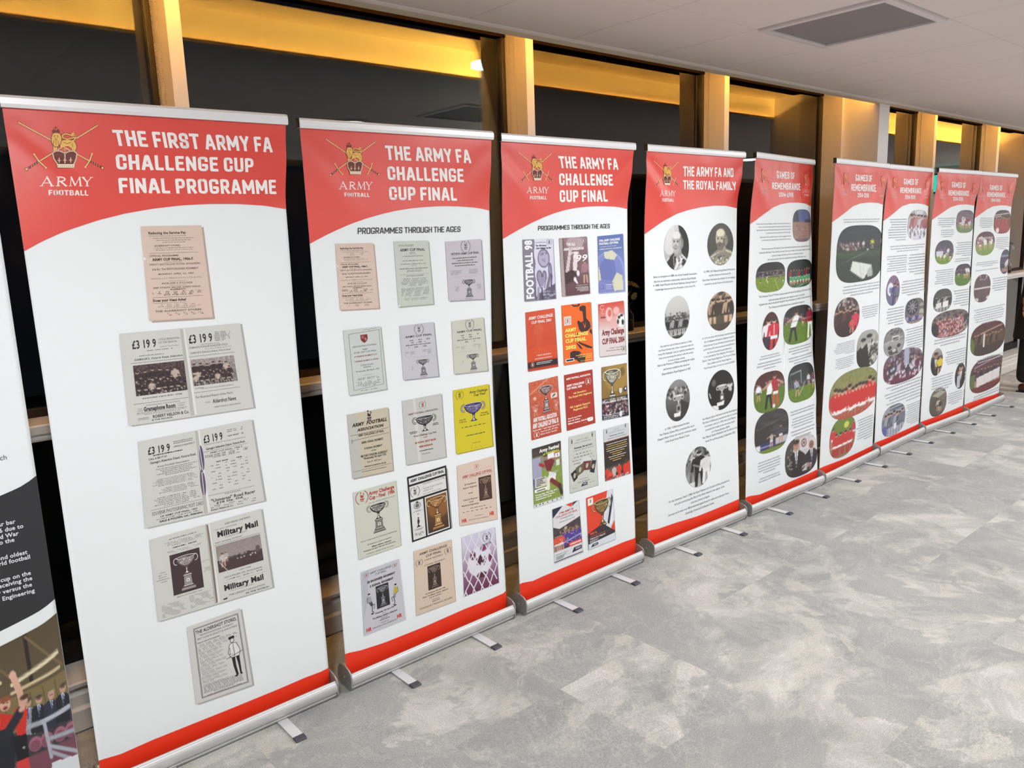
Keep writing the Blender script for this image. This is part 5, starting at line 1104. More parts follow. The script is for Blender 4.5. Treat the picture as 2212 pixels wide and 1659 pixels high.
def C_2g(pr):
    sheet(pr, (.76, .72, .64), (.62, .60, .56), .03, .02); T = pr.text
    pr.poly([(0, 0), (.22, 0), (.24, 1), (0, 1)], (.72, .72, .69), 3)
    crest(pr, .52, .085, .16, K, K, False, 4); T(.09, .155, .95, .205, 'ARMY  FOOTBALL', K, 2, 4, shear=.3); T(.20, .245, .84, .285, 'ASSOCIATION', K, 2, 4, shear=.3)
    for y in (.315, .395): pr.line([(.04, y + .02), (.97, y)], .0011, K, 4)
    T(.22, .335, .85, .37, 'ARMY CHALLENGE CUP FINAL', K, 1, 4); T(.28, .455, .82, .487, '28(BR) SIGNAL REGIMENT', K, 1, 4); T(.52, .52, .56, .532, 'v', K, 0, 4); T(.34, .555, .78, .585, '8 SIGNAL REGIMENT', K, 1, 4); T(.50, .61, .62, .63, 'of the', K, 1, 4)
    T(.24, .665, .90, .70, 'MILITARY STADIUM, ALDERSHOT', K, 1, 4); T(.30, .71, .86, .74, 'Wednesday 9th April 1975', K, 1, 4); T(.38, .775, .74, .80, 'Kick-off  1830 hours', K, 0, 4); T(.30, .84, .84, .862, 'Admission by programme only (5p)', K, 1, 4)
    pr.line([(.04, .90), (.96, .885)], .0009, K, 4); pr.greek(.22, .92, .84, .935, 1, K, 3, .5, .05, lay=4); pr.line([(.06, .395), (.06, .46)], .0014, K, 5)
def C_2h(pr):
    sheet(pr, (.75, .75, .73), (.63, .63, .62), .03, .015); T = pr.text; pr.poly([(.26, 0), (.33, 0), (.36, .99), (.29, .99)], (.80, .80, .78), 3)
    crest(pr, .50, .12, .085, (.45, .44, .43), RN, lay=4); T(.13, .215, .88, .24, 'ARMY FOOTBALL ASSOCIATION', (.42, .30, .30), 1, 4); cup(pr, .22, .265, .82, .54, K, (.35, .35, .35), (.82, .82, .80), False, 4)
    pr.greek(.12, .50, .34, .54, 2, K, 5, .5, lay=4); pr.greek(.72, .43, .88, .47, 2, K, 6, .5, lay=4); T(.22, .565, .80, .59, 'Army Challenge Cup Final', (.40, .28, .28), 1, 4, shear=.15); T(.47, .615, .56, .633, '1979', RN, 1, 4)
    T(.24, .675, .78, .70, '28 SIGNAL REGT BAOR', RN, 2, 4); T(.48, .715, .52, .725, 'v', K, 0, 4); T(.34, .745, .68, .77, 'REME BORDON', RN, 2, 4); pr.greek(.32, .815, .70, .835, 1, K, 7, .6, lay=4); T(.40, .87, .60, .885, 'Programme 10p', K, 0, 4)
def C_2i(pr):
    Y_ = (.80, .74, .13); sheet(pr, Y_, (.62, .58, .10), .03, .015); T = pr.text
    crest(pr, .17, .095, .10, (.45, .42, .05), (.35, .32, .08)); T(.44, .06, .95, .098, 'Army Challenge', K, 1, shear=.15, lay=3); T(.55, .115, .88, .15, 'Cup Final', K, 1, shear=.15)
    cup(pr, .19, .22, .86, .55, (.16, .13, .30), (.42, .38, .55), (.78, .76, .82), False); T(.13, .475, .30, .495, 'Kick Off', K, 1); T(.12, .51, .32, .53, '15.30 Hrs', K, 1); T(.72, .425, .93, .445, 'Wednesday', K, 1); T(.70, .46, .96, .48, '14th April 1982', K, 1)
    for a_, b_, y in ((.18, .88, .60), (.38, .72, .68), (.28, .82, .74), (.36, .76, .80)): pr.greek(a_, y, b_, y + .02, 1, K, int(y * 100), .7, .02)
    T(.44, .875, .66, .89, 'Programme 20p', K, 0); pr.greek(.30, .955, .82, .97, 1, K, 12, .5)
def C_2j(pr):
    sheet(pr, (.78, .79, .74), (.68, .69, .64), .02, .01, False); T = pr.text
    crest(pr, .19, .11, .14, RN, RN); T(.35, .055, .95, .105, 'Army Challenge', RN, 2); T(.35, .125, .95, .175, 'Cup - Final  1986', RN, 2); T(.33, .215, .95, .228, 'Sponsored by WILSON & COMPANY (Insurance) LTD', K, 0)
    cup(pr, .28, .23, .78, .70, K, (.50, .50, .48), (.86, .87, .83)); T(.08, .745, .92, .765, 'School of Electrical and Mechanical Engineering', K, 0); T(.49, .785, .52, .795, 'v', K, 0); T(.22, .815, .80, .835, '28 Amphibious Engineer Regiment', K, 0)
    T(.32, .865, .78, .882, 'Military Stadium, Aldershot', K, 2); T(.12, .90, .88, .918, 'Wednesday 9th April 1986 Kick Off 15.00 Hours', K, 1); pr.greek(.16, .955, .86, .97, 1, (.4, .4, .4), 4, .6)
def C_2k(pr):
    pr.rect(.0, .0, 1.0, 1.0, (.05, .05, .06), 1); pr.poly([(1, .05), (1.03, .06), (1.03, 1), (1, .99)], (.6, .6, .6), 1); P_ = (.84, .84, .83); T = pr.text
    pr.rect(.035, .03, .96, .125, P_, 2); pr.rect(.035, .155, .96, .355, P_, 2); pr.rect(.035, .39, .345, .975, P_, 2); pr.rect(.385, .385, .965, .975, P_, 2)
    T(.07, .055, .93, .095, 'ARMY CHALLENGE CUP FINAL', K, 2); crest(pr, .16, .25, .115, (.3, .3, .3)); T(.36, .165, .92, .185, 'WEDNESDAY 13th April 1988', (.3, .3, .3), 0, align='l'); T(.36, .21, .40, .222, 'AT', (.3, .3, .3), 0); T(.36, .24, .86, .258, 'THE MILITARY STADIUM', (.3, .3, .3), 0); T(.36, .275, .62, .292, 'ALDERSHOT', (.3, .3, .3), 0); T(.36, .32, .82, .335, 'KICK OFF 1500 HOURS', (.3, .3, .3), 0)
    cv = Cv(26, 40, (.50, .32, .14), (.22, .15, .10), 2); cv.ell(.6, .35, .5, .3, (.62, .40, .18), .6); pr.canvas(cv, .41, .405, .94, .955, 3); cup(pr, .42, .41, .93, .94, (.36, .22, .10), (.66, .47, .26), (.93, .82, .62), lay=4)
    pr.ring(.19, .47, .08, .045, .0022, K, 3); pr.ell(.19, .47, .05, .03, (.4, .4, .4), 3); pr.ell(.19, .42, .03, .015, K, 3); pr.greek(.08, .54, .31, .565, 2, K, 2, .5); T(.17, .59, .215, .612, 'V', K, 1)
    pr.ell(.19, .66, .02, .012, K, 3); pr.poly([(.17, .68), (.2, .67), (.22, .72), (.19, .76), (.22, .79), (.26, .80), (.13, .80), (.17, .77), (.16, .72)], K, 3); pr.greek(.08, .82, .30, .85, 2, K, 3, .5); pr.greek(.07, .88, .31, .94, 4, K, 4, .5)
def C_2l(pr):
    sheet(pr, (.83, .75, .69), (.72, .64, .59), .02, .01); T = pr.text; g = (.35, .27, .25)
    crest(pr, .52, .095, .055, RN, RN); T(.13, .19, .94, .235, 'ARMY CHALLENGE CUP FINAL', RN, 1); pr.line([(.12, .155), (.94, .15)], .0005, g, 3); pr.line([(.12, .255), (.94, .25)], .0005, g, 3)
    pr.rect(.55, .28, .90, .66, (.26, .17, .14), 3); cup(pr, .58, .29, .88, .64, (.32, .22, .18), (.48, .36, .30), (.74, .62, .55), lay=4)
    for a_, b_, y, s_ in ((.17, .48, .33, '28 Amphibious'), (.13, .50, .385, 'Engineer Regiment'), (.26, .38, .48, 'versus'), (.12, .50, .58, 'School of Electrical'), (.28, .38, .625, 'and'), (.08, .52, .67, 'Mechanical Engineering')): T(a_, y, b_, y + .024, s_, g, 1)
    pr.greek(.25, .735, .75, .752, 1, g, 2, .7); pr.greek(.08, .78, .88, .80, 1, g, 3, .6); T(.06, .90, .19, .955, 'HR', (.80, .12, .12), 2); T(.80, .865, .93, .92, 'HR', (.80, .12, .12), 2); T(.40, .875, .62, .89, 'SPONSORED BY', g, 0); T(.24, .925, .76, .942, 'WILSONS HOGG ROBINSON', g, 0)
def C_2m(pr):
    sheet(pr, (.75, .75, .78), (.85, .85, .87), .02, .005); T = pr.text; g = (.32, .32, .34); pr.poly([(.02, .03), (.2, .0), (.12, .5), (.03, .7)], (.70, .70, .74), 3)
    crest(pr, .13, .075, .055, g, RN, lay=4); crest(pr, .87, .075, .055, g, RN, lay=4); T(.22, .05, .78, .08, 'ARMY CHALLENGE', g, 0, 4); T(.36, .095, .64, .122, 'CUP FINAL', g, 0, 4); T(.14, .175, .86, .205, '28 ENGINEER REGIMENT', K, 2, 4); T(.48, .22, .52, .235, 'V', K, 0, 4); T(.20, .25, .80, .28, '2 SIGNAL REGIMENT', K, 2, 4)
    pr.rect(.34, .30, .66, .66, (.14, .14, .15), 4); cup(pr, .36, .31, .64, .65, (.22, .22, .24), (.42, .42, .45), (.78, .79, .82), lay=5)
    for cx, dirn, shirt in ((.17, 1, (.62, .62, .66)), (.83, -1, (.72, .66, .20))):
        X = lambda q: cx + (q * dirn); pr.ell(X(0), .39, .028, .022, (.8, .76, .72), 5); pr.ell(X(-.005), .378, .03, .014, K, 6, 10)
        pr.poly([(X(-.05), .42), (X(.03), .415), (X(.06), .50), (X(.02), .52), (X(-.04), .51)], shirt, 5); pr.line([(X(-.05), .42), (X(-.06), .50), (X(.0), .51)], .0012, K, 6)
        pr.poly([(X(-.02), .51), (X(.05), .50), (X(.09), .57), (X(.03), .58)], (.28, .28, .3) if dirn > 0 else (.55, .55, .58), 5)
        pr.line([(X(.03), .57), (X(.12), .56), (X(.10), .63)], .0016, K, 6); pr.line([(X(.06), .58), (X(.05), .66), (X(.09), .69)], .0024, K, 6); pr.ell(X(.05), .70, .03, .012, K, 6, 10)
    T(.28, .705, .75, .728, 'Wednesday 13th April 1994', K, 1, 4, shear=.1); T(.46, .745, .54, .757, 'Venue', K, 0, 4); T(.22, .775, .82, .80, 'The Military Stadium, Aldershot', K, 1, 4); T(.42, .815, .58, .83, 'Kick Off', K, 0, 4); T(.38, .842, .62, .86, '15.00 Hours', K, 1, 4)
    T(.40, .89, .60, .903, 'SPONSORED BY', g, 0, 4); T(.20, .925, .78, .945, 'WILSONS HOGG ROBINSON', g, 0, 4); T(.06, .90, .18, .955, 'HR', (.80, .14, .14), 2, 4); T(.80, .87, .92, .925, 'HR', (.80, .14, .14), 2, 4)
def C_2n(pr):
    sheet(pr, (.82, .74, .67), (.72, .64, .58), .02, .01); T = pr.text; g = (.28, .22, .20)
    T(.14, .055, .88, .09, 'ARMY CHALLENGE', g, 1); T(.31, .115, .72, .15, 'CUP FINAL', g, 1); crest(pr, .13, .20, .085, g); crest(pr, .89, .16, .085, g); T(.27, .18, .76, .203, '3 RSME REGIMENT', g, 0); T(.49, .225, .52, .237, 'v', g, 0); T(.26, .26, .80, .284, '2 SIGNAL REGIMENT', g, 0)
    pr.rect(.33, .30, .67, .68, (.20, .15, .13), 3); cup(pr, .35, .31, .65, .67, (.26, .20, .18), (.42, .34, .30), (.74, .66, .60), lay=4)
    T(.25, .71, .76, .73, 'On Wednesday 30th April 1995', g, 1); T(.17, .75, .84, .77, 'Venue: The Military Stadium, Aldershot', g, 1); T(.34, .79, .66, .808, 'Kick Off 15.00 Hours', g, 1); T(.40, .835, .60, .848, 'SPONSORED BY', g, 0); T(.41, .862, .60, .88, 'WILSONS', g, 1); T(.09, .91, .93, .933, 'INDEPENDENT FINANCIAL ADVISERS', g, 0)
def C_2o(pr):
    sheet(pr, (.80, .78, .85), (.62, .60, .66), .02, .01)
    cv = Cv(44, 62, (.80, .78, .86), (.45, .20, .36), 1)
    cv.a[:] = np.array((.79, .77, .85)) * (1 - np.clip(cv.Y * 1.3 - .25, 0, 1))[..., None] + np.array((.40, .17, .30)) * np.clip(cv.Y * 1.3 - .25, 0, 1)[..., None]
    cv.ell(.5, .5, .36, .25, (.86, .85, .90)); cv.poly([(.38, .45), (.52, .38), (.58, .48), (.5, .58), (.38, .54)], (.28, .10, .18)); cv.poly([(.55, .52), (.66, .42), (.68, .5), (.6, .6)], (.28, .10, .18)); cv.ell(.3, .37, .08, .07, (.38, .12, .24)); cv.ell(.8, .5, .06, .08, (.40, .14, .28)); cv.ell(.52, .74, .13, .05, (.3, .1, .2)); cv.ell(.62, .3, .1, .05, (.5, .2, .35))
    pr.canvas(cv, 0, 0, 1, 1, 3)
    for k in range(-4, 6):
        a_ = k * .235
        for s_ in (1, -1):
            x0, x1 = (a_, a_ + .80) if s_ > 0 else (a_ + .80, a_)
            P = []
            for q in range(13):
                t = q / 12; x = x0 + (x1 - x0) * t + .02 * math.sin(q * 2.1 + k * .7) * .7; P.append((x, t))
            seg = [p for p in P if -.001 <= p[0] <= 1.001]
            if len(seg) > 1: pr.line(seg, .0055, (.85, .84, .88), 4)
    crest(pr, .74, .13, .12, (.25, .22, .28), (.3, .27, .32), lay=5); pr.text(.58, .22, .86, .26, 'Army FA', (.3, .2, .3), 1, 5, shear=.2)
def paint(pr, cv): pr.canvas(cv, 0, 0, 1, 1, 3)
def C_3a(pr):
    sheet(pr, (.74, .73, .82), (.60, .60, .64), .03, .01); cv = Cv(48, 72, (.84, .84, .90), (.78, .77, .88), 2)
    d, m = (.22, .20, .28), (.58, .56, .66); cv.poly([(0, 0), (.36, 0), (.34, .2), (.38, .4), (.34, .6), (.38, .8), (.36, 1), (0, 1)], (.50, .49, .54)); 
    for q in range(20): cv.line(.355 + .02 * math.sin(q), q / 20, .355 + .02 * math.sin(q + 1), (q + 1) / 20, .014, d)
    cv.ell(.66, .32, .19, .15, d); cv.ell(.66, .32, .17, .135, (.68, .66, .76)); cv.speckle(.55, .22, .78, .42, 8, .03, .025, [m, (.4, .38, .48)])
    cv.ell(.50, .60, .09, .09, d); cv.ell(.66, .60, .07, .08, d); cv.ell(.50, .60, .07, .075, m); cv.ell(.66, .60, .05, .065, m); cv.poly([(.42, .63), (.72, .62), (.6, .78), (.5, .78)], m); cv.line(.42, .64, .52, .8, .02, d); cv.line(.72, .62, .64, .8, .02, d)
    cv.ell(.85, .52, .06, .12, d); cv.ell(.85, .52, .04, .10, m); cv.line(.84, .6, .70, .88, .09, (.45, .43, .5)); cv.line(.9, .6, .84, .88, .04, d); cv.poly([(.4, .9), (1, .74), (1, 1), (.36, 1)], (.36, .34, .42)); cv.line(.45, .8, .42, 1, .06, m); cv.line(.56, .8, .56, 1, .04, d); cv.speckle(.5, .86, .98, .98, 16, .04, .01, [(.7, .7, .78)])
    paint(pr, cv); T = pr.text; T(.42, .045, .76, .06, 'Army Football Association', K, 0, 5); T(.42, .095, .76, .118, 'The 1998 Annual', K, 2, 5); T(.42, .135, .92, .16, 'Army Challenge Cup Final', K, 2, 5); crest(pr, .87, .055, .08, K, K, lay=5)
    # FOOTBALL 98 reading upwards along the left edge
    word = 'FOOTBALL 98'
    Tt, wd_ = run(word, 2); Q = np.empty_like(Tt); Q[..., 0] = .30 - (Tt[..., 1] / CAPH) * -.0 ; Q[..., 0] = .28 - (1 - Tt[..., 1] / CAPH) * -.0
    Q[..., 0] = .07 + .22 * (1 - Tt[..., 1] / CAPH); Q[..., 1] = .97 - Tt[..., 0] / wd_ * .96
    pr.tris(Q, (.93, .93, .97), 5)
def C_3b(pr):
    sheet(pr, (.45, .33, .36), (.70, .70, .70), .03, .01); cv = Cv(46, 68, (.55, .44, .46), (.36, .24, .27), 4)
    cv.poly([(0, 0), (.12, 0), (.14, 1), (0, 1)], (.66, .60, .60)); cv.line(.13, 0, .14, 1, .02, (.2, .12, .14)); cv.ell(.55, .1, .3, .12, (.68, .60, .62)); cv.poly([(.32, .2), (.42, .2), (.28, .6), (.16, .6)], (.80, .74, .76)); cv.poly([(.48, .25), (.64, .25), (.56, .58), (.42, .56)], (.86, .82, .84)); cv.poly([(.14, .6), (.4, .55), (.55, .62), (.5, .74), (.14, .8)], (.25, .16, .18)); cv.ell(.60, .62, .05, .05, (.93, .92, .92)); cv.ell(.48, .72, .05, .04, (.9, .88, .88)); cv.ell(.52, .76, .07, .025, (.93, .9, .9), rot=.7); cv.person(.86, .8, .4, (.62, .45, .50), (.4, .3, .3)); cv.noise(.02); cv.rect(.14, .80, 1, 1, (.38, .26, .29), .6)
    paint(pr, cv); T = pr.text; T(.24, .095, .56, .135, 'THE ALL', WH, 2, 5); T(.13, .175, .86, .215, 'ARMY CHALLENGE', WH, 2, 5); T(.32, .25, .68, .285, 'CUP FINAL', WH, 2, 5); T(.44, .31, .94, .42, "'99", WH, 1, 5, shear=.2); crest(pr, .86, .06, .08, (.8, .75, .75), lay=5)
    T(.50, .83, .95, .842, '3 ENGINEER REGIMENT', WH, 0, 5); pr.greek(.46, .86, .95, .95, 4, (.85, .8, .8), 3, .5, .1, 'r', 5)
def C_3c(pr):
    sheet(pr, (.38, .46, .68), (.62, .66, .80), .02, .02); cv = Cv(48, 70, (.33, .42, .66), (.55, .60, .76), 5)
    B, Y_ = (.40, .44, .68), (.80, .80, .70); cv.ell(.40, .70, .62, .42, (.55, .60, .80)); cv.ell(.38, .70, .56, .40, (.47, .51, .74)); cv.poly([(.22, .29), (.55, .27), (.72, .36), (.60, .44), (.25, .40)], Y_); cv.poly([(.06, .50), (.25, .40), (.60, .44), (.68, .66), (.48, .80), (.10, .76)], B); cv.poly([(.68, .66), (.90, .72), (.92, .97), (.58, .98), (.50, .82)], Y_); cv.poly([(0, .54), (.04, .54), (.1, .76), (0, .80)], Y_); cv.line(.02, .78, .55, .84, .01, (.35, .4, .62))
    paint(pr, cv); T = pr.text; T(.05, .065, .86, .10, '100th ARMY CHALLENGE', WH, 2, 5); T(.05, .12, .80, .155, 'FOOTBALL CUP FINAL', WH, 2, 5); T(.08, .185, .72, .2, 'ALDERSHOT MILITARY STADIUM', WH, 0, 5); T(.05, .225, .92, .242, '4 GENERAL SUPPORT REGT v 28 ENGINEER REGT', WH, 1, 5); T(.26, .86, .50, .875, 'WEDNESDAY', WH, 1, 5); T(.26, .895, .46, .91, '26th APRIL', WH, 0, 5); T(.26, .93, .52, .945, 'K.O 15.00 hrs', WH, 0, 5); pr.ring(.12, .9, .06, .04, .002, (.3, .35, .55), 5)
def C_3d(pr):
    sheet(pr, (.78, .28, .16), (.60, .42, .38), .02, .01); cv = Cv(40, 60, (.80, .31, .18), (.76, .25, .13), 6); cv.ell(.42, .32, .16, .10, (.80, .38, .24), .6); cv.ell(.40, .5, .1, .16, (.78, .33, .19), .6); cv.ell(.45, .70, .2, .06, (.80, .36, .22), .5); cv.noise(.008); cv.rect(0, .845, 1, .955, (.16, .12, .15)); cv.rect(0, .215, 1, .225, (.72, .26, .15)); cv.rect(0, .62, 1, .845, (.84, .32, .14), .5)
    paint(pr, cv); T = pr.text; T(.09, .085, .93, .135, 'ARMY CHALLENGE', WH, 1, 5); T(.18, .165, .86, .21, 'CUP FINAL 2001', WH, 1, 5); T(.30, .745, .80, .768, '1 RSME REGIMENT', WH, 0, 5); T(.24, .80, .82, .822, '28 ENGINEER REGIMENT', WH, 0, 5); pr.ell(.15, .90, .055, .038, (.15, .1, .12), 4); pr.ring(.15, .90, .055, .038, .0015, (.85, .6, .55), 5); pr.ell(.15, .90, .025, .025, (.9, .7, .65), 5); pr.greek(.28, .87, .86, .92, 2, WH, 4, .35, .2, 'l', 5)
def C_3e(pr):
    O = (.90, .40, .11); D = (.22, .13, .13); sheet(pr, O, (.70, .50, .40), .03, .01); T = pr.text
    pr.poly([(.32, .0), (.60, .0), (.62, .03), (.56, .05), (.40, .045)], D, 3); pr.poly([(.36, .0), (.56, .0), (.55, .025), (.42, .02)], O, 4)
    pr.poly([(.60, .06), (.72, .04), (.82, .06), (.82, .26), (.94, .34), (.97, .42), (.84, .48), (.66, .50), (.56, .44), (.50, .30), (.55, .28), (.62, .32), (.72, .30), (.70, .14), (.60, .12)], D, 3)
    pr.poly([(.68, .30), (.76, .40), (.80, .30), (.78, .40), (.75, .43)], O, 4); pr.poly([(.94, .44), (1, .48), (1, .56), (.92, .50)], D, 3)
    pr.poly([(.44, .48), (.56, .50), (.46, .54), (.48, .62), (.60, .66), (.98, .76), (.98, .79), (.80, .76), (.56, .68), (.42, .60)], D, 3); pr.poly([(.42, .64), (.56, .70), (.66, .78), (.56, .76)], D, 3)
    pr.poly([(.22, .80), (.34, .78), (.52, .80), (.60, .84), (.50, .86), (.62, .88), (.74, .90), (.70, 1), (.50, .99), (.42, .94), (.22, .90)], D, 3)
    pr.rect(.06, .19, .30, .34, (.84, .80, .78), 3); crest(pr, .18, .265, .085, (.35, .25, .25), RN, lay=4); Yl = (.97, .90, .45)
    for y, b_, s_ in ((.395, .46, 'ARMY'), (.485, .86, 'CHALLENGE'), (.575, .78, 'CUP FINAL'), (.685, .42, '2002')): T(.08, y, b_, y + .056, s_, Yl, 2, 5)
    T(.40, .865, .96, .88, 'Wednesday 24th April 2002', Yl, 1, 5); T(.48, .895, .96, .91, 'at the Military Stadium', Yl, 1, 5); T(.72, .925, .96, .938, 'Aldershot', Yl, 1, 5); T(.56, .965, .96, .98, 'K.O. at 15.00 Hours', Yl, 1, 5); pr.rect(.06, .905, .34, .955, (.93, .93, .93), 4); pr.rect(.08, .915, .32, .945, (.12, .1, .18), 5)
def C_3f(pr):
    sheet(pr, (.80, .62, .62), (.62, .62, .62), .03, .02); cv = Cv(46, 64, (.80, .25, .20), (.82, .80, .80), 8)
    cv.a[:] = np.array((.80, .27, .22)) * np.clip(1 - cv.Y * 1.9, 0, 1)[..., None] + np.array((.84, .80, .80)) * np.clip(cv.Y * 1.9, 0, 1)[..., None]
    cv.ell(.40, .22, .13, .13, (.93, .80, .78), .8); cv.ell(.42, .2, .07, .07, (.80, .40, .36)); cv.ell(.68, .17, .12, .07, (.92, .75, .72), .8); cv.poly([(.45, .3), (.8, .22), (.82, .5), (.4, .5)], (.88, .66, .64), .7); cv.rect(0, .24, .3, .30, (.86, .5, .46), .6); cv.rect(.08, .255, .26, .275, (.2, .15, .2))
    cv.ell(.85, .36, .17, .13, (.90, .90, .90)); cv.ell(.78, .30, .05, .03, K); cv.ell(.73, .38, .04, .045, K); cv.ell(.92, .40, .05, .05, K); cv.ell(.88, .27, .06, .025, K)
    paint(pr, cv); T = pr.text; MR = (.50, .10, .12); T(.10, .50, .96, .60, 'Army Challenge', MR, 2, 5, shear=.1); T(.10, .67, .96, .77, 'CUP FINAL 2004', MR, 2, 5, shear=.1); T(.36, .85, .86, .868, 'Tuesday, 27 April 2004', K, 0, 5); T(.24, .895, .86, .915, 'Military Stadium, Aldershot', K, 0, 5); crest(pr, .92, .90, .08, K, K, lay=5); pr.ring(.14, .07, .07, .04, .002, (.95, .85, .85), 5, 16, 30, 330); pr.ring(.16, .16, .05, .03, .002, (.95, .8, .8), 5, 16, 60, 300)
def C_3g(pr):
    sheet(pr, (.74, .30, .20), (.60, .30, .24), .015, .005); cv = Cv(46, 66, (.77, .38, .27), (.70, .27, .18), 9); cv.noise(.02, 2); cv.line(0, .22, .7, 0, .03, (.85, .6, .5)); cv.person(.18, .6, .22, (.80, .55, .48), (.9, .8, .76), lean=.1); cv.ell(.18, .3, .05, .03, (.88, .7, .62)); cv.person(.88, .58, .2, (.72, .42, .36), (.85, .75, .7)); cv.speckle(.05, .42, .95, .5, 14, .05, .02, [(.80, .5, .42), (.68, .28, .2)]); cv.rect(.72, .28, .93, .36, (.92, .90, .90)); cv.line(.78, .33, .86, .31, .04, (.15, .1, .1))
    paint(pr, cv); cup(pr, .30, .09, .80, .60, (.20, .14, .14), (.58, .50, .50), (.90, .86, .86), lay=5); T = pr.text
    T(.08, .63, .88, .70, 'ARMY FOOTBALL ASSOCIATION', WH, 2, 5); T(.05, .73, .93, .81, 'ARMY CHALLENGE CUP FINAL 05', WH, 2, 5); T(.03, .835, .95, .86, '1 Battalion REME - 7 Logistic Support Regiment RLC', WH, 1, 5); crest(pr, .17, .93, .09, WH, WH, lay=5); T(.30, .885, .90, .908, 'Wed 27 April 2005 - KO 1500hrs', WH, 1, 5); T(.30, .93, .86, .952, 'Military Stadium, Aldershot', WH, 1, 5)
def C_3h(pr):
    sheet(pr, (.66, .20, .14), (.5, .3, .28), .01, .005); T = pr.text; Yl = (.93, .85, .50); T(.06, .065, .92, .095, 'ARMY FOOTBALL ASSOCIATION', WH, 2); T(.06, .185, .68, .22, 'ARMY CHALLENGE', WH, 2); T(.06, .24, .60, .275, 'CUP FINAL 2006', WH, 2); crest(pr, .83, .20, .095, WH, WH)
    T(.28, .345, .74, .375, '4th Battalion', Yl, 1); T(.10, .40, .94, .435, 'The Royal Irish Regiment', Yl, 1); T(.44, .50, .58, .51, '---', Yl, 1); T(.14, .58, .86, .615, '4th Logistic Support', Yl, 1); T(.26, .64, .76, .675, 'Regiment RLC', Yl, 1)
    T(.05, .785, .52, .805, 'Wed 26 April 2006', WH, 2); T(.05, .83, .47, .85, 'Kick Off 1500hrs', WH, 2); T(.05, .875, .76, .90, 'Military Stadium, Aldershot', WH, 2); pr.poly([(.73, .87), (.90, .87), (.93, .89), (.93, .92), (.90, .94), (.76, .94), (.73, .92)], (.95, .95, .95), 3); pr.line([(.78, .92), (.84, .90), (.88, .88)], .0022, K, 4); T(.58, .935, .70, .945, 'sponsored by', WH, 0)
def C_3i(pr):
    cv = Cv(50, 70, (.56, .44, .20), (.50, .38, .18), 10); cv.ell(.6, .2, .5, .3, (.66, .54, .26), .6); cv.rect(0, .60, 1, 1, (.14, .14, .20)); cv.speckle(.0, .64, 1, .80, 90, .03, .02, [(.40, .14, .20), (.82, .80, .82), (.2, .16, .2), (.68, .55, .5)]); cv.speckle(.0, .78, 1, .88, 40, .03, .02, [(.85, .84, .88), (.35, .12, .18), (.1, .1, .14)]); cv.rect(0, .88, 1, 1, (.10, .11, .18)); cv.ell(.80, .15, .1, .08, (.35, .28, .12), .6)
    pr.rect(0, 0, 1, 1, (.1, .1, .15), 1); paint(pr, cv); cup(pr, .04, .02, .74, .98, (.30, .29, .24), (.62, .62, .56), (.92, .93, .88), lay=4); pr.rect(.0, .60, 1.0, .615, (.14, .14, .20), 11)
    cv2 = Cv(50, 24, (.16, .14, .19), (.12, .12, .18), 12); cv2.speckle(0, .05, 1, .75, 130, .03, .05, [(.45, .14, .22), (.86, .84, .86), (.2, .16, .2), (.70, .56, .5)]); cv2.ell(.68, .8, .05, .18, (.9, .9, .92)); pr.canvas(cv2, 0, .68, 1, 1, 12)
    T = pr.text; T(.05, .615, .90, .64, 'ARMY FOOTBALL ASSOCIATION', (.85, .82, .7), 0, 13); T(.03, .655, .98, .69, 'CHALLENGE CUP FINAL', WH, 1, 13); T(.03, .905, .80, .925, 'Wednesday 23rd April 2008', WH, 1, 13); T(.03, .94, .82, .96, 'Aldershot Military Stadium', WH, 1, 13); T(.03, .972, .60, .988, 'Kick off 1500 hours', WH, 1, 13)
    pr.poly([(.64, .45), (.76, .45), (.76, .52), (.70, .56), (.64, .52)], (.82, .82, .82), 13); pr.ell(.90, .48, .06, .045, (.12, .2, .42), 13); pr.ell(.90, .475, .03, .02, WH, 14)
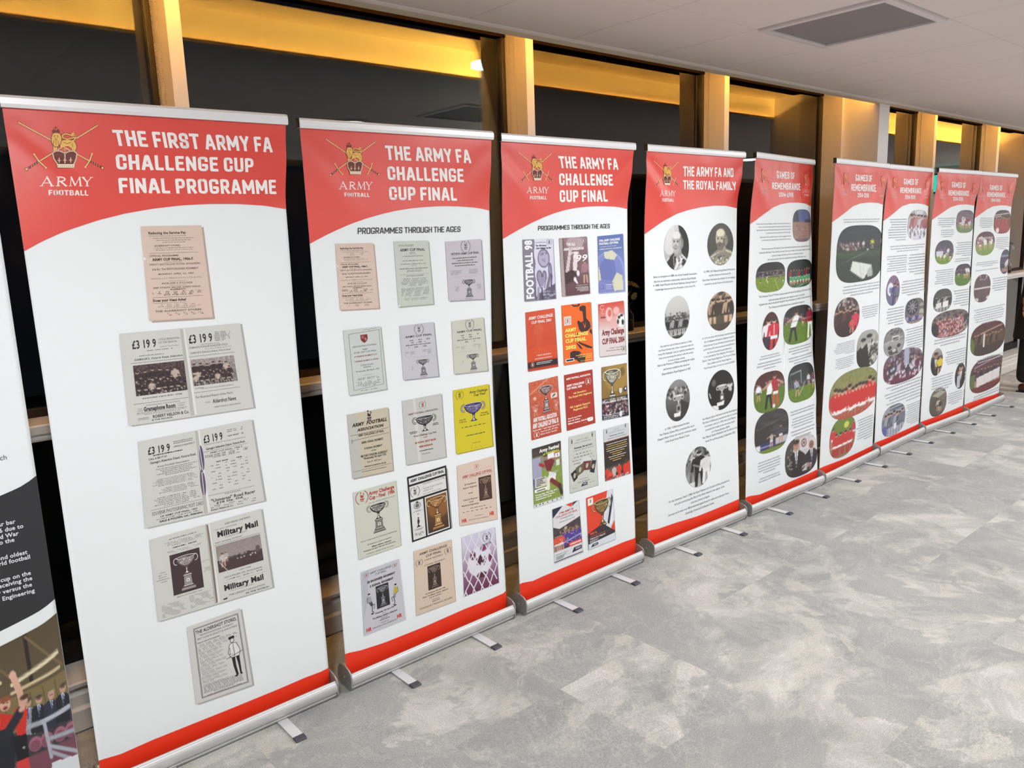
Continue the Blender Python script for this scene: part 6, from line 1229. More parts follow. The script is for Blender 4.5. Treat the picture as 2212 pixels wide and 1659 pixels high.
def C_3j(pr):
    sheet(pr, (.5, .6, .3), (.7, .7, .7), .015, .005); cv = Cv(54, 78, (.22, .19, .18), (.42, .50, .20), 11); cv.rect(0, .16, 1, .42, (.50, .52, .42)); cv.rect(0, .40, 1, 1, (.50, .58, .26)); cv.noise(.015, 2)
    cv.poly([(0, .18), (.28, .18), (.30, .50), (.22, .62), (0, .62)], (.62, .62, .72)); cv.ell(.12, .10, .09, .05, (.30, .22, .20)); cv.line(.25, .3, .36, .34, .08, (.62, .2, .22)); cv.line(.04, .55, .1, .7, .1, (.3, .32, .5))
    cv.ell(.44, .19, .08, .045, (.62, .46, .38)); cv.ell(.44, .165, .085, .03, (.15, .1, .1)); cv.poly([(.38, .26), (.72, .24), (.74, .32), (.60, .46), (.46, .44)], (.46, .13, .16)); cv.line(.70, .26, .98, .34, .06, (.60, .42, .34)); cv.rect(.52, .15, .78, .25, (.92, .92, .93)); cv.poly([(.55, .46), (.78, .52), (.74, .66), (.5, .60)], (.90, .90, .90)); cv.line(.62, .62, .90, .76, .12, (.46, .16, .16)); cv.line(.88, .74, .94, .88, .1, (.25, .18, .16)); cv.line(.5, .58, .5, .74, .1, (.88, .86, .84)); cv.ell(.84, .2, .1, .06, (.7, .3, .34)); cv.rect(.8, .30, .92, .4, (.84, .86, .80)); cv.rect(.06, .52, .45, .68, (.84, .82, .82), .85); cv.rect(0, .945, 1, 1, (.84, .84, .86))
    paint(pr, cv); T = pr.text; T(.24, .045, .93, .10, 'Army Festival', WH, 2, 5); T(.36, .125, .94, .165, 'of FOOTBALL', (.75, .80, .25), 2, 5); pr.rect(.78, .185, .94, .255, (.93, .93, .93), 4); crest(pr, .86, .22, .06, K, words=False, lay=5)
    pr.greek(.10, .53, .42, .66, 5, K, 3, .5, .2, 'l', 5); pr.greek(.55, .48, .9, .54, 3, (.8, .8, .85), 4, .4, .2, 'l', 5); pr.rect(.04, .70, .46, .755, WH, 4); pr.greek(.08, .715, .42, .74, 1, K, 6, .8, lay=5)
    for k, s_ in enumerate(('Wednesday 18th May 2011', 'Aldershot Military Stadium', 'Admission free')): T(.05, .79 + k * .037, .80 - .1 * k, .812 + k * .037, s_, WH, 2, 5)
    for x in (.07, .2, .3, .45, .62, .78, .92): pr.ell(x, .972, .022, .012, (.25, .25, .3), 5, 10)
def C_3k(pr):
    sheet(pr, (.76, .77, .74), (.62, .62, .60), .02, .01); T = pr.text; G = (.42, .42, .40); crest(pr, .11, .10, .09, K, words=False); crest(pr, .88, .065, .09, K, words=False)
    T(.28, .085, .74, .105, 'ARMY FOOTBALL', G, 0); T(.20, .13, .82, .15, 'COUNTY CUP FINAL 2012', G, 0); T(.18, .215, .86, .24, 'Wednesday 18th April 2012', K, 2); T(.14, .265, .90, .282, 'ALDERSHOT MILITARY STADIUM', G, 0)
    for k, (a_, b_) in enumerate(((.2, .8), (.15, .86), (.1, .92), (.15, .86))): pr.greek(a_, .33 + k * .055, b_, .35 + k * .055, 1, K, 5 + k, .6, .05); 
    pr.ell(.6, .5, .2, .08, (.80, .81, .79), 3)
    for pts, c_, k in (([(.04, .66), (.22, .60), (.28, .76), (.14, .82)], (.12, .12, .12), 1), ([(.22, .58), (.50, .52), (.50, .68), (.26, .74)], (.38, .36, .30), 2), ([(.50, .50), (.80, .52), (.74, .68), (.48, .66)], (.42, .22, .20), 3), ([(.82, .52), (.98, .54), (.88, .76), (.72, .72)], (.16, .17, .19), 4)):
        pr.poly(pts, c_, 4); c = np.mean(pts, axis=0); pr.ell(c[0], c[1], .04, .05, (.72, .68, .62), 5, 12, rot=.3 * k); pr.ell(c[0] + .05, c[1] - .02, .02, .02, (.6, .5, .4), 5, 10)
    T(.34, .80, .66, .815, 'FREE ADMISSION', G, 0); T(.28, .845, .70, .86, 'Kick off 7.00 pm', K, 1); pr.poly([(.38, .94), (.46, .88), (.62, .88), (.62, .935)], (.10, .14, .25), 3); pr.greek(.46, .89, .60, .92, 2, WH, 9, .5, lay=4); pr.greek(.68, .90, .92, .915, 1, G, 4, .5); pr.greek(.06, .93, .26, .945, 1, G, 5, .5); pr.line([(0, .90), (1, .84)], .0005, G, 3)
def C_3l(pr):
    sheet(pr, (.76, .78, .79), (.68, .68, .68), .02, .01); T = pr.text; G = (.42, .42, .42); crest(pr, .12, .06, .08, K, words=False); crest(pr, .88, .04, .08, K, words=False)
    T(.40, .05, .62, .065, 'ARMY FA', G, 0); T(.20, .095, .84, .11, 'COUNTY CUP FINAL 2013', G, 0); T(.22, .15, .80, .17, 'Wednesday 17th April', K, 1); T(.14, .20, .90, .217, 'ALDERSHOT MILITARY STADIUM', K, 0)
    cv = Cv(48, 56, (.19, .14, .11), (.15, .11, .10), 13); cv.rect(0, 0, 1, .02, (.7, .35, .25)); cv.rect(0, .62, 1, .78, (.20, .16, .16)); cv.speckle(0, .68, 1, .78, 60, .02, .02, [(.5, .45, .42), (.3, .25, .24)]); cv.poly([(.72, .72), (1, .64), (1, .98), (.70, .98)], (.80, .20, .14)); cv.ell(.85, .64, .06, .06, (.28, .2, .16)); cv.person(.56, 1.0, .36, (.82, .22, .16), (.9, .9, .9), legs=False); cv.person(.36, 1.0, .34, (.75, .68, .66), legs=False); cv.person(.10, 1.0, .34, (.78, .22, .17), legs=False); cv.person(.22, 1.05, .3, (.82, .3, .22), legs=False); cv.speckle(0, .93, 1, 1, 40, .03, .02, [(.85, .3, .24), (.9, .85, .82), (.3, .2, .3)])
    pr.canvas(cv, 0, .25, 1, 1, 3)
    for k, (a_, b_) in enumerate(((.08, .92), (.10, .90), (.06, .94), (.08, .92), (.2, .8), (.3, .7), (.15, .85), (.2, .78), (.3, .66))): pr.greek(a_, .30 + k * .042, b_, .322 + k * .042, 1, (.86, .74, .42) if k % 3 else (.88, .86, .8), 7 + k, .6, .03, lay=5)
def C_3m(pr):
    sheet(pr, (.83, .84, .85), (.70, .70, .72), .02, .01); T = pr.text; N = (.16, .15, .26); R = (.85, .24, .20)
    pr.poly([(0, 0), (.38, 0), (0, .17)], N, 3); pr.poly([(.50, 0), (.80, 0), (.68, .07)], R, 3); pr.poly([(.80, 0), (.97, 0), (.70, .075)], N, 3)
    cv = Cv(56, 44, (.28, .24, .22), (.25, .17, .30), 14); cv.speckle(.0, .0, 1, .3, 20, .1, .03, [(.33, .29, .27), (.24, .2, .2)])
    for k in range(11): cv.person(.28 + .07 * k, .84 + .02 * (k % 3), .46 + .06 * (k % 2), (.30, .24, .55), (.26, .2, .5), (.72, .55, .48), arms='up' if k % 2 else None, legs=False)
    for k in range(4): cv.person(.08 + .07 * k, 1.0, .6, (.85, .32, .22), (.9, .9, .9), (.74, .58, .5)); 
    cv.line(.2, .8, 1, .64, .02, (.8, .8, .85)); cv.ell(.45, .25, .05, .06, (.7, .66, .6)); cv.speckle(.1, .5, 1, .9, 30, .02, .02, [(.75, .7, .8)])
    pr.canvas(cv, 0, .30, 1, .80, 3); pr.poly([(0, .16), (1, .16), (1, .30), (.22, .40), (0, .335)], (.84, .84, .86), 4)
    T(.24, .10, .78, .135, '119th ARMY FA', (.75, .25, .25), 1, 5); T(.10, .155, .92, .19, 'CHALLENGE CUP FINAL', (.75, .25, .25), 1, 5); T(.26, .215, .76, .235, '25 ENGINEER REGIMENT', K, 0, 5); T(.48, .245, .52, .255, 'v', K, 0, 5); T(.20, .275, .80, .292, '1 REGIMENT ARMY AIR CORPS', K, 0, 5)
    pr.rect(.52, .72, 1, .80, R, 5); T(.56, .745, .96, .775, 'ADMISSION FREE', WH, 2, 6); pr.poly([(.62, .93), (.70, .845), (.98, .845), (.98, .91)], N, 4); pr.greek(.74, .86, .95, .895, 2, WH, 4, .5, lay=5); T(.06, .855, .50, .868, 'WEDNESDAY 1st MAY 2019', K, 0, 5); pr.greek(.06, .89, .45, .96, 4, K, 3, .4, .2, 'l', 5); pr.rect(0, .975, 1, .99, N, 4)
def C_3n(pr):
    sheet(pr, (.82, .84, .87), (.62, .66, .70), .02, .01); T = pr.text; N = (.14, .14, .24); R = (.85, .25, .15)
    pr.poly([(0, 0), (.80, 0), (.60, .50), (.52, .70), (0, .78)], R, 3); pr.rect(.05, .03, .25, .165, (.90, .88, .84), 4); crest(pr, .15, .09, .07, K, words=False, lay=5)
    pr.poly([(.96, .08), (1.0, .18), (.80, .66), (.74, .62)], N, 4); pr.poly([(1.0, .30), (.84, .66), (.88, .66), (1.0, .40)], (.93, .93, .95), 4); pr.poly([(1.0, .62), (1.0, .86), (.82, .86), (.88, .72)], R, 4)
    cup(pr, .20, .08, .92, 1.02, (.28, .22, .12), (.52, .42, .24), (.84, .76, .56), lay=5); pr.poly([(0, .70), (.55, .60), (.98, .82), (.98, .86), (0, .90)], (.20, .16, .19), 13); pr.poly([(0, .90), (.98, .86), (1, 1), (0, 1)], (.82, .85, .88), 13)
    T(.06, .69, .32, .735, 'ARMY FA', (.90, .40, .30), 1, 14); T(.06, .755, .62, .78, 'CHALLENGE CUP FINAL 2020', (.9, .4, .3), 0, 14); T(.05, .795, .62, .822, '4 Regiment RA v 8 Regt RLC', WH, 1, 14); pr.greek(.05, .84, .40, .89, 3, WH, 4, .4, .2, 'l', 14); pr.poly([(.08, .975), (.14, .92), (.34, .915), (.34, .965)], N, 14); pr.greek(.17, .93, .31, .955, 2, WH, 4, .5, lay=15)

COVERS = {
 (1, 'a'): (C_pink, 'pink programme leaf printed for the 1906-7 final'), (1, 'b'): (C_s1, 'open grey programme with two team photographs'), (1, 'c'): (C_s2, 'open grey programme with team sheets and purple ribbon'), (1, 'd'): (C_s3, 'open grey programme with a cup and a match photograph'), (1, 'e'): (C_s4, 'grey advertisement page with a drawn soldier'),
 (2, 'a'): (C_pink, 'pink programme leaf, first on this banner'),
 (2, 'b'): (lambda p: C_early(p, (.76, .78, .74), (.63, .65, .62), 'ARMY CUP FINAL', '', False, False), 'greenish grey programme of plain text'),
 (2, 'c'): (lambda p: C_early(p, (.76, .73, .77), (.60, .60, .63), 'FIFTIETH ARMY CUP FINAL', '', True, True), 'lilac programme of the fiftieth final'),
 (2, 'd'): (C_2d, 'pale programme with a red shield'),
 (2, 'e'): (lambda p: C_early(p, (.75, .75, .78), (.60, .60, .63), 'ARMY CUP FINAL', '', True, True), 'silver grey programme with a cup'),
 (2, 'f'): (lambda p: C_early(p, (.77, .77, .72), (.62, .62, .58), 'ARMY CUP FINAL', '', True, True), 'cream grey programme with a cup'),
 (2, 'g'): (C_2g, 'tan programme in heavy italic type'), (2, 'h'): (C_2h, 'grey programme with a black cup and red type'), (2, 'i'): (C_2i, 'yellow programme with a purple cup'), (2, 'j'): (C_2j, 'pale 1986 programme with red title and cup'), (2, 'k'): (C_2k, 'black-ruled programme with a bronze cup photograph'), (2, 'l'): (C_2l, 'peach programme with a cup photograph at the right'), (2, 'm'): (C_2m, 'silver programme with two drawn footballers'), (2, 'n'): (C_2n, 'peach programme with a central cup photograph'), (2, 'o'): (C_2o, 'purple programme with a ball behind netting'),
 (3, 'a'): (C_3a, 'lilac programme with a drawn ball and hands'), (3, 'b'): (C_3b, 'plum programme with a kicking footballer'), (3, 'c'): (C_3c, 'blue programme with a blue and cream ball'), (3, 'd'): (C_3d, 'plain orange-red programme with a black strip'), (3, 'e'): (C_3e, 'orange programme with a dark footballer and yellow type'), (3, 'f'): (C_3f, 'red and white programme with a football'), (3, 'g'): (C_3g, 'red programme with a silver cup'), (3, 'h'): (C_3h, 'deep red programme of text only'), (3, 'i'): (C_3i, 'gold programme with a silver cup over a team'), (3, 'j'): (C_3j, 'green festival programme with players'), (3, 'k'): (C_3k, 'pale programme with four tilted photographs'), (3, 'l'): (C_3l, 'brown programme with players in red'), (3, 'm'): (C_3m, 'programme with a celebrating team'), (3, 'n'): (C_3n, 'red programme with a gold cup')}

# ------------------------------------------------------------------ printed photographs
SK = (.76, .60, .50)
def bust(king):
    cv = Cv(64, 88, (.30, .29, .27) if king else (.80, .80, .80), (.26, .25, .23) if king else (.62, .62, .62), 3)
    if not king: cv.poly([(.55, 0), (1, 0), (1, 1), (.62, 1), (.68, .5)], (.13, .14, .14)); cv.ell(.2, .3, .25, .35, (.88, .88, .88), .6)
    sk = (.74, .71, .64) if king else (.74, .74, .74); dk = (.17, .17, .16)
    cv.poly([(.02, 1), (.06, .78), (.36, .62), (.68, .60), (.92, .66), (1, 1)], (.52, .50, .45) if king else dk)
    if king:
        cv.line(.60, .62, .96, .72, .05, (.82, .79, .7)); cv.line(.08, .80, .3, .72, .05, (.75, .72, .64)); cv.speckle(.2, .78, .85, .98, 70, .03, .02, [(.88, .86, .78), (.30, .29, .26), (.6, .58, .5)])
        cv.line(.36, .70, .62, .66, .03, (.80, .77, .68))
    else:
        cv.poly([(.5, .66), (.68, .64), (.72, 1), (.40, 1)], (.74, .74, .74)); cv.line(.62, .62, .92, .80, .06, (.86, .86, .86)); cv.line(.18, .72, .02, .84, .06, (.80, .80, .80)); cv.speckle(.42, .70, .74, .98, 40, .03, .02, [(.92, .92, .92), (.4, .4, .4)]); cv.line(.36, .68, .40, 1, .02, (.8, .8, .8))
    cx, cy = (.50, .36) if king else (.50, .36)
    cv.poly([(cx - .13, .5), (cx + .17, .5), (cx + .2, .68), (cx - .1, .70)], tuple(x * .8 for x in sk))
    cv.ell(cx, cy, .20, .235, sk); cv.ell(cx + .17, cy + .05, .10, .13, tuple(x * .72 for x in sk)); cv.ell(cx + .16, cy + .02, .035, .06, tuple(x * .95 for x in sk))
    cv.ell(cx - .03, cy - .13, .15, .09, tuple(min(1, x * 1.17) for x in sk)); cv.line(cx + .17, cy - .12, cx + .21, cy + .06, .05, (.45, .44, .41))
    for sx in (-.11, .03): cv.ell(cx + sx, cy + .0, .045, .022, tuple(x * .6 for x in sk)); cv.ell(cx + sx, cy + .005, .02, .012, dk); cv.line(cx + sx - .05, cy - .045, cx + sx + .05, cy - .04, .014, tuple(x * .55 for x in sk))
    cv.line(cx - .05, cy, cx - .075, cy + .085, .03, tuple(min(1, x * 1.1) for x in sk)); cv.line(cx - .03, cy + .02, cx - .045, cy + .09, .012, tuple(x * .65 for x in sk)); cv.ell(cx - .06, cy + .09, .045, .02, tuple(x * .8 for x in sk))
    g = (.40, .38, .34) if king else (.62, .62, .62)
    cv.ell(cx - .04, cy + .135, .13, .045, g); cv.ell(cx - .02, cy + .21, .12 if king else .10, .075, tuple(x * 1.1 for x in g)); cv.ell(cx - .05, cy + .165, .04, .01, tuple(x * .5 for x in g)); cv.line(cx + .13, cy + .02, cx + .11, cy + .17, .07, g)
    cv.noise(.015); return cv
def pitch(seed, sky=(.16, .16, .17), grass=(.35, .42, .18), hz=.45, n=7, hh=.2, shirts=((.88, .88, .88), (.60, .15, .18)), crowd=True, lights=False, ws=60, hs=50):
    cv = Cv(ws, hs, sky, tuple(min(1, x * 1.3) for x in sky), seed); cv.rect(0, hz, 1, 1, grass); cv.noise(.02, 2)
    if crowd: cv.speckle(0, hz * .55, 1, hz, 70, .02, .025, [tuple(min(1, x * f) for x in (.35, .28, .30)) for f in (.6, 1, 1.5, 2.0)])
    R = cv.r
    for k in range(n): cv.person(R.uniform(.08, .92), hz + R.uniform(.04, .28), hh * R.uniform(.8, 1.1), shirts[k % len(shirts)], (.9, .9, .9), SK, lean=R.uniform(-.12, .12))
    if lights: cv.speckle(0, hz * .4, 1, hz * .45, 10, .03, .01, [(.9, .9, .9)])
    return cv
def row(seed, bg, bot, n, h, shirt, short=(.9, .9, .9), foot=.92, sock=None, ws=80, hs=52, arms=None, legs=True, skin=SK):
    cv = Cv(ws, hs, bg, bot, seed); cv.noise(.03, 2); R = cv.r
    for k in range(n): cv.person(.08 + .84 * (k + .5) / n, foot + .015 * math.sin(k * 1.7), h * R.uniform(.94, 1.06), shirt[k % len(shirt)] if isinstance(shirt, list) else shirt, short, skin, sock, arms=arms, legs=legs)
    return cv
def suit(cv, x, y, h, skin=(.66, .50, .44), coat=(.16, .14, .15), shirt=(.85, .85, .86), bald=False):
    k = cv.h / cv.w; W_ = h * k * .34
    cv.poly([(x - W_, y), (x - W_ * .95, y - h * .58), (x - W_ * .35, y - h * .72), (x + W_ * .35, y - h * .72), (x + W_ * .95, y - h * .58), (x + W_, y)], coat)
    cv.poly([(x - W_ * .22, y - h * .72), (x + W_ * .22, y - h * .72), (x, y - h * .3)], shirt); cv.line(x, y - h * .70, x, y - h * .35, .02, (.3, .3, .45))
    cv.ell(x, y - h * .86, h * k * .115, h * .13, skin); 
    if not bald: cv.ell(x, y - h * .95, h * k * .115, h * .06, (.22, .16, .13))
    cv.ell(x - h * k * .04, y - h * .86, .012, .01, (.2, .15, .12)); cv.ell(x + h * k * .04, y - h * .86, .012, .01, (.2, .15, .12)); cv.line(x - .02, y - h * .79, x + .02, y - h * .79, .008, (.45, .25, .22))
def photo(name):
    cv = None
    if name == 'bearded_duke': cv = bust(False)
    elif name == 'bearded_king': cv = bust(True)
    elif name == 'crowd':
        cv = Cv(56, 80, (.80, .79, .75), (.66, .65, .62), 21); cv.rect(0, .45, 1, 1, (.36, .36, .35)); cv.speckle(0, .38, 1, .72, 170, .035, .02, [(.72, .71, .69), (.2, .2, .2), (.5, .5, .48)]); cv.rect(0, .8, 1, 1, (.22, .22, .22))
        for k in range(5): cv.person(.15 + .17 * k, .92, .4, (.6, .6, .58) if k % 2 else (.15, .15, .15), (.2, .2, .2), (.7, .69, .66))
        cv.line(.2, .93, .9, .86, .03, (.75, .75, .72)); cv.mono((1, 1, .98))
    elif name == 'sepia':
        cv = Cv(52, 72, (.55, .44, .35), (.42, .30, .22), 22); cv.speckle(0, 0, 1, .25, 40, .06, .04, [(.75, .65, .55), (.3, .2, .15)])
        for k, x in enumerate((.18, .38, .58, .78, .95)): cv.person(x, .88, .72, (.72, .62, .52) if k in (0, 3) else (.30, .19, .14), (.3, .2, .15), (.80, .70, .60), hair=(.25, .16, .12))
        for k in range(4): cv.line(.10 + .05 * k, .35, .10 + .05 * k, .55, .014, (.25, .15, .1))
        cv.rect(0, .80, 1, 1, (.36, .22, .14)); cv.rect(.3, .62, .6, .82, (.42, .26, .17)); cv.mono((1.12, .95, .80))
    elif name in ('cup_grey', 'cup_dark'):
        d = name == 'cup_dark'; cv = Cv(52, 74, (.55, .55, .55) if not d else (.10, .11, .12), (.20, .2, .2) if not d else (.06, .06, .07), 23)
        if not d: cv.speckle(0, .2, 1, .42, 60, .05, .035, [(.75, .75, .75), (.2, .2, .2), (.5, .5, .5)])
        else:
            suit(cv, .84, .95, .62, (.86, .86, .86), (.12, .12, .13)); cv.poly([(0, .4), (.14, .35), (.2, .6), (.12, .9), (0, .9)], (.12, .12, .12)); cv.ell(.22, .28, .08, .09, (.35, .35, .36)); cv.line(.05, .52, .1, .64, .03, (.9, .9, .9))
        cx = .52; m, l, k_ = (.62, .62, .62), (.90, .90, .90), (.16, .16, .16)
        cv.ell(cx - .16, .44, .06, .05, l); cv.ell(cx - .16, .44, .035, .03, k_); cv.ell(cx + .16, .44, .06, .05, l); cv.ell(cx + .16, .44, .035, .03, k_)
        cv.poly([(cx - .17, .38), (cx + .17, .38), (cx + .12, .48), (cx + .03, .53), (cx - .03, .53), (cx - .12, .48)], m); cv.ell(cx, .385, .17, .02, l); cv.line(cx, .52, cx, .6, .04, l); cv.ell(cx, .60, .07, .02, m); cv.rect(cx - .09, .62, cx + .09, .78, m if not d else (.3, .3, .3)); cv.rect(cx - .05, .65, cx + .05, .74, k_ if not d else l); cv.poly([(cx - .2, .80), (cx + .22, .78), (cx + .25, .88), (cx - .2, .90)], l); cv.poly([(cx + .1, .5), (.95, .62), (1, .95), (.6, .95)], (.2, .2, .2) if not d else (.1, .1, .1)); cv.ell(.2, .95, .2, .1, (.9, .9, .9) if d else (.25, .25, .25))
        cv.mono()
    elif name == 'handshake':
        cv = Cv(56, 84, (.36, .36, .36), (.7, .7, .7), 24); cv.speckle(0, 0, 1, .38, 60, .05, .045, [(.75, .75, .75), (.2, .2, .2), (.5, .5, .5)])
        cv.person(.28, .92, .70, (.45, .45, .46), (.45, .45, .46), (.78, .78, .78), (.4, .4, .4), hair=(.8, .8, .8)); cv.person(.52, .96, .86, (.12, .12, .12), (.12, .12, .12), (.78, .78, .78), (.1, .1, .1)); cv.person(.80, .94, .74, (.85, .85, .85), (.88, .88, .88), (.7, .7, .7), (.9, .9, .9)); cv.line(.3, .42, .58, .52, .07, (.5, .5, .5)); cv.line(.8, .42, .6, .53, .06, (.82, .82, .82)); cv.ell(.58, .53, .05, .03, (.85, .85, .85)); cv.rect(0, .84, .35, 1, (.85, .85, .85)); cv.mono()
    elif name == 'desert':
        cv = Cv(52, 60, (.36, .40, .58), (.44, .46, .60), 25); cv.poly([(0, 0), (.22, 0), (.3, .28), (.3, .40), (0, .42)], (.26, .28, .33)); cv.rect(0, .38, 1, 1, (.60, .48, .44)); cv.ell(.8, .35, .2, .06, (.28, .30, .36)); cv.speckle(0, .45, 1, .95, 40, .09, .012, [(.66, .54, .50), (.52, .41, .38)]); cv.line(.55, .55, .3, .8, .008, (.78, .68, .62)); cv.line(.5, .45, .95, .7, .008, (.74, .64, .58)); cv.person(.2, .55, .08, (.2, .2, .25)); cv.person(.86, .54, .09, (.2, .2, .25)); cv.rect(0, .9, 1, 1, (.36, .34, .42), .6)
    elif name == 'match_far':
        cv = pitch(26, (.17, .17, .18), (.44, .54, .16), .50, 8, .10, ((.92, .92, .92), (.25, .25, .3))); cv.line(.62, .6, .78, 1, .012, (.8, .85, .6)); cv.line(0, .48, 1, .46, .012, (.75, .72, .6)); cv.rect(0, .02, 1, .3, (.15, .14, .15)); cv.line(0, .32, .9, .28, .01, (.7, .7, .7))
    elif name == 'mascots':
        cv = row(27, (.14, .17, .16), (.10, .14, .12), 8, .5, [(.55, .14, .18), (.16, .19, .24), (.20, .22, .26)], (.8, .82, .85), .82); cv.rect(0, .86, 1, 1, (.16, .36, .22))
        for k in range(7): cv.person(.14 + .12 * k, .9, .36, (.30, .62, .42), (.85, .9, .88), SK)
        cv.rect(0, .9, 1, 1, (.16, .36, .22)); cv.line(.3, 1, .6, .9, .01, (.9, .9, .9))
    elif name == 'redwhite':
        cv = Cv(36, 70, (.32, .16, .18), (.26, .14, .15), 28); cv.person(.36, 1.0, .82, (.90, .88, .90), (.2, .2, .3), (.84, .68, .60), (.2, .2, .25)); cv.person(.68, 1.02, .84, (.78, .18, .24), (.9, .9, .9), (.84, .66, .60), (.8, .2, .25)); cv.line(.68, .35, .68, .6, .05, (.93, .85, .87))
    elif name == 'whiteplayer':
        cv = pitch(29, (.15, .15, .16), (.36, .48, .14), .42, 0, .3); cv.person(.30, .90, .78, (.92, .92, .93), (.14, .14, .16), SK, (.14, .14, .16), lean=.16, arms='out'); cv.person(.88, .84, .78, (.55, .12, .20), (.93, .93, .93), SK, (.93, .93, .93)); cv.person(.62, .55, .22, (.6, .16, .2), (.9, .9, .9)); cv.ell(.82, .88, .04, .045, (.93, .93, .93)); cv.line(.2, .4, 1, .36, .015, (.6, .55, .5))
    elif name == 'tackle':
        cv = pitch(30, (.30, .16, .15), (.36, .46, .15), .42, 0, .3); cv.line(.0, .40, 1, .36, .03, (.62, .52, .48)); cv.person(.14, .66, .42, (.92, .92, .93), (.15, .15, .16), SK); cv.person(.46, .90, .74, (.93, .93, .94), (.13, .13, .15), SK, (.13, .13, .15), lean=.12, arms='out'); cv.person(.68, .88, .80, (.66, .18, .24), (.93, .93, .93), SK, (.8, .3, .3), lean=-.05, arms='out'); cv.ell(.63, .88, .04, .05, (.93, .93, .93))
    elif name == 'goal':
        cv = pitch(31, (.18, .19, .20), (.38, .48, .15), .60, 0, .3, crowd=False); cv.speckle(0, .4, 1, .58, 40, .03, .03, [(.28, .26, .28), (.4, .36, .38)]); cv.line(.08, .22, .48, .18, .02, (.72, .74, .75)); cv.line(.48, .18, .48, .5, .02, (.72, .74, .75)); cv.line(.08, .22, .12, .5, .01, (.5, .5, .5)); cv.person(.32, .82, .46, (.62, .64, .70), (.3, .3, .32), SK, lean=-.1); cv.person(.76, .62, .32, (.8, .8, .82), (.2, .2, .2)); cv.person(.94, .72, .42, (.45, .3, .35), (.8, .8, .8)); cv.line(.4, .8, .62, .5, .02, (.7, .7, .7))
    elif name == 'nightplayers':
        cv = Cv(64, 60, (.26, .24, .25), (.20, .18, .18), 32); cv.speckle(0, .1, 1, .6, 30, .12, .04, [(.29, .27, .28), (.22, .20, .2)]); cv.line(.05, .38, 1, .22, .008, (.5, .48, .48)); cv.rect(.12, .74, .58, .92, (.22, .22, .42)); cv.rect(.0, .76, .16, .9, (.88, .88, .90)); cv.rect(.6, .70, 1, .86, (.72, .72, .76)); cv.rect(0, .90, 1, 1, (.44, .52, .22)); cv.person(.48, .88, .34, (.72, .66, .62), (.86, .86, .88), SK, arms='out'); cv.person(.76, .84, .44, (.30, .26, .32), (.90, .90, .92), SK); cv.line(.18, .83, .5, .83, .02, (.75, .75, .85))
    elif name == 'suits':
        cv = Cv(72, 60, (.72, .70, .70), (.66, .64, .64), 33); cv.poly([(0, 0), (.3, 0), (.1, 1), (0, 1)], (.30, .27, .25)); cv.rect(.45, .06, 1, .55, (.80, .79, .79)); cv.line(.74, 0, .74, .5, .012, (.65, .65, .67)); cv.ell(.58, .20, .085, .105, (.40, .22, .24)); cv.ell(.58, .20, .06, .075, (.80, .76, .76)); cv.ell(.58, .20, .03, .04, (.45, .26, .28))
        for k in range(3): cv.line(.47, .40 + .05 * k, .68, .39 + .05 * k, .008, (.55, .53, .55))
        cv.line(.84, .12, .98, .10, .012, (.45, .43, .45))
        suit(cv, .34, 1.05, .98, (.72, .54, .46), (.17, .14, .15)); suit(cv, .82, 1.0, .80, (.58, .40, .32), (.17, .15, .17), bald=True); cv.line(.45, .62, .7, .66, .1, (.17, .14, .15)); cv.ell(.66, .78, .1, .05, (.6, .56, .54)); cv.speckle(.5, .76, .8, .9, 20, .04, .02, [(.9, .9, .9), (.25, .2, .2), (.65, .5, .45)]); cv.speckle(.08, .2, .2, .9, 30, .02, .02, [(.62, .6, .58), (.3, .28, .27)])
    elif name == 'paper':
        cv = Cv(84, 84, (.15, .17, .21), (.24, .25, .29), 34); cv.rect(0, .40, 1, 1, (.15, .21, .17)); cv.rect(0, .46, 1, .56, (.20, .27, .19)); cv.speckle(0, .26, 1, .40, 90, .015, .02, [(.26, .20, .22), (.12, .12, .14), (.38, .30, .30)]); cv.speckle(.05, .31, .5, .42, 40, .015, .02, [(.62, .55, .53), (.5, .3, .3), (.8, .76, .74)]); cv.line(.08, .14, .95, .08, .006, (.28, .3, .34))
        cv.person(.56, .40, .13, (.8, .78, .74), (.8, .8, .8)); cv.person(.76, .42, .18, (.72, .74, .20), (.2, .2, .25)); cv.person(.99, .38, .14, (.8, .75, .7)); cv.ell(.66, .435, .016, .016, (.9, .9, .9)); cv.line(.02, .68, .68, .46, .006, (.55, .6, .55)); cv.line(0, .48, .1, .48, .01, (.4, .5, .4))
        cv.poly([(.34, .62), (.76, .72), (.60, .96), (.54, .94), (.30, .78)], (.84, .86, .83)); cv.poly([(.76, .72), (.80, .92), (.68, .93), (.66, .82)], (.66, .69, .68)); cv.line(.50, .70, .54, .92, .01, (.66, .69, .66)); cv.line(.58, .72, .58, .9, .008, (.70, .72, .70))
    elif name == 'officers':
        cv = Cv(52, 66, (.36, .28, .30), (.16, .10, .11), 35); cv.speckle(0, 0, 1, .4, 60, .05, .05, [(.62, .56, .55), (.2, .14, .16), (.75, .7, .7)])
        for k in range(6): cv.person(.12 + .13 * k, .95 - .04 * (k % 2), .66, (.22, .12, .13) if k % 3 else (.34, .22, .20), (.20, .11, .12), SK, (.18, .1, .1))
        cv.person(.84, .95, .58, (.80, .18, .28), (.8, .2, .3), SK, (.8, .2, .3)); cv.person(.7, .92, .36, (.8, .3, .3), (.7, .2, .3), SK)
    elif name == 'oldsuits':
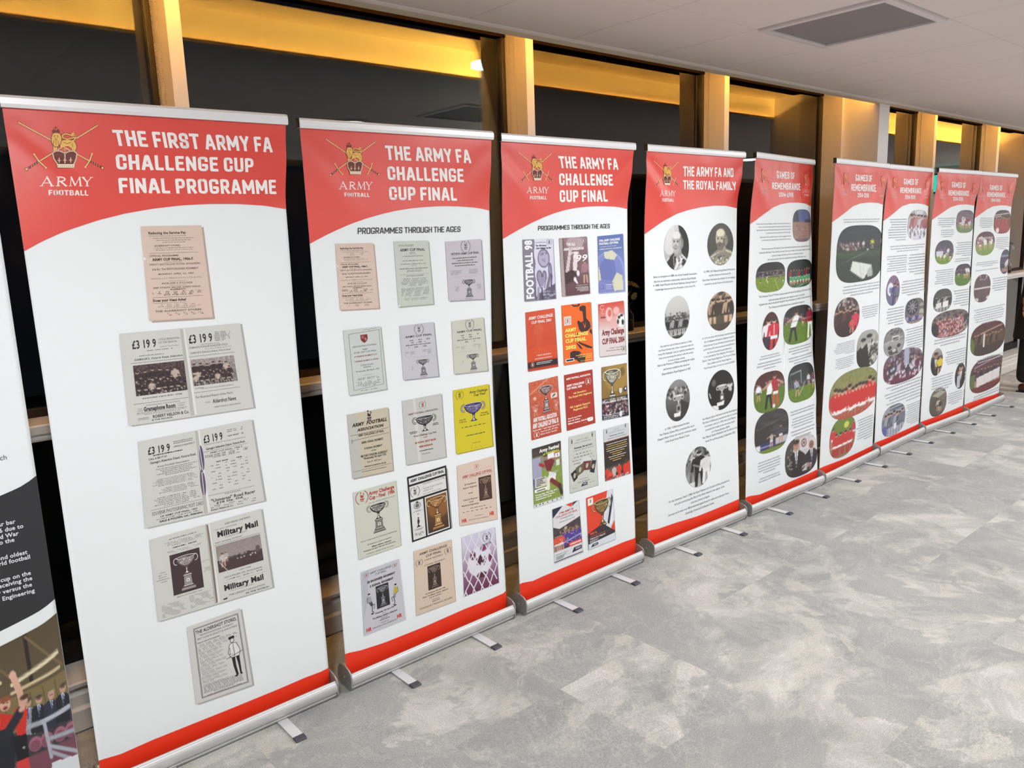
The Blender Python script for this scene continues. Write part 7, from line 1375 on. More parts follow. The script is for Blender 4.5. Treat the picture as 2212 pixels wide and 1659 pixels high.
        cv = Cv(46, 60, (.66, .66, .64), (.5, .5, .48), 36); suit(cv, .28, 1.0, .80, (.70, .69, .67), (.12, .12, .12)); suit(cv, .55, 1.0, .88, (.66, .65, .62), (.15, .15, .15)); cv.poly([(.66, .3), (.95, .2), (1, 1), (.62, 1)], (.60, .60, .58)); cv.speckle(.64, .3, .98, .95, 50, .05, .04, [(.85, .85, .83), (.25, .25, .25)]); cv.ell(.75, .22, .07, .08, (.7, .69, .66)); cv.mono((1, .99, .95))
    elif name == 'redteam':
        cv = row(37, (.50, .52, .30), (.62, .55, .40), 12, .82, (.78, .17, .16), (.93, .92, .92), 1.12, (.70, .30, .25), 100, 60); 
        for k in range(12): cv.ell(.08 + .84 * (k + .5) / 12, .45, .012, .025, (.92, .75, .74))
    elif name == 'redkneel':
        cv = row(38, (.46, .50, .22), (.55, .48, .34), 4, .62, (.76, .20, .20), (.93, .92, .92), .92, (.66, .22, .2), 56, 62); cv.rect(0, .0, 1, .36, (.42, .50, .20)); cv.ell(.62, .22, .1, .08, (.80, .80, .35)); cv.person(.12, .7, .5, (.8, .2, .22), (.9, .9, .9)); cv.person(.94, .66, .5, (.7, .25, .28), (.85, .85, .9))
        for k in range(4): cv.person(.24 + .18 * k, .92, .56, (.76, .20, .20), (.93, .92, .92), SK, (.66, .22, .2))
    elif name == 'striped':
        cv = row(39, (.66, .64, .66), (.5, .48, .52), 5, .86, [(.75, .72, .75), (.60, .36, .38), (.70, .5, .5)], (.86, .85, .88), 1.0, (.86, .86, .9), 56, 64); cv.rect(.3, .02, .75, .16, (.80, .80, .84)); cv.line(.35, .05, .35, .3, .03, (.6, .6, .64)); cv.line(.72, .05, .72, .3, .03, (.6, .6, .64)); cv.ell(.5, .94, .22, .12, (.8, .78, .84)); cv.speckle(.1, .55, .9, .95, 30, .02, .05, [(.2, .18, .22), (.85, .85, .88)]); cv.rect(.78, .25, 1, .42, (.72, .42, .42), .6)
    elif name == 'badge':
        cv = Cv(40, 60, (.50, .40, .48), (.40, .40, .55), 40); cv.ell(.3, .45, .22, .22, (.85, .86, .90)); cv.ell(.3, .48, .1, .1, (.45, .5, .65)); cv.person(.62, 1.0, .75, (.26, .27, .42), (.24, .25, .4), SK, (.2, .2, .35)); cv.person(.85, 1.0, .7, (.4, .4, .5), (.3, .3, .4), SK); cv.line(.5, .3, .9, .1, .06, (.5, .25, .35))
    elif name == 'dartboard':
        cv = Cv(60, 66, (.42, .40, .38), (.36, .36, .46), 41); cv.ell(.36, .32, .30, .32, (.16, .15, .18))
        for k in range(20):
            a = k * math.pi / 10; cv.line(.36, .32, .36 + .25 * math.cos(a), .32 + .26 * math.sin(a), .022, (.85, .85, .88) if k % 2 else (.30, .28, .36))
        cv.ell(.36, .32, .03, .03, (.2, .2, .25)); cv.ell(.85, .30, .12, .07, (.62, .60, .58)); cv.person(.85, .9, .5, (.66, .66, .60), (.5, .5, .5))
        for k in range(5): cv.person(.1 + .17 * k, 1.05, .40, (.26, .25, .42) if k % 2 else (.6, .58, .66), (.3, .3, .4))
    elif name == 'oldcar':
        cv = Cv(56, 56, (.46, .46, .46), (.62, .62, .60), 42); cv.rect(0, .12, 1, .4, (.5, .5, .5)); cv.speckle(0, 0, 1, .2, 30, .08, .03, [(.3, .3, .3), (.55, .55, .55)]); cv.rect(.38, .28, .74, .5, (.78, .78, .78)); cv.rect(.42, .34, .70, .46, (.30, .30, .30)); cv.rect(.05, .48, .95, .62, (.6, .6, .6)); cv.line(0, .5, .9, .36, .02, (.85, .85, .85)); cv.ell(.28, .68, .09, .07, (.2, .2, .2)); cv.ell(.72, .66, .09, .07, (.2, .2, .2)); cv.poly([(.2, .8), (.6, .72), (.7, .92), (.3, .95)], (.3, .3, .3)); cv.ell(.5, .8, .1, .06, (.75, .75, .75)); cv.mono()
    elif name == 'crowdline':
        cv = row(43, (.36, .33, .38), (.36, .16, .24), 9, .74, [(.36, .20, .26), (.20, .20, .26), (.26, .24, .30), (.7, .66, .7)], (.3, .25, .3), 1.0, (.4, .2, .28), 90, 50); cv.speckle(0, 0, 1, .4, 90, .025, .05, [(.66, .6, .66), (.25, .2, .26), (.5, .35, .4)]); cv.poly([(.5, 0), (.62, 0), (.62, .5), (.5, .5)], (.65, .66, .74)); cv.speckle(.05, .5, .95, .9, 40, .02, .05, [(.85, .82, .86)])
    elif name == 'greyteam':
        cv = row(44, (.62, .62, .66), (.5, .5, .6), 7, .74, [(.45, .46, .52), (.62, .62, .66), (.34, .35, .42)], (.4, .4, .46), .98, (.7, .7, .75), 66, 60); cv.rect(.3, .02, 1, .18, (.38, .40, .46)); cv.line(.3, .1, 1, .06, .03, (.7, .7, .74)); cv.ell(.1, .8, .12, .2, (.36, .38, .62)); cv.rect(.5, .62, .62, .8, (.88, .88, .9))
    elif name == 'match': cv = pitch(45, (.40, .34, .38), (.42, .50, .34), .58, 7, .46, ((.80, .78, .80), (.50, .22, .28)))
    elif name == 'match2': cv = pitch(46, (.30, .28, .34), (.42, .54, .20), .60, 7, .36, ((.85, .85, .87), (.36, .3, .42)), ws=56); cv.rect(.05, .44, .42, .6, (.80, .80, .84))
    elif name == 'match3': cv = pitch(47, (.25, .22, .27), (.32, .46, .18), .45, 6, .42, ((.86, .86, .88), (.30, .26, .30)))
    elif name == 'match4': cv = pitch(48, (.34, .24, .26), (.48, .58, .30), .50, 8, .46, ((.88, .88, .90), (.60, .45, .45))); cv.rect(.1, .22, .9, .30, (.8, .76, .76), .6)
    elif name == 'tables':
        cv = row(49, (.28, .27, .30), (.35, .35, .38), 5, .7, [(.2, .2, .24), (.62, .62, .64)], (.2, .2, .24), 1.0, ws=56, hs=54); cv.poly([(.15, .62), (.42, .58), (.42, .80), (.15, .84)], (.84, .84, .84)); cv.poly([(.5, .58), (.8, .54), (.8, .8), (.5, .82)], (.88, .88, .88)); cv.mono()
    elif name == 'redcrowd':
        cv = Cv(90, 46, (.40, .36, .36), (.34, .20, .22), 50); cv.speckle(.12, .2, .9, .95, 380, .016, .04, [(.74, .40, .42), (.80, .62, .58), (.55, .20, .24), (.84, .78, .76)]); cv.speckle(0, 0, 1, .3, 100, .03, .05, [(.45, .42, .42), (.25, .22, .24)]); cv.ell(.08, .7, .1, .3, (.20, .16, .18)); cv.rect(.86, .25, 1, 1, (.20, .18, .20)); cv.speckle(.84, .4, 1, .9, 12, .03, .05, [(.6, .58, .58)])
    elif name == 'yellowshirt':
        cv = Cv(36, 66, (.66, .66, .64), (.22, .20, .20), 51); cv.rect(0, .3, 1, 1, (.24, .22, .22)); suit(cv, .40, 1.0, .85, (.62, .46, .36), (.16, .15, .16)); cv.person(.78, 1.0, .70, (.84, .74, .18), (.2, .2, .3), SK)
    elif name == 'darkpair': cv = Cv(36, 66, (.22, .21, .24), (.12, .11, .13), 52); suit(cv, .55, 1.0, .92, (.70, .56, .48), (.14, .13, .15)); cv.poly([(.2, .5), (.5, .45), (.5, .95), (.2, .95)], (.72, .72, .76)); cv.ell(.35, .38, .1, .08, (.68, .55, .48))
    elif name == 'memorial': cv = Cv(50, 60, (.44, .42, .38), (.30, .27, .25), 53); cv.poly([(.1, .22), (.6, .1), (.95, .2), (.5, .34)], (.62, .62, .56)); cv.poly([(.1, .24), (.5, .36), (.5, .95), (.1, .85)], (.34, .30, .27)); cv.poly([(.5, .36), (.95, .22), (.95, .8), (.5, .95)], (.44, .40, .36)); cv.person(.5, .8, .42, (.7, .68, .62), (.3, .3, .3)); cv.person(.64, .82, .38, (.25, .24, .24), (.25, .24, .24))
    elif name == 'redgroup': cv = row(54, (.30, .24, .24), (.35, .20, .18), 8, .70, [(.66, .26, .26), (.52, .26, .24)], (.6, .3, .28), .98, (.7, .3, .3)); cv.line(0, .22, 1, .12, .03, (.75, .72, .72)); cv.ell(.22, .86, .09, .11, (.88, .84, .84)); cv.line(.05, .3, .4, .26, .02, (.85, .8, .8))
    elif name == 'purple': cv = Cv(44, 66, (.30, .30, .38), (.34, .24, .32), 55); cv.rect(0, .22, 1, .30, (.52, .54, .62)); cv.person(.62, .9, .56, (.80, .78, .82), (.75, .72, .78), SK, lean=.2); cv.person(.3, .92, .42, (.22, .2, .26), (.22, .2, .26), SK); cv.ell(.6, .86, .1, .05, (.7, .5, .58))
    elif name == 'stand': cv = Cv(50, 70, (.36, .29, .31), (.38, .28, .31), 56); cv.rect(0, .46, 1, .52, (.80, .77, .78)); cv.speckle(0, .54, 1, .82, 60, .03, .02, [(.42, .32, .35), (.34, .25, .28)]); cv.line(.5, .84, .5, 1, .04, (.2, .2, .2)); cv.ell(.15, .9, .15, .08, (.75, .74, .74)); cv.ell(.9, .86, .15, .06, (.8, .78, .78)); cv.speckle(.2, .05, .8, .2, 8, .04, .03, [(.7, .68, .68)])
    elif name == 'officersline': cv = row(57, (.34, .16, .18), (.26, .18, .14), 10, .74, [(.24, .17, .14), (.36, .26, .18), (.16, .13, .13), (.42, .32, .22)], (.20, .15, .13), 1.0, (.2, .15, .13), 90, 50, skin=(.72, .52, .44)); cv.ell(.03, .7, .08, .3, (.35, .42, .16)); cv.line(.3, .3, .9, .16, .02, (.75, .62, .55)); cv.poly([(.36, .34), (.40, .34), (.40, .75), (.36, .75)], (.85, .83, .82))
    elif name == 'bannerteam': cv = row(58, (.34, .22, .26), (.40, .18, .20), 9, .55, [(.22, .16, .2), (.32, .22, .28)], (.2, .16, .2), .80, ws=90, hs=50); cv.rect(0, .78, 1, 1, (.42, .18, .20)); cv.poly([(.18, .52), (.86, .42), (.86, .72), (.20, .80)], (.86, .84, .84)); cv.line(.42, .5, .42, .76, .005, (.7, .68, .7)); cv.line(.64, .46, .64, .74, .005, (.7, .68, .7)); cv.rect(0, .4, .14, .78, (.36, .42, .26)); cv.rect(.88, .1, 1, .7, (.34, .38, .22)); cv.line(.1, .22, .9, .05, .015, (.7, .66, .7))
    if cv is None: cv = pitch(99)
    return cv
PHOTO_SAY = {'bearded_duke': 'oval portrait of a white-whiskered man', 'bearded_king': 'oval portrait of a bearded man in uniform', 'crowd': 'oval photograph of a crowd', 'sepia': 'sepia oval photograph of a team', 'cup_grey': 'grey oval photograph of the cup', 'cup_dark': 'dark oval photograph of the cup', 'handshake': 'oval photograph of a presentation', 'desert': 'photograph of a desert pitch', 'match_far': 'photograph of a floodlit match', 'mascots': 'photograph of players with children', 'redwhite': 'oval photograph of two players', 'whiteplayer': 'photograph of a player in white', 'tackle': 'photograph of a tackle', 'goal': 'photograph of a goalmouth', 'nightplayers': 'photograph of two players at night', 'suits': 'photograph of two men in suits', 'paper': 'large night photograph of a pitch with a folded white sheet', 'officers': 'photograph of officers and a player in red', 'oldsuits': 'grey photograph of older men in suits', 'redteam': 'wide photograph of a red team line', 'redkneel': 'photograph of four players in red'}

# ------------------------------------------------------------------ roll-up banners
LABELS = ['roll-up banner cut off at the left edge, white over black with a cheering photograph below',
 'red-headed roll-up banner titled THE FIRST ARMY FA CHALLENGE CUP FINAL PROGRAMME',
 'red-headed roll-up banner with fifteen old programmes in three columns, one of them yellow',
 'red-headed roll-up banner with colourful modern programmes, second one titled PROGRAMMES THROUGH THE AGES',
 'red-headed roll-up banner titled THE ARMY FA AND THE ROYAL FAMILY with oval portraits',
 'GAMES OF REMEMBRANCE roll-up banner with green pitch photographs, nearest of its five',
 'GAMES OF REMEMBRANCE roll-up banner with a large night pitch photograph and a red team line',
 'GAMES OF REMEMBRANCE roll-up banner with a dartboard photograph, third of its five',
 'GAMES OF REMEMBRANCE roll-up banner with a wide pink crowd photograph in its middle',
 'GAMES OF REMEMBRANCE roll-up banner at the far right end of the row']
CASS = [(0.006, 0.005), (0.003, 0.012), (-0.001, 0.014), (-0.001, 0.018), (0.003, 0.0195), (0.0035, 0.022), (-0.003, 0.0235), (-0.0065, 0.030), (-0.0082, 0.038), (-0.0085, 0.046), (-0.007, 0.054), (-0.004, 0.061), (-0.0005, 0.0645), (-0.0015, 0.0665), (0.001, 0.070), (0.006, 0.0705), (0.0085, 0.067), (0.0095, 0.026), (0.055, 0.026), (0.056, 0.082), (0.066, 0.088), (0.082, 0.080), (0.092, 0.062), (0.094, 0.036), (0.090, 0.012), (0.080, 0.004), (0.012, 0.003)]
PLATE = [(0.003, 0.003), (-0.007, 0.018), (-0.008, 0.060), (-0.003, 0.076), (0.010, 0.086), (0.036, 0.094), (0.066, 0.094), (0.086, 0.084), (0.098, 0.062), (0.100, 0.030), (0.094, 0.008), (0.082, 0.002)]
RED = (.85, .165, .08); WHITE_INK = (.905, .91, .91)

def grid_mesh(fr, U, V, off, name, mcol=None, flip=False):
    h, w_ = U.shape
    P = fr.pt(U.ravel(), V.ravel(), off); I = np.arange(h * w_).reshape(h, w_)
    F = np.stack([I[:-1, :-1], I[1:, :-1], I[1:, 1:], I[:-1, 1:]], -1).reshape(-1, 4)
    if flip: F = F[:, ::-1]
    me = bpy.data.meshes.new(name); me.from_pydata(P.tolist(), [], F.tolist()); me.update()
    if mcol is not None:
        ca = me.color_attributes.new('ink', 'FLOAT_COLOR', 'POINT')
        c = np.tile(np.array(lin(mcol) + (1,)), (len(P), 1)); ca.data.foreach_set('color', c.astype(np.float32).ravel())
    return me
M_fabric = mat('banner_fabric_white', (.90, .915, .925), 0.42, spec=0.5)
M_header = printmat('header_ink_gloss', 0.40, 0.6)
M_header.node_tree.nodes['Principled BSDF'].inputs['Coat Weight'].default_value = 0.65
M_header.node_tree.nodes['Principled BSDF'].inputs['Coat Roughness'].default_value = 0.42
M_header.node_tree.nodes['Principled BSDF'].inputs['Coat IOR'].default_value = 1.65

def panel_mesh(fr, top):
    """front and back skins of the hanging panel, 0.6 mm apart, closed at the sides"""
    us = np.linspace(0, fr.W, 70); vs = np.concatenate([np.linspace(0.028, 1.6, 60), np.linspace(1.615, top, 60)])
    U, V = np.meshgrid(us, vs); n = U.size; h, w_ = U.shape
    A = fr.pt(U.ravel(), V.ravel(), 0.0); B = fr.pt(U.ravel(), V.ravel(), -0.0006)
    I = np.arange(n).reshape(h, w_)
    f = [tuple(q) for q in np.stack([I[:-1, :-1], I[:-1, 1:], I[1:, 1:], I[1:, :-1]], -1).reshape(-1, 4)]
    g = [tuple(x + n for x in q[::-1]) for q in f]
    s_ = []
    for c_ in (0, w_ - 1):
        for r_ in range(h - 1):
            q = (I[r_, c_], I[r_ + 1, c_], I[r_ + 1, c_] + n, I[r_, c_] + n); s_.append(q if c_ else q[::-1])
    me = bpy.data.meshes.new('panel'); me.from_pydata(np.concatenate([A, B]).tolist(), [], [tuple(int(x) for x in q) for q in f + g + s_]); me.update()
    me.materials.append(M_fabric); me.materials.append(M_back)
    mi = np.zeros(len(me.polygons), np.int32); mi[len(f):2 * len(f)] = 1; me.polygons.foreach_set('material_index', mi)
    me.shade_smooth()
    return me

def header_mesh(fr, curve, top):
    c = np.array(curve); us = np.linspace(0, fr.W, 90)
    # extend curve to both edges
    sl = (c[1, 1] - c[0, 1]) / max(1e-6, c[1, 0] - c[0, 0]); lo = np.interp(us, c[:, 0], c[:, 1])
    lo = np.where(us < c[0, 0], c[0, 1] + (us - c[0, 0]) * sl, lo)
    sr = (c[-1, 1] - c[-2, 1]) / max(1e-6, c[-1, 0] - c[-2, 0]); lo = np.where(us > c[-1, 0], c[-1, 1] + (us - c[-1, 0]) * sr, lo)
    k = np.convolve(np.pad(lo, 2, mode='edge'), [.1, .2, .4, .2, .1], 'valid'); lo[2:-2] = k[2:-2]
    t = np.linspace(0, 1, 44)[:, None]; V = lo[None] * (1 - t) + top * t; U = np.repeat(us[None], 44, 0)
    return grid_mesh(fr, U, V, 0.0011, 'header', RED, True)
def footer_mesh(fr, curve):
    c = np.array(curve); us = np.linspace(0, fr.W, 50); hi = np.interp(us, c[:, 0], c[:, 1])
    t = np.linspace(0, 1, 6)[:, None]; V = 0.029 * (1 - t) + hi[None] * t; U = np.repeat(us[None], 6, 0)
    return grid_mesh(fr, U, V, 0.0009, 'footer', (.92, .20, .085), True)

def caption(pr, body, al, seed):
    g = (.40, .41, .42)
    if isinstance(body, int):
        pr.greek(0, 0, 1, 1, body, (.69, .70, .72), seed, .40, .10, al); return
    n = len(body); pitch_ = 1.0 / (n - .35) if n > 1 else 1.0; caph = pitch_ * .46
    W_ = max((lambda T: T[..., 0].max() - T[..., 0].min())(run(b, 0)[0]) for b in body)
    for k, b in enumerate(body):
        T, _ = run(b, 0); wl = (T[..., 0].max() - T[..., 0].min()) / W_
        a = {'c': .5 - wl / 2, 'r': 1 - wl, 'l': 0}[al]; y = k * pitch_ + caph * 1.05
        pr.text(a, y - caph, a + wl, y, b, g, 0, 2)

FOOT_ME = MB().box(-0.019, 0.019, -0.128, 0.03, 0.0025, 0.0065).mesh('foot_bar', 0.0012); FOOT_ME.materials.append(M_foot)
TIP_ME = MB().prism_x([(-0.150, 0.0005), (-0.154, 0.004), (-0.150, 0.0085), (-0.126, 0.0095), (-0.122, 0.008), (-0.122, 0.0005)], -0.020, 0.020).mesh('foot_tip', 0.002); TIP_ME.materials.append(M_rubber)

def banner(i):
    fr = Frame(i); L = fr.full
    # 
    t = thing('rollup_banner', LABELS[i], 'banner', (float(fr.o[0]), float(fr.o[1]), 0), 'roll-up exhibition banners in a row', fr.rz)
    obj('base_cassette', MB().prism_x(CASS, 0.006, L - 0.006).mesh('cassette', 0.0007), M_alu, t)
    for s_, x0, x1 in ((0, 0.0, 0.006), (1, L - 0.006, L)):
        cp = obj('end_plate', MB().prism_x(PLATE, x0, x1).mesh('end_plate', 0.001), M_cap, t)
        xx = -0.0015 if s_ == 0 else L - 0.0005
        obj('screw', MB().tube([(xx, 0.045, 0.045), (xx + 0.002, 0.045, 0.045)], 0.004, 10).mesh('screw'), M_alu, cp)
        obj('screw', MB().tube([(xx, 0.02, 0.03), (xx + 0.002, 0.02, 0.03)], 0.0025, 8).mesh('screw'), M_alu, cp)
    for x in (0.205, L - 0.225):
        ft = obj('foot', FOOT_ME, None, t, (x, 0, 0)); obj('foot_tip', TIP_ME, None, ft)
    # pole and rail follow the top of the panel
    topz = 2.108 if i else 2.108
    a = fr.pt(np.array([-0.004]), np.array([topz]), 0)[0]; b = fr.pt(np.array([fr.W + 0.004]), np.array([topz]), 0)[0]
    # rail: profile swept between the two end points
    a[0] = 0.005; b[0] = fr.W + 0.015
    prof = [(-0.010, -0.006), (-0.012, 0.004), (-0.011, 0.020), (-0.006, 0.027), (0.002, 0.029), (0.008, 0.026), (0.011, 0.016), (0.010, -0.002), (0.006, -0.006)]
    n_ = len(prof); v = [(p[0], p[1] + y, p[2] + z) for p in (a, b) for y, z in prof]
    f = [(k, (k + 1) % n_, n_ + (k + 1) % n_, n_ + k) for k in range(n_)] + [tuple(reversed(range(n_))), tuple(range(n_, 2 * n_))]
    me = bpy.data.meshes.new('rail'); me.from_pydata([tuple(map(float, q)) for q in v], [], f); me.update()
    bm = bmesh.new(); bm.from_mesh(me); bmesh.ops.recalc_face_normals(bm, faces=bm.faces); bm.to_mesh(me); bm.free()
    rail = obj('top_rail', me, M_rail, t)
    for p, s_ in ((a, -1), (b, 1)):
        obj('rail_end_cap', box(p[0] - 0.003 if s_ < 0 else p[0], p[0] if s_ < 0 else p[0] + 0.003, p[1] - 0.011, p[1] + 0.010, p[2] - 0.005, p[2] + 0.028, 0.001), M_black, rail)
    mid = (a + b) / 2
    pole = MB().tube([(L / 2, 0.068, 0.075), (L / 2, 0.072, 1.0)], 0.0085, 12).tube([(L / 2, 0.072, 0.99), (float(mid[0]), max(0.072, float(mid[1]) + 0.022), 1.9), (float(mid[0]), float(mid[1]) + 0.016, 2.12)], 0.0070, 12)
    obj('support_pole', pole.mesh('pole'), M_alu, t, smooth=True)
    pan = obj('graphic_panel', panel_mesh(fr, topz + 0.004), None, t)
    if i == 0: banner_zero(fr, pan); return
    obj('red_header_print', header_mesh(fr, HEAD[i], topz + 0.002), M_header, pan, label='glossy red header').data.shade_smooth()
    obj('red_footer_print', footer_mesh(fr, FOOT[i]), M_ink, pan, label='red band along the foot').data.shade_smooth()
    TW = (.95, .93, .925)
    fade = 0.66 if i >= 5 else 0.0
    q0 = None; k_ = 0
    for it in ART[i]:
        kd = it[0]; k_ += 1
        if kd == 'title':
            qs = [np.array(q).reshape(4, 2) for q, _ in it[1]]; allp = np.concatenate(qs)
            lo, hi = allp.min(0), allp.max(0); pr = Pr(fr, [lo[0], hi[1], hi[0], hi[1], hi[0], lo[1], lo[0], lo[1]])
            for q, s_ in it[1]:
                sub = Pr(fr, q); sub.text(0, 0, 1, 1, s_, TW, 9, 2); sub.fr = fr; pr.T += sub.T; pr.C += sub.C
            pr.build('title_print', pan, 'white block capital title')
        elif kd == 'emblem':
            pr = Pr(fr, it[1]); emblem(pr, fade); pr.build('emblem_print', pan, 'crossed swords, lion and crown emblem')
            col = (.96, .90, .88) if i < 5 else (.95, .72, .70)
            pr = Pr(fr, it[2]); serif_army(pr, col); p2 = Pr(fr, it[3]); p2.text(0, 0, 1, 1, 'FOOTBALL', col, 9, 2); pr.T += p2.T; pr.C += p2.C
            pr.build('emblem_caption_print', pan)
            if i >= 5: q0 = it
        elif kd == 'emblem_cut':
            d = it[1]; W_ = fr.W
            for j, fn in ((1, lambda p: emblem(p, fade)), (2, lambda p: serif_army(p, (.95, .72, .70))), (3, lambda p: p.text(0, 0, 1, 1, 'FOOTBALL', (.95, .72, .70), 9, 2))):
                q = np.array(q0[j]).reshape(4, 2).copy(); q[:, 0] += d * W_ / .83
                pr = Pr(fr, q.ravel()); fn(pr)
                keepT, keepC = [], []
                for T, C_ in zip(pr.T, pr.C):
                    m = (T[..., 0].max(1) < W_ + .006); T = T[m].copy(); T[..., 0] = np.minimum(T[..., 0], W_ - .001); keepT.append(T); keepC.append(C_[m])
                pr.T, pr.C = keepT, keepC
                if sum(len(x) for x in keepT): pr.build('cut_emblem_print' if j == 1 else 'cut_caption_print', pan, 'second emblem running off the right edge' if j == 1 else None)
        elif kd == 'subtitle':
            pr = Pr(fr, it[1]); pr.text(0, 0, 1, 1, it[2], (.08, .09, .09), 8, 2); pr.build('subtitle_print', pan, 'black capital subtitle')
        elif kd == 'cover':
            fn, say = COVERS[(i, it[1])]; pr = Pr(fr, it[2]); fn(pr); pr.build('programme_print', pan, say, lim=0.04)
        elif kd == 'photo':
            q = list(it[2]); W_ = fr.W
            pr = Pr(fr, q); cv = photo(it[1])
            pr.canvas(cv, 0, 0, 1, 1, 1, it[3])
            G = []
            for U, c, lay, fl_ in pr.G:
                U = U.copy(); U[..., 0] = np.minimum(U[..., 0], W_ - .0015); G.append((U, c, lay, fl_))
            pr.G = G; pr.build('photograph_print', pan, PHOTO_SAY.get(it[1], 'rounded football photograph'))
        elif kd == 'cap':
            q = list(it[1]); pr = Pr(fr, q); caption(pr, it[2], it[3], i * 100 + k_)
            pr.T = [np.where(np.arange(2) == 0, np.minimum(T, fr.W - .001), T) for T in pr.T]
            pr.build('caption_print', pan)

def banner_zero(fr, pan):
    W_ = fr.W
    def strip(lo, hi, col, off, name, lab=None):
        us = np.linspace(0, W_, 40); t = np.linspace(0, 1, 8)[:, None]
        V = lo(us)[None] * (1 - t) + hi(us)[None] * t
        obj(name, grid_mesh(fr, np.repeat(us[None], 8, 0), V, off, 'strip', col, True), M_ink, pan, label=lab)
    wave = lambda z: (lambda u: z - 0.30 * (W_ - u) + 0.25 * (W_ - u) ** 2 + 0.06 * np.clip((u - W_ + .06) / .06, 0, 1) ** 2 * 0.2)
    top = wave(1.062); bot = wave(0.680); ph = wave(0.637)
    strip(bot, top, (.16, .165, .18), 0.0005, 'black_band_print', 'black text band')
    # photograph of cheering people above a stand, painted on its own shape
    cv = Cv(420, 130, (.33, .28, .20), (.45, .40, .32), 60)
    def q(x, y):            # small local sketch grid -> canvas
        return ((.6605 + (x - 20) * .00057 - (y - 1390) * .0000975) / W_, (.637 - (.4125 - (y - 1390) * .00069 - (x - 20) * .00025)) / .532)
    def L(x0, y0, x1, y1, wd, c, al=1.0): a, b = q(x0, y0), q(x1, y1); cv.line(a[0], a[1], b[0], b[1], wd, c, al)
    def EL(x, y, rx, ry, c): a = q(x, y); cv.ell(a[0], a[1], rx * .00057 / W_, ry * .00069 / .532, c)
    def PG(pts, c): cv.poly([q(*p) for p in pts], c)
    for k in range(9): cv.line(.05 + .12 * k, .0, -.02 + .13 * k, .30, .012, (.15, .13, .12)); cv.line(-.02 + .13 * k, .02, .08 + .13 * k, .3, .006, (.45, .38, .28))
    cv.rect(0, .34, 1, .60, (.48, .42, .28)); cv.rect(0, .56, 1, .75, (.24, .22, .25)); cv.rect(0, .75, 1, .93, (.46, .28, .34)); cv.rect(0, .93, 1, 1, (.82, .84, .84))
    for k in range(26): cv.line(.04 * k, .36, .04 * k + .004, .56, .003, (.36, .31, .21))
    cv.line(0, .34, .8, .22, .006, (.85, .80, .66)); cv.line(0, .43, .8, .33, .006, (.80, .74, .58)); L(40, 1262, 240, 1150, .007, (.88, .84, .70)); L(40, 1300, 250, 1215, .006, (.80, .74, .58)); L(60, 1240, 240, 1138, .003, (.65, .60, .50))
    for k in range(26):       # people standing along the back
        if .76 < .03 + .037 * k < 1: continue
        suit(cv, .03 + .037 * k, .86 + .02 * (k % 3), .40, (.74, .57, .50), [(.16, .17, .20), (.24, .26, .36), (.70, .18, .16)][k % 3], (.78, .84, .92), bald=k % 2 == 0)
    for x, y, cl in ((112, 1392, (.55, .56, .60)), (160, 1385, (.14, .15, .18)), (215, 1372, (.18, .19, .25)), (268, 1352, (.13, .14, .17))):
        PG([(x - 32, y + 110), (x - 30, y - 5), (x - 10, y - 18), (x + 12, y - 20), (x + 32, y - 10), (x + 36, y + 105)], cl); PG([(x - 6, y - 18), (x + 8, y - 20), (x + 4, y + 40)], (.78, .84, .93)); L(x + 1, y - 12, x + 3, y + 30, .004, (.22, .25, .38)); EL(x, y - 42, 15, 20, (.76, .60, .53)); EL(x, y - 55, 15, 9, (.30, .25, .22) if x != 215 else (.72, .60, .52)); EL(x - 5, y - 43, 2.5, 2, (.2, .15, .15)); EL(x + 5, y - 43, 2.5, 2, (.2, .15, .15))
    for x in (150, 200, 260, 310, 360): EL(x, 1545 - (x - 150) * .3, 30, 36, (.62, .40, .47)); EL(x, 1552 - (x - 150) * .3, 24, 26, (.50, .30, .37))
    L(95, 1468, 180, 1446, .010, (.62, .64, .68)); L(180, 1446, 298, 1395, .009, (.70, .72, .76)); L(186, 1450, 222, 1610, .011, (.66, .68, .73)); L(200, 1530, 330, 1500, .008, (.62, .64, .68)); L(210, 1560, 380, 1610, .008, (.66, .68, .72)); L(222, 1590, 380, 1660, .008, (.62, .64, .68))
    PG([(225, 1640), (400, 1600), (400, 1760), (230, 1760)], (.84, .86, .87))
    RD = (.78, .20, .16)      # two players in red, one in black with a raised arm
    PG([(56, 1372), (92, 1356), (112, 1380), (106, 1500), (72, 1500), (52, 1440)], RD); L(44, 1218, 76, 1300, .019, (.84, .66, .58)); L(76, 1300, 88, 1366, .018, (.82, .64, .56)); EL(42, 1216, 16, 13, (.86, .68, .60)); EL(92, 1338, 20, 22, (.80, .62, .54)); EL(96, 1322, 20, 12, (.32, .22, .16))
    PG([(-60, 1400), (-20, 1380), (20, 1388), (52, 1400), (46, 1540), (-50, 1560)], RD); EL(14, 1345, 24, 32, (.84, .65, .57)); EL(14, 1322, 26, 15, (.55, .32, .20)); EL(16, 1362, 10, 8, (.45, .16, .15)); EL(8, 1338, 3, 3, (.2, .14, .12)); EL(24, 1338, 3, 3, (.2, .14, .12))
    PG([(-60, 1490), (0, 1460), (38, 1455), (60, 1500), (66, 1700), (-60, 1760)], (.13, .14, .18)); L(30, 1475, 78, 1392, .022, (.15, .16, .20)); EL(84, 1378, 12, 12, (.82, .64, .56)); EL(-30, 1430, 26, 34, (.80, .62, .54))
    PG([(50, 1500), (108, 1492), (124, 1600), (72, 1625)], (.10, .10, .12)); PG([(72, 1622), (120, 1606), (140, 1700), (80, 1720)], (.80, .24, .22)); EL(100, 1556, 6, 5, (.75, .75, .75)); PG([(70, 1700), (150, 1680), (150, 1780), (70, 1780)], (.82, .62, .55))
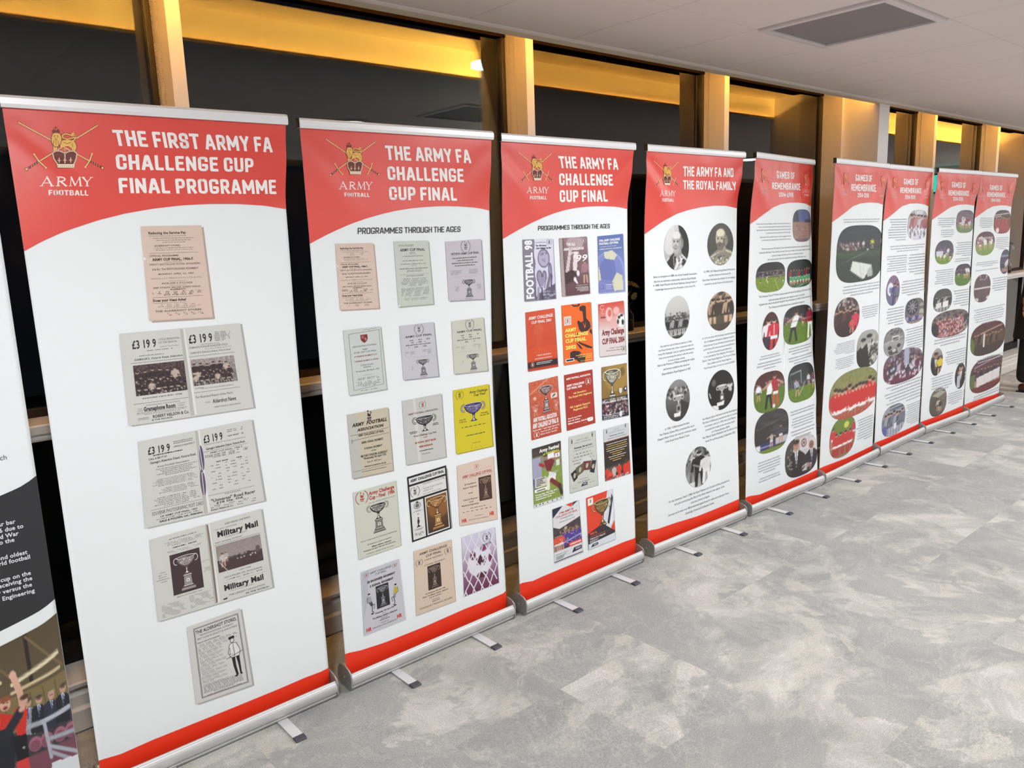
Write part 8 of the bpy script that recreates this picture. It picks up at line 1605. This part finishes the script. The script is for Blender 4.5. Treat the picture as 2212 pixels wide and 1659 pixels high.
    us = np.linspace(0, W_, 420); t = np.linspace(0, 1, 130)[:, None]
    V = ph(us)[None] * (1 - t) + 0.105 * t
    pr = Pr(fr, [0, .6, W_, .6, W_, .1, 0, .1]); pr.G.append((np.stack([np.repeat(us[None], 130, 0), V], -1), lin_a(cv.a), 1, False)); pr.build('photograph_print', pan, 'colour photograph of cheering players in red below a stand')
    pr = Pr(fr, [0, 1, 1, 1, 1, 0, 0, 0])
    for s_, u, v in TEXT0:
        T, _ = run(s_, 1); h = 0.0120; k = h / CAPH; w_ = T[..., 0].max() * k * 0.95
        Q = np.empty_like(T); Q[..., 0] = min(u, W_ - .012) - w_ + T[..., 0] * k * 0.95; Q[..., 1] = 1 - (v - h / 2 + T[..., 1] * k)
        pr.tris(Q, (.88, .88, .90), 2)
    pr.build('white_text_print', pan, 'white lettering on the black band')
    pr = Pr(fr, [0, 1.4, 1, 1.4, 1, .4, 0, .4]); T, _ = run('The final is played every March', 0); k = 0.014 / CAPH; w_ = T[..., 0].max() * k * .95
    Q = np.empty_like(T); Q[..., 0] = .760 - w_ + T[..., 0] * k * .95; Q[..., 1] = 1.4 - (1.137 + T[..., 1] * k); pr.tris(Q, (.35, .35, .36), 2); pr.build('caption_print', pan)

for i in range(10): banner(i)

# ------------------------------------------------------------------ flower bottles on the window sill
M_bottle = bpy.data.materials.new('bottle_glass'); M_bottle.use_nodes = True
_b2 = M_bottle.node_tree.nodes['Principled BSDF']; _b2.inputs['Base Color'].default_value = (.93, .95, .96, 1); _b2.inputs['Roughness'].default_value = 0.03; _b2.inputs['Transmission Weight'].default_value = 1.0; _b2.inputs['IOR'].default_value = 1.46
M_water = mat('vase_water', (.80, .84, .84), 0.02); M_water.node_tree.nodes['Principled BSDF'].inputs['Transmission Weight'].default_value = 0.9; M_water.node_tree.nodes['Principled BSDF'].inputs['IOR'].default_value = 1.33
M_stem = mat('flower_stem', (.30, .36, .20), 0.6)
def petals(col, rad, seed, cup_=0.5):
    """a rose-like head: overlapping curved petals in three rings"""
    r = random.Random(seed); bm = bmesh.new()
    for ring_, (n_, tilt, sc) in enumerate(((4, 1.25, .62), (6, .85, .85), (8, .35, 1.0))):
        for k in range(n_):
            a0 = 2 * math.pi * (k + .5 * ring_) / n_ + r.uniform(-.15, .15); L = rad * sc * r.uniform(.9, 1.1); wd = L * .62; rows = []
            for p in range(6):
                t = p / 5; ang = tilt * (1 - .45 * t); rr = L * t * math.cos(ang); zz = L * t * math.sin(ang) + .02 * L * math.sin(t * 5)
                row_ = []
                for q in range(5):
                    s_ = (q - 2) / 2; ww = wd * math.sin(math.pi * min(1, .12 + t * .80)) * s_
                    x = rr - abs(s_) ** 2 * L * .10 * t + (0.03 * L * math.sin(7 * s_ + k) if p == 5 else 0); z = zz + abs(s_) ** 2 * L * .16
                    row_.append(bm.verts.new((x * math.cos(a0) - ww * math.sin(a0), x * math.sin(a0) + ww * math.cos(a0), z)))
                rows.append(row_)
            for p in range(5):
                for q in range(4): bm.faces.new((rows[p][q], rows[p][q + 1], rows[p + 1][q + 1], rows[p + 1][q]))
    bmesh.ops.solidify(bm, geom=bm.faces[:], thickness=0.0006)
    me = bpy.data.meshes.new('bloom'); bm.to_mesh(me); bm.free(); me.shade_smooth(); me.materials.append(col); return me
M_cream = mat('cream_petal', (.93, .88, .70), 0.6, noise=.05, nscale=60); M_pink = mat('blush_petal', (.90, .80, .78), 0.6, noise=.05, nscale=60); M_white = mat('white_petal', (.90, .90, .92), 0.6, noise=.04, nscale=60)
def vase(x, y, lab, blooms):
    t = thing('flower_bottle', lab, 'vase', (x, y, SILL_Z), 'flower bottles on the window sill')
    obj('bottle', MB().lathe([(.0, .002), (.030, .001), (.0335, .006), (.034, .085), (.031, .100), (.020, .116), (.0115, .126), (.0100, .160), (.0125, .168), (.0105, .168), (.0085, .160), (.0098, .126), (.018, .113), (.029, .098), (.0322, .085), (.0318, .008), (.0, .006)], 28).mesh('bottle'), M_bottle, t, smooth=True)
    obj('water', MB().lathe([(0, .0065), (.0315, .0085), (.0317, .070), (.0, .070)], 24).mesh('water'), M_water, t, smooth=True)
    for k, (dx, dy, z, rad, m_, rx, ry) in enumerate(blooms):
        obj('stem', MB().tube([(0.006 * (k - 1), 0.0, .012), (0.002 * (k - 1), 0, .12), (0.003 * (k - 1), 0, .17), (dx * .5, dy * .5, z * .8), (dx, dy, z)], .0017, 6).mesh('stem'), M_stem, t, smooth=True)
        b = obj('bloom', petals(m_, rad, 7 * k + int(x * 10)), None, t, (dx, dy, z - rad * .1)); b.rotation_euler = (rx, ry, k)
vase(3.61, .59, 'clear glass bottle of cream flowers on the sill behind the gap after the third banner', [(.040, .0, .268, .040, M_cream, .2, .5), (.000, .015, .275, .036, M_cream, -.3, -.3), (.052, -.01, .205, .026, M_cream, .5, 1.3), (.020, .01, .215, .022, M_cream, .6, .8)])
vase(0.335, .60, 'clear glass bottle of cream and blush flowers on the sill at the far left', [(.020, -.005, .300, .046, M_cream, .2, .7), (.030, -.005, .255, .040, M_pink, .3, .9), (-.03, .01, .28, .04, M_cream, 0, -.4)])
vase(10.19, .59, 'clear glass bottle of white flowers on the sill just past the last banner', [(.03, .0, .33, .040, M_white, .3, .4), (.045, .0, .27, .042, M_white, .3, .8), (-.03, .0, .29, .04, M_white, .1, -.4)])

# ------------------------------------------------------------------ small lamps outside in the dark
M_flood = mat('flood_lens', (1, 1, 1), 0.4, emit=(.80, .93, 1.0), estr=22.0); M_warm = mat('warm_lens', (1, 1, 1), 0.4, emit=(1, .82, .66), estr=16.0); M_body = mat('lamp_housing', (.25, .26, .28), 0.5)
def outside_lamp(loc, lab, sx, m_, sz=.03):
    t = thing('outdoor_lamp', lab, 'lamp', (loc[0], loc[1], -.05)); z = loc[2] + .05
    obj('lamp_post', MB().tube([(0, .10, 0), (0, .10, z - .02)], .03, 10).mesh('post'), mat('lamp_post_paint', (.05, .05, .055), .7), t)
    obj('housing', box(-sx, sx, -.05, .09, z + sz * .5, z + sz * 1.6, .008), M_body, t); obj('lens', box(-sx * .96, sx * .96, -.055, .085, z - sz * .5, z + sz * .5, .010), m_, t)
outside_lamp((4.18, 2.5, 3.065), 'small bright white floodlight outside, seen beside the post above the second banner', .105, M_flood, .055)
outside_lamp((7.63, 2.5, 3.035), 'tiny warm lamp outside, seen through the window above the fifth banner', .06, M_warm, .06)
t = thing('wall_screen', 'small glowing teal screen high on the end wall, mirrored in the far windows', 'screen', (XB - .002, -1.0, 2.20))
obj('screen_case', box(-.05, 0, -.40, .40, 0, .30, .006), M_black, t); obj('screen_face', box(-.056, -.049, -.38, .38, .02, .28), mat('teal_glow', (.1, .6, .55), .4, emit=(.15, .95, .85), estr=2.2), t)

# ------------------------------------------------------------------ person at the right edge of the view
def person():
    px, py = 9.115, -0.02
    t = thing('person', 'person in black coat and dark trousers, at the right edge of the view', 'person', (px, py, 0), rz=math.radians(0))
    def skin(name, V, E_, m, par, sub=2, root=0):
        me = bpy.data.meshes.new(name); me.from_pydata([v[:3] for v in V], E_, []); me.update()
        o = bpy.data.objects.new(name, me); COL.objects.link(o)
        md = o.modifiers.new('s', 'SKIN'); md.use_smooth_shade = True
        for k, sv in enumerate(me.skin_vertices[0].data):
            r = V[k][3]; sv.radius = (r, V[k][4] if len(V[k]) > 4 else r); sv.use_root = (k == root)
        o.modifiers.new('u', 'SUBSURF').levels = sub
        bpy.context.view_layer.update()
        ev = o.evaluated_get(bpy.context.evaluated_depsgraph_get()); nm = bpy.data.meshes.new_from_object(ev)
        bpy.data.objects.remove(o); nm.name = name; nm.shade_smooth(); nm.materials.clear(); nm.materials.append(m)
        return obj(name, nm, None, par)
    Ms = mat('skin', (.72, .52, .44), .5); Mc = mat('black_coat', (.035, .035, .04), .85, noise=.1); Mt = mat('black_trousers', (.04, .04, .05), .85); Mh = mat('brown_hair', (.17, .11, .08), .6); Mb = mat('brown_shoe', (.22, .12, .09), .35); Mg = mat('grey_bag_cloth', (.30, .31, .31), .7)
    # continuous body: pelvis, spine, neck, head, arms, legs  (x across the shoulders runs along the wall)
    V = [(0, 0, .95, .13, .10), (0, 0, 1.12, .12, .09), (0, 0, 1.30, .14, .10), (0, 0, 1.40, .06, .05), (0, -.01, 1.475, .046), (0, -.02, 1.545, .060, .078), (0, -.02, 1.62, .072, .088), (0, -.015, 1.685, .050, .062),
         (-.150, 0, 1.34, .042), (-.215, .02, 1.12, .042), (-.235, .03, .93, .032), (-.240, .025, .88, .025),
         (.150, 0, 1.34, .042), (.22, .02, 1.12, .042), (.24, -.05, .93, .032), (.24, -.07, .88, .025),
         (-.09, 0, .86, .085), (-.105, .01, .48, .055), (-.11, .03, .12, .040), (-.11, -.07, .05, .035),
         (.09, 0, .86, .085), (.105, .01, .48, .055), (.11, .03, .12, .040), (.11, -.07, .05, .035)]
    E_ = [(0, 1), (1, 2), (2, 3), (3, 4), (4, 5), (5, 6), (6, 7), (3, 8), (8, 9), (9, 10), (10, 11), (3, 12), (12, 13), (13, 14), (14, 15), (0, 16), (16, 17), (17, 18), (18, 19), (0, 20), (20, 21), (21, 22), (22, 23)]
    body = skin('body', V, E_, Ms, t)
    R_ = [(.545, .205, .165, .01), (.56, .21, .17, .01), (.75, .20, .16, .005), (.93, .185, .142, 0), (1.10, .158, .118, 0), (1.24, .172, .128, 0), (1.32, .205, .125, 0), (1.385, .205, .108, 0), (1.43, .135, .085, 0), (1.445, .068, .062, -.003)]
    c_ = MB(); sg = 28
    for z, rx, ry, oy in R_: c_.v += [(rx * math.cos(2 * math.pi * k / sg), oy + ry * math.sin(2 * math.pi * k / sg), z) for k in range(sg)]
    for i_ in range(len(R_) - 1): c_.f += [(i_ * sg + k, i_ * sg + (k + 1) % sg, (i_ + 1) * sg + (k + 1) % sg, (i_ + 1) * sg + k) for k in range(sg)]
    c_.f += [tuple(reversed(range(sg))), tuple((len(R_) - 1) * sg + k for k in range(sg))]
    coat = obj('coat', c_.mesh('coat'), Mc, t, smooth=True)
    skin('sleeve', [(-.14, 0, 1.365, .060), (-.172, 0, 1.335, .082), (-.215, .012, 1.14, .058), (-.236, .028, .945, .048)], [(0, 1), (1, 2), (2, 3)], Mc, coat, 2, 1)
    skin('sleeve', [(.14, 0, 1.365, .060), (.172, 0, 1.335, .082), (.220, .012, 1.14, .058), (.243, -.045, .945, .048)], [(0, 1), (1, 2), (2, 3)], Mc, coat, 2, 1)
    obj('collar', MB().lathe([(.062, 1.425), (.074, 1.445), (.066, 1.475), (.058, 1.47), (.060, 1.44)], 20, (0, -.006, 0)).mesh('collar'), Mc, coat, smooth=True)
    for sx in (-1, 1):
        skin('trouser_leg', [(sx * .09, 0, .90, .10), (sx * .105, .01, .50, .088), (sx * .112, .03, .085, .074)], [(0, 1), (1, 2)], Mt, t)
        s_ = skin('shoe', [(sx * .112, .075, .045, .040, .042), (sx * .114, -.02, .050, .044, .045), (sx * .118, -.12, .034, .046, .032), (sx * .12, -.17, .026, .034, .022)], [(0, 1), (1, 2), (2, 3)], Mb, t)
        obj('shoe_sole', box(sx * .115 - .026, sx * .115 + .026, -.150, .085, 0.0, .012, .005), Mt, s_)
        # hand with palm, four fingers and thumb
        hx, hy, hz = (-.241, .022, .885) if sx < 0 else (.241, -.072, .875)
        hnd = skin('hand', [(hx, hy, hz + .02, .022, .028), (hx, hy - .002, hz - .02, .018, .036), (hx, hy - .006, hz - .06, .017, .038)], [(0, 1), (1, 2)], Ms, t)
        for k, (off, L) in enumerate(((-.030, .070), (-.011, .080), (.009, .076), (.028, .060))):
            c0 = -.012 * sx
            skin('finger', [(hx, hy - .006 + off, hz - .055, .0095), (hx + c0 * .4, hy - .008 + off, hz - .055 - L * .45, .0088), (hx + c0 * 1.6, hy - .010 + off, hz - .055 - L * .78, .008), (hx + c0 * 3, hy - .010 + off, hz - .055 - L, .007)], [(0, 1), (1, 2), (2, 3)], Ms, hnd, 1)
        skin('thumb', [(hx, hy - .028, hz - .005, .011), (hx - .012 * sx, hy - .052, hz - .035, .010), (hx - .018 * sx, hy - .058, hz - .066, .0085)], [(0, 1), (1, 2)], Ms, hnd, 1)
    # head features
    fy = -.105
    for sx in (-1, 1):
        obj('eye', MB().lathe([(0, -.007), (.005, -.005), (.007, 0), (.005, .005), (0, .007)], 12, (sx * .028, fy + .020, 1.615)).mesh('eye'), mat('eye_white', (.9, .9, .9), .2), body, smooth=True)
        obj('ear', MB().lathe([(0, -.028), (.010, -.02), (.013, 0), (.011, .02), (0, .028)], 10, (sx * .074, -.01, 1.605)).mesh('ear'), Ms, body, smooth=True)
    skin('nose', [(0, fy + .014, 1.622, .007), (0, fy - .006, 1.588, .011)], [(0, 1)], Ms, body, 1)
    skin('mouth', [(-.022, fy + .012, 1.558, .004), (0, fy + .004, 1.557, .006), (.022, fy + .012, 1.558, .004)], [(0, 1), (1, 2)], mat('lips', (.62, .34, .32), .4), body, 1)
    bm = bmesh.new(); bmesh.ops.create_icosphere(bm, subdivisions=4, radius=1.0)
    for v in bm.verts:
        x, y, z = v.co; k = 1.0 if (y > -.35 or z > .45) else .72
        v.co = (x * .083 * k, .012 + y * .105 * k, 1.628 + z * .090 - (.03 if y > .2 and z < 0 else 0))
    me = bpy.data.meshes.new('hair'); bm.to_mesh(me); bm.free(); obj('hair', me, Mh, body, smooth=True)
person()
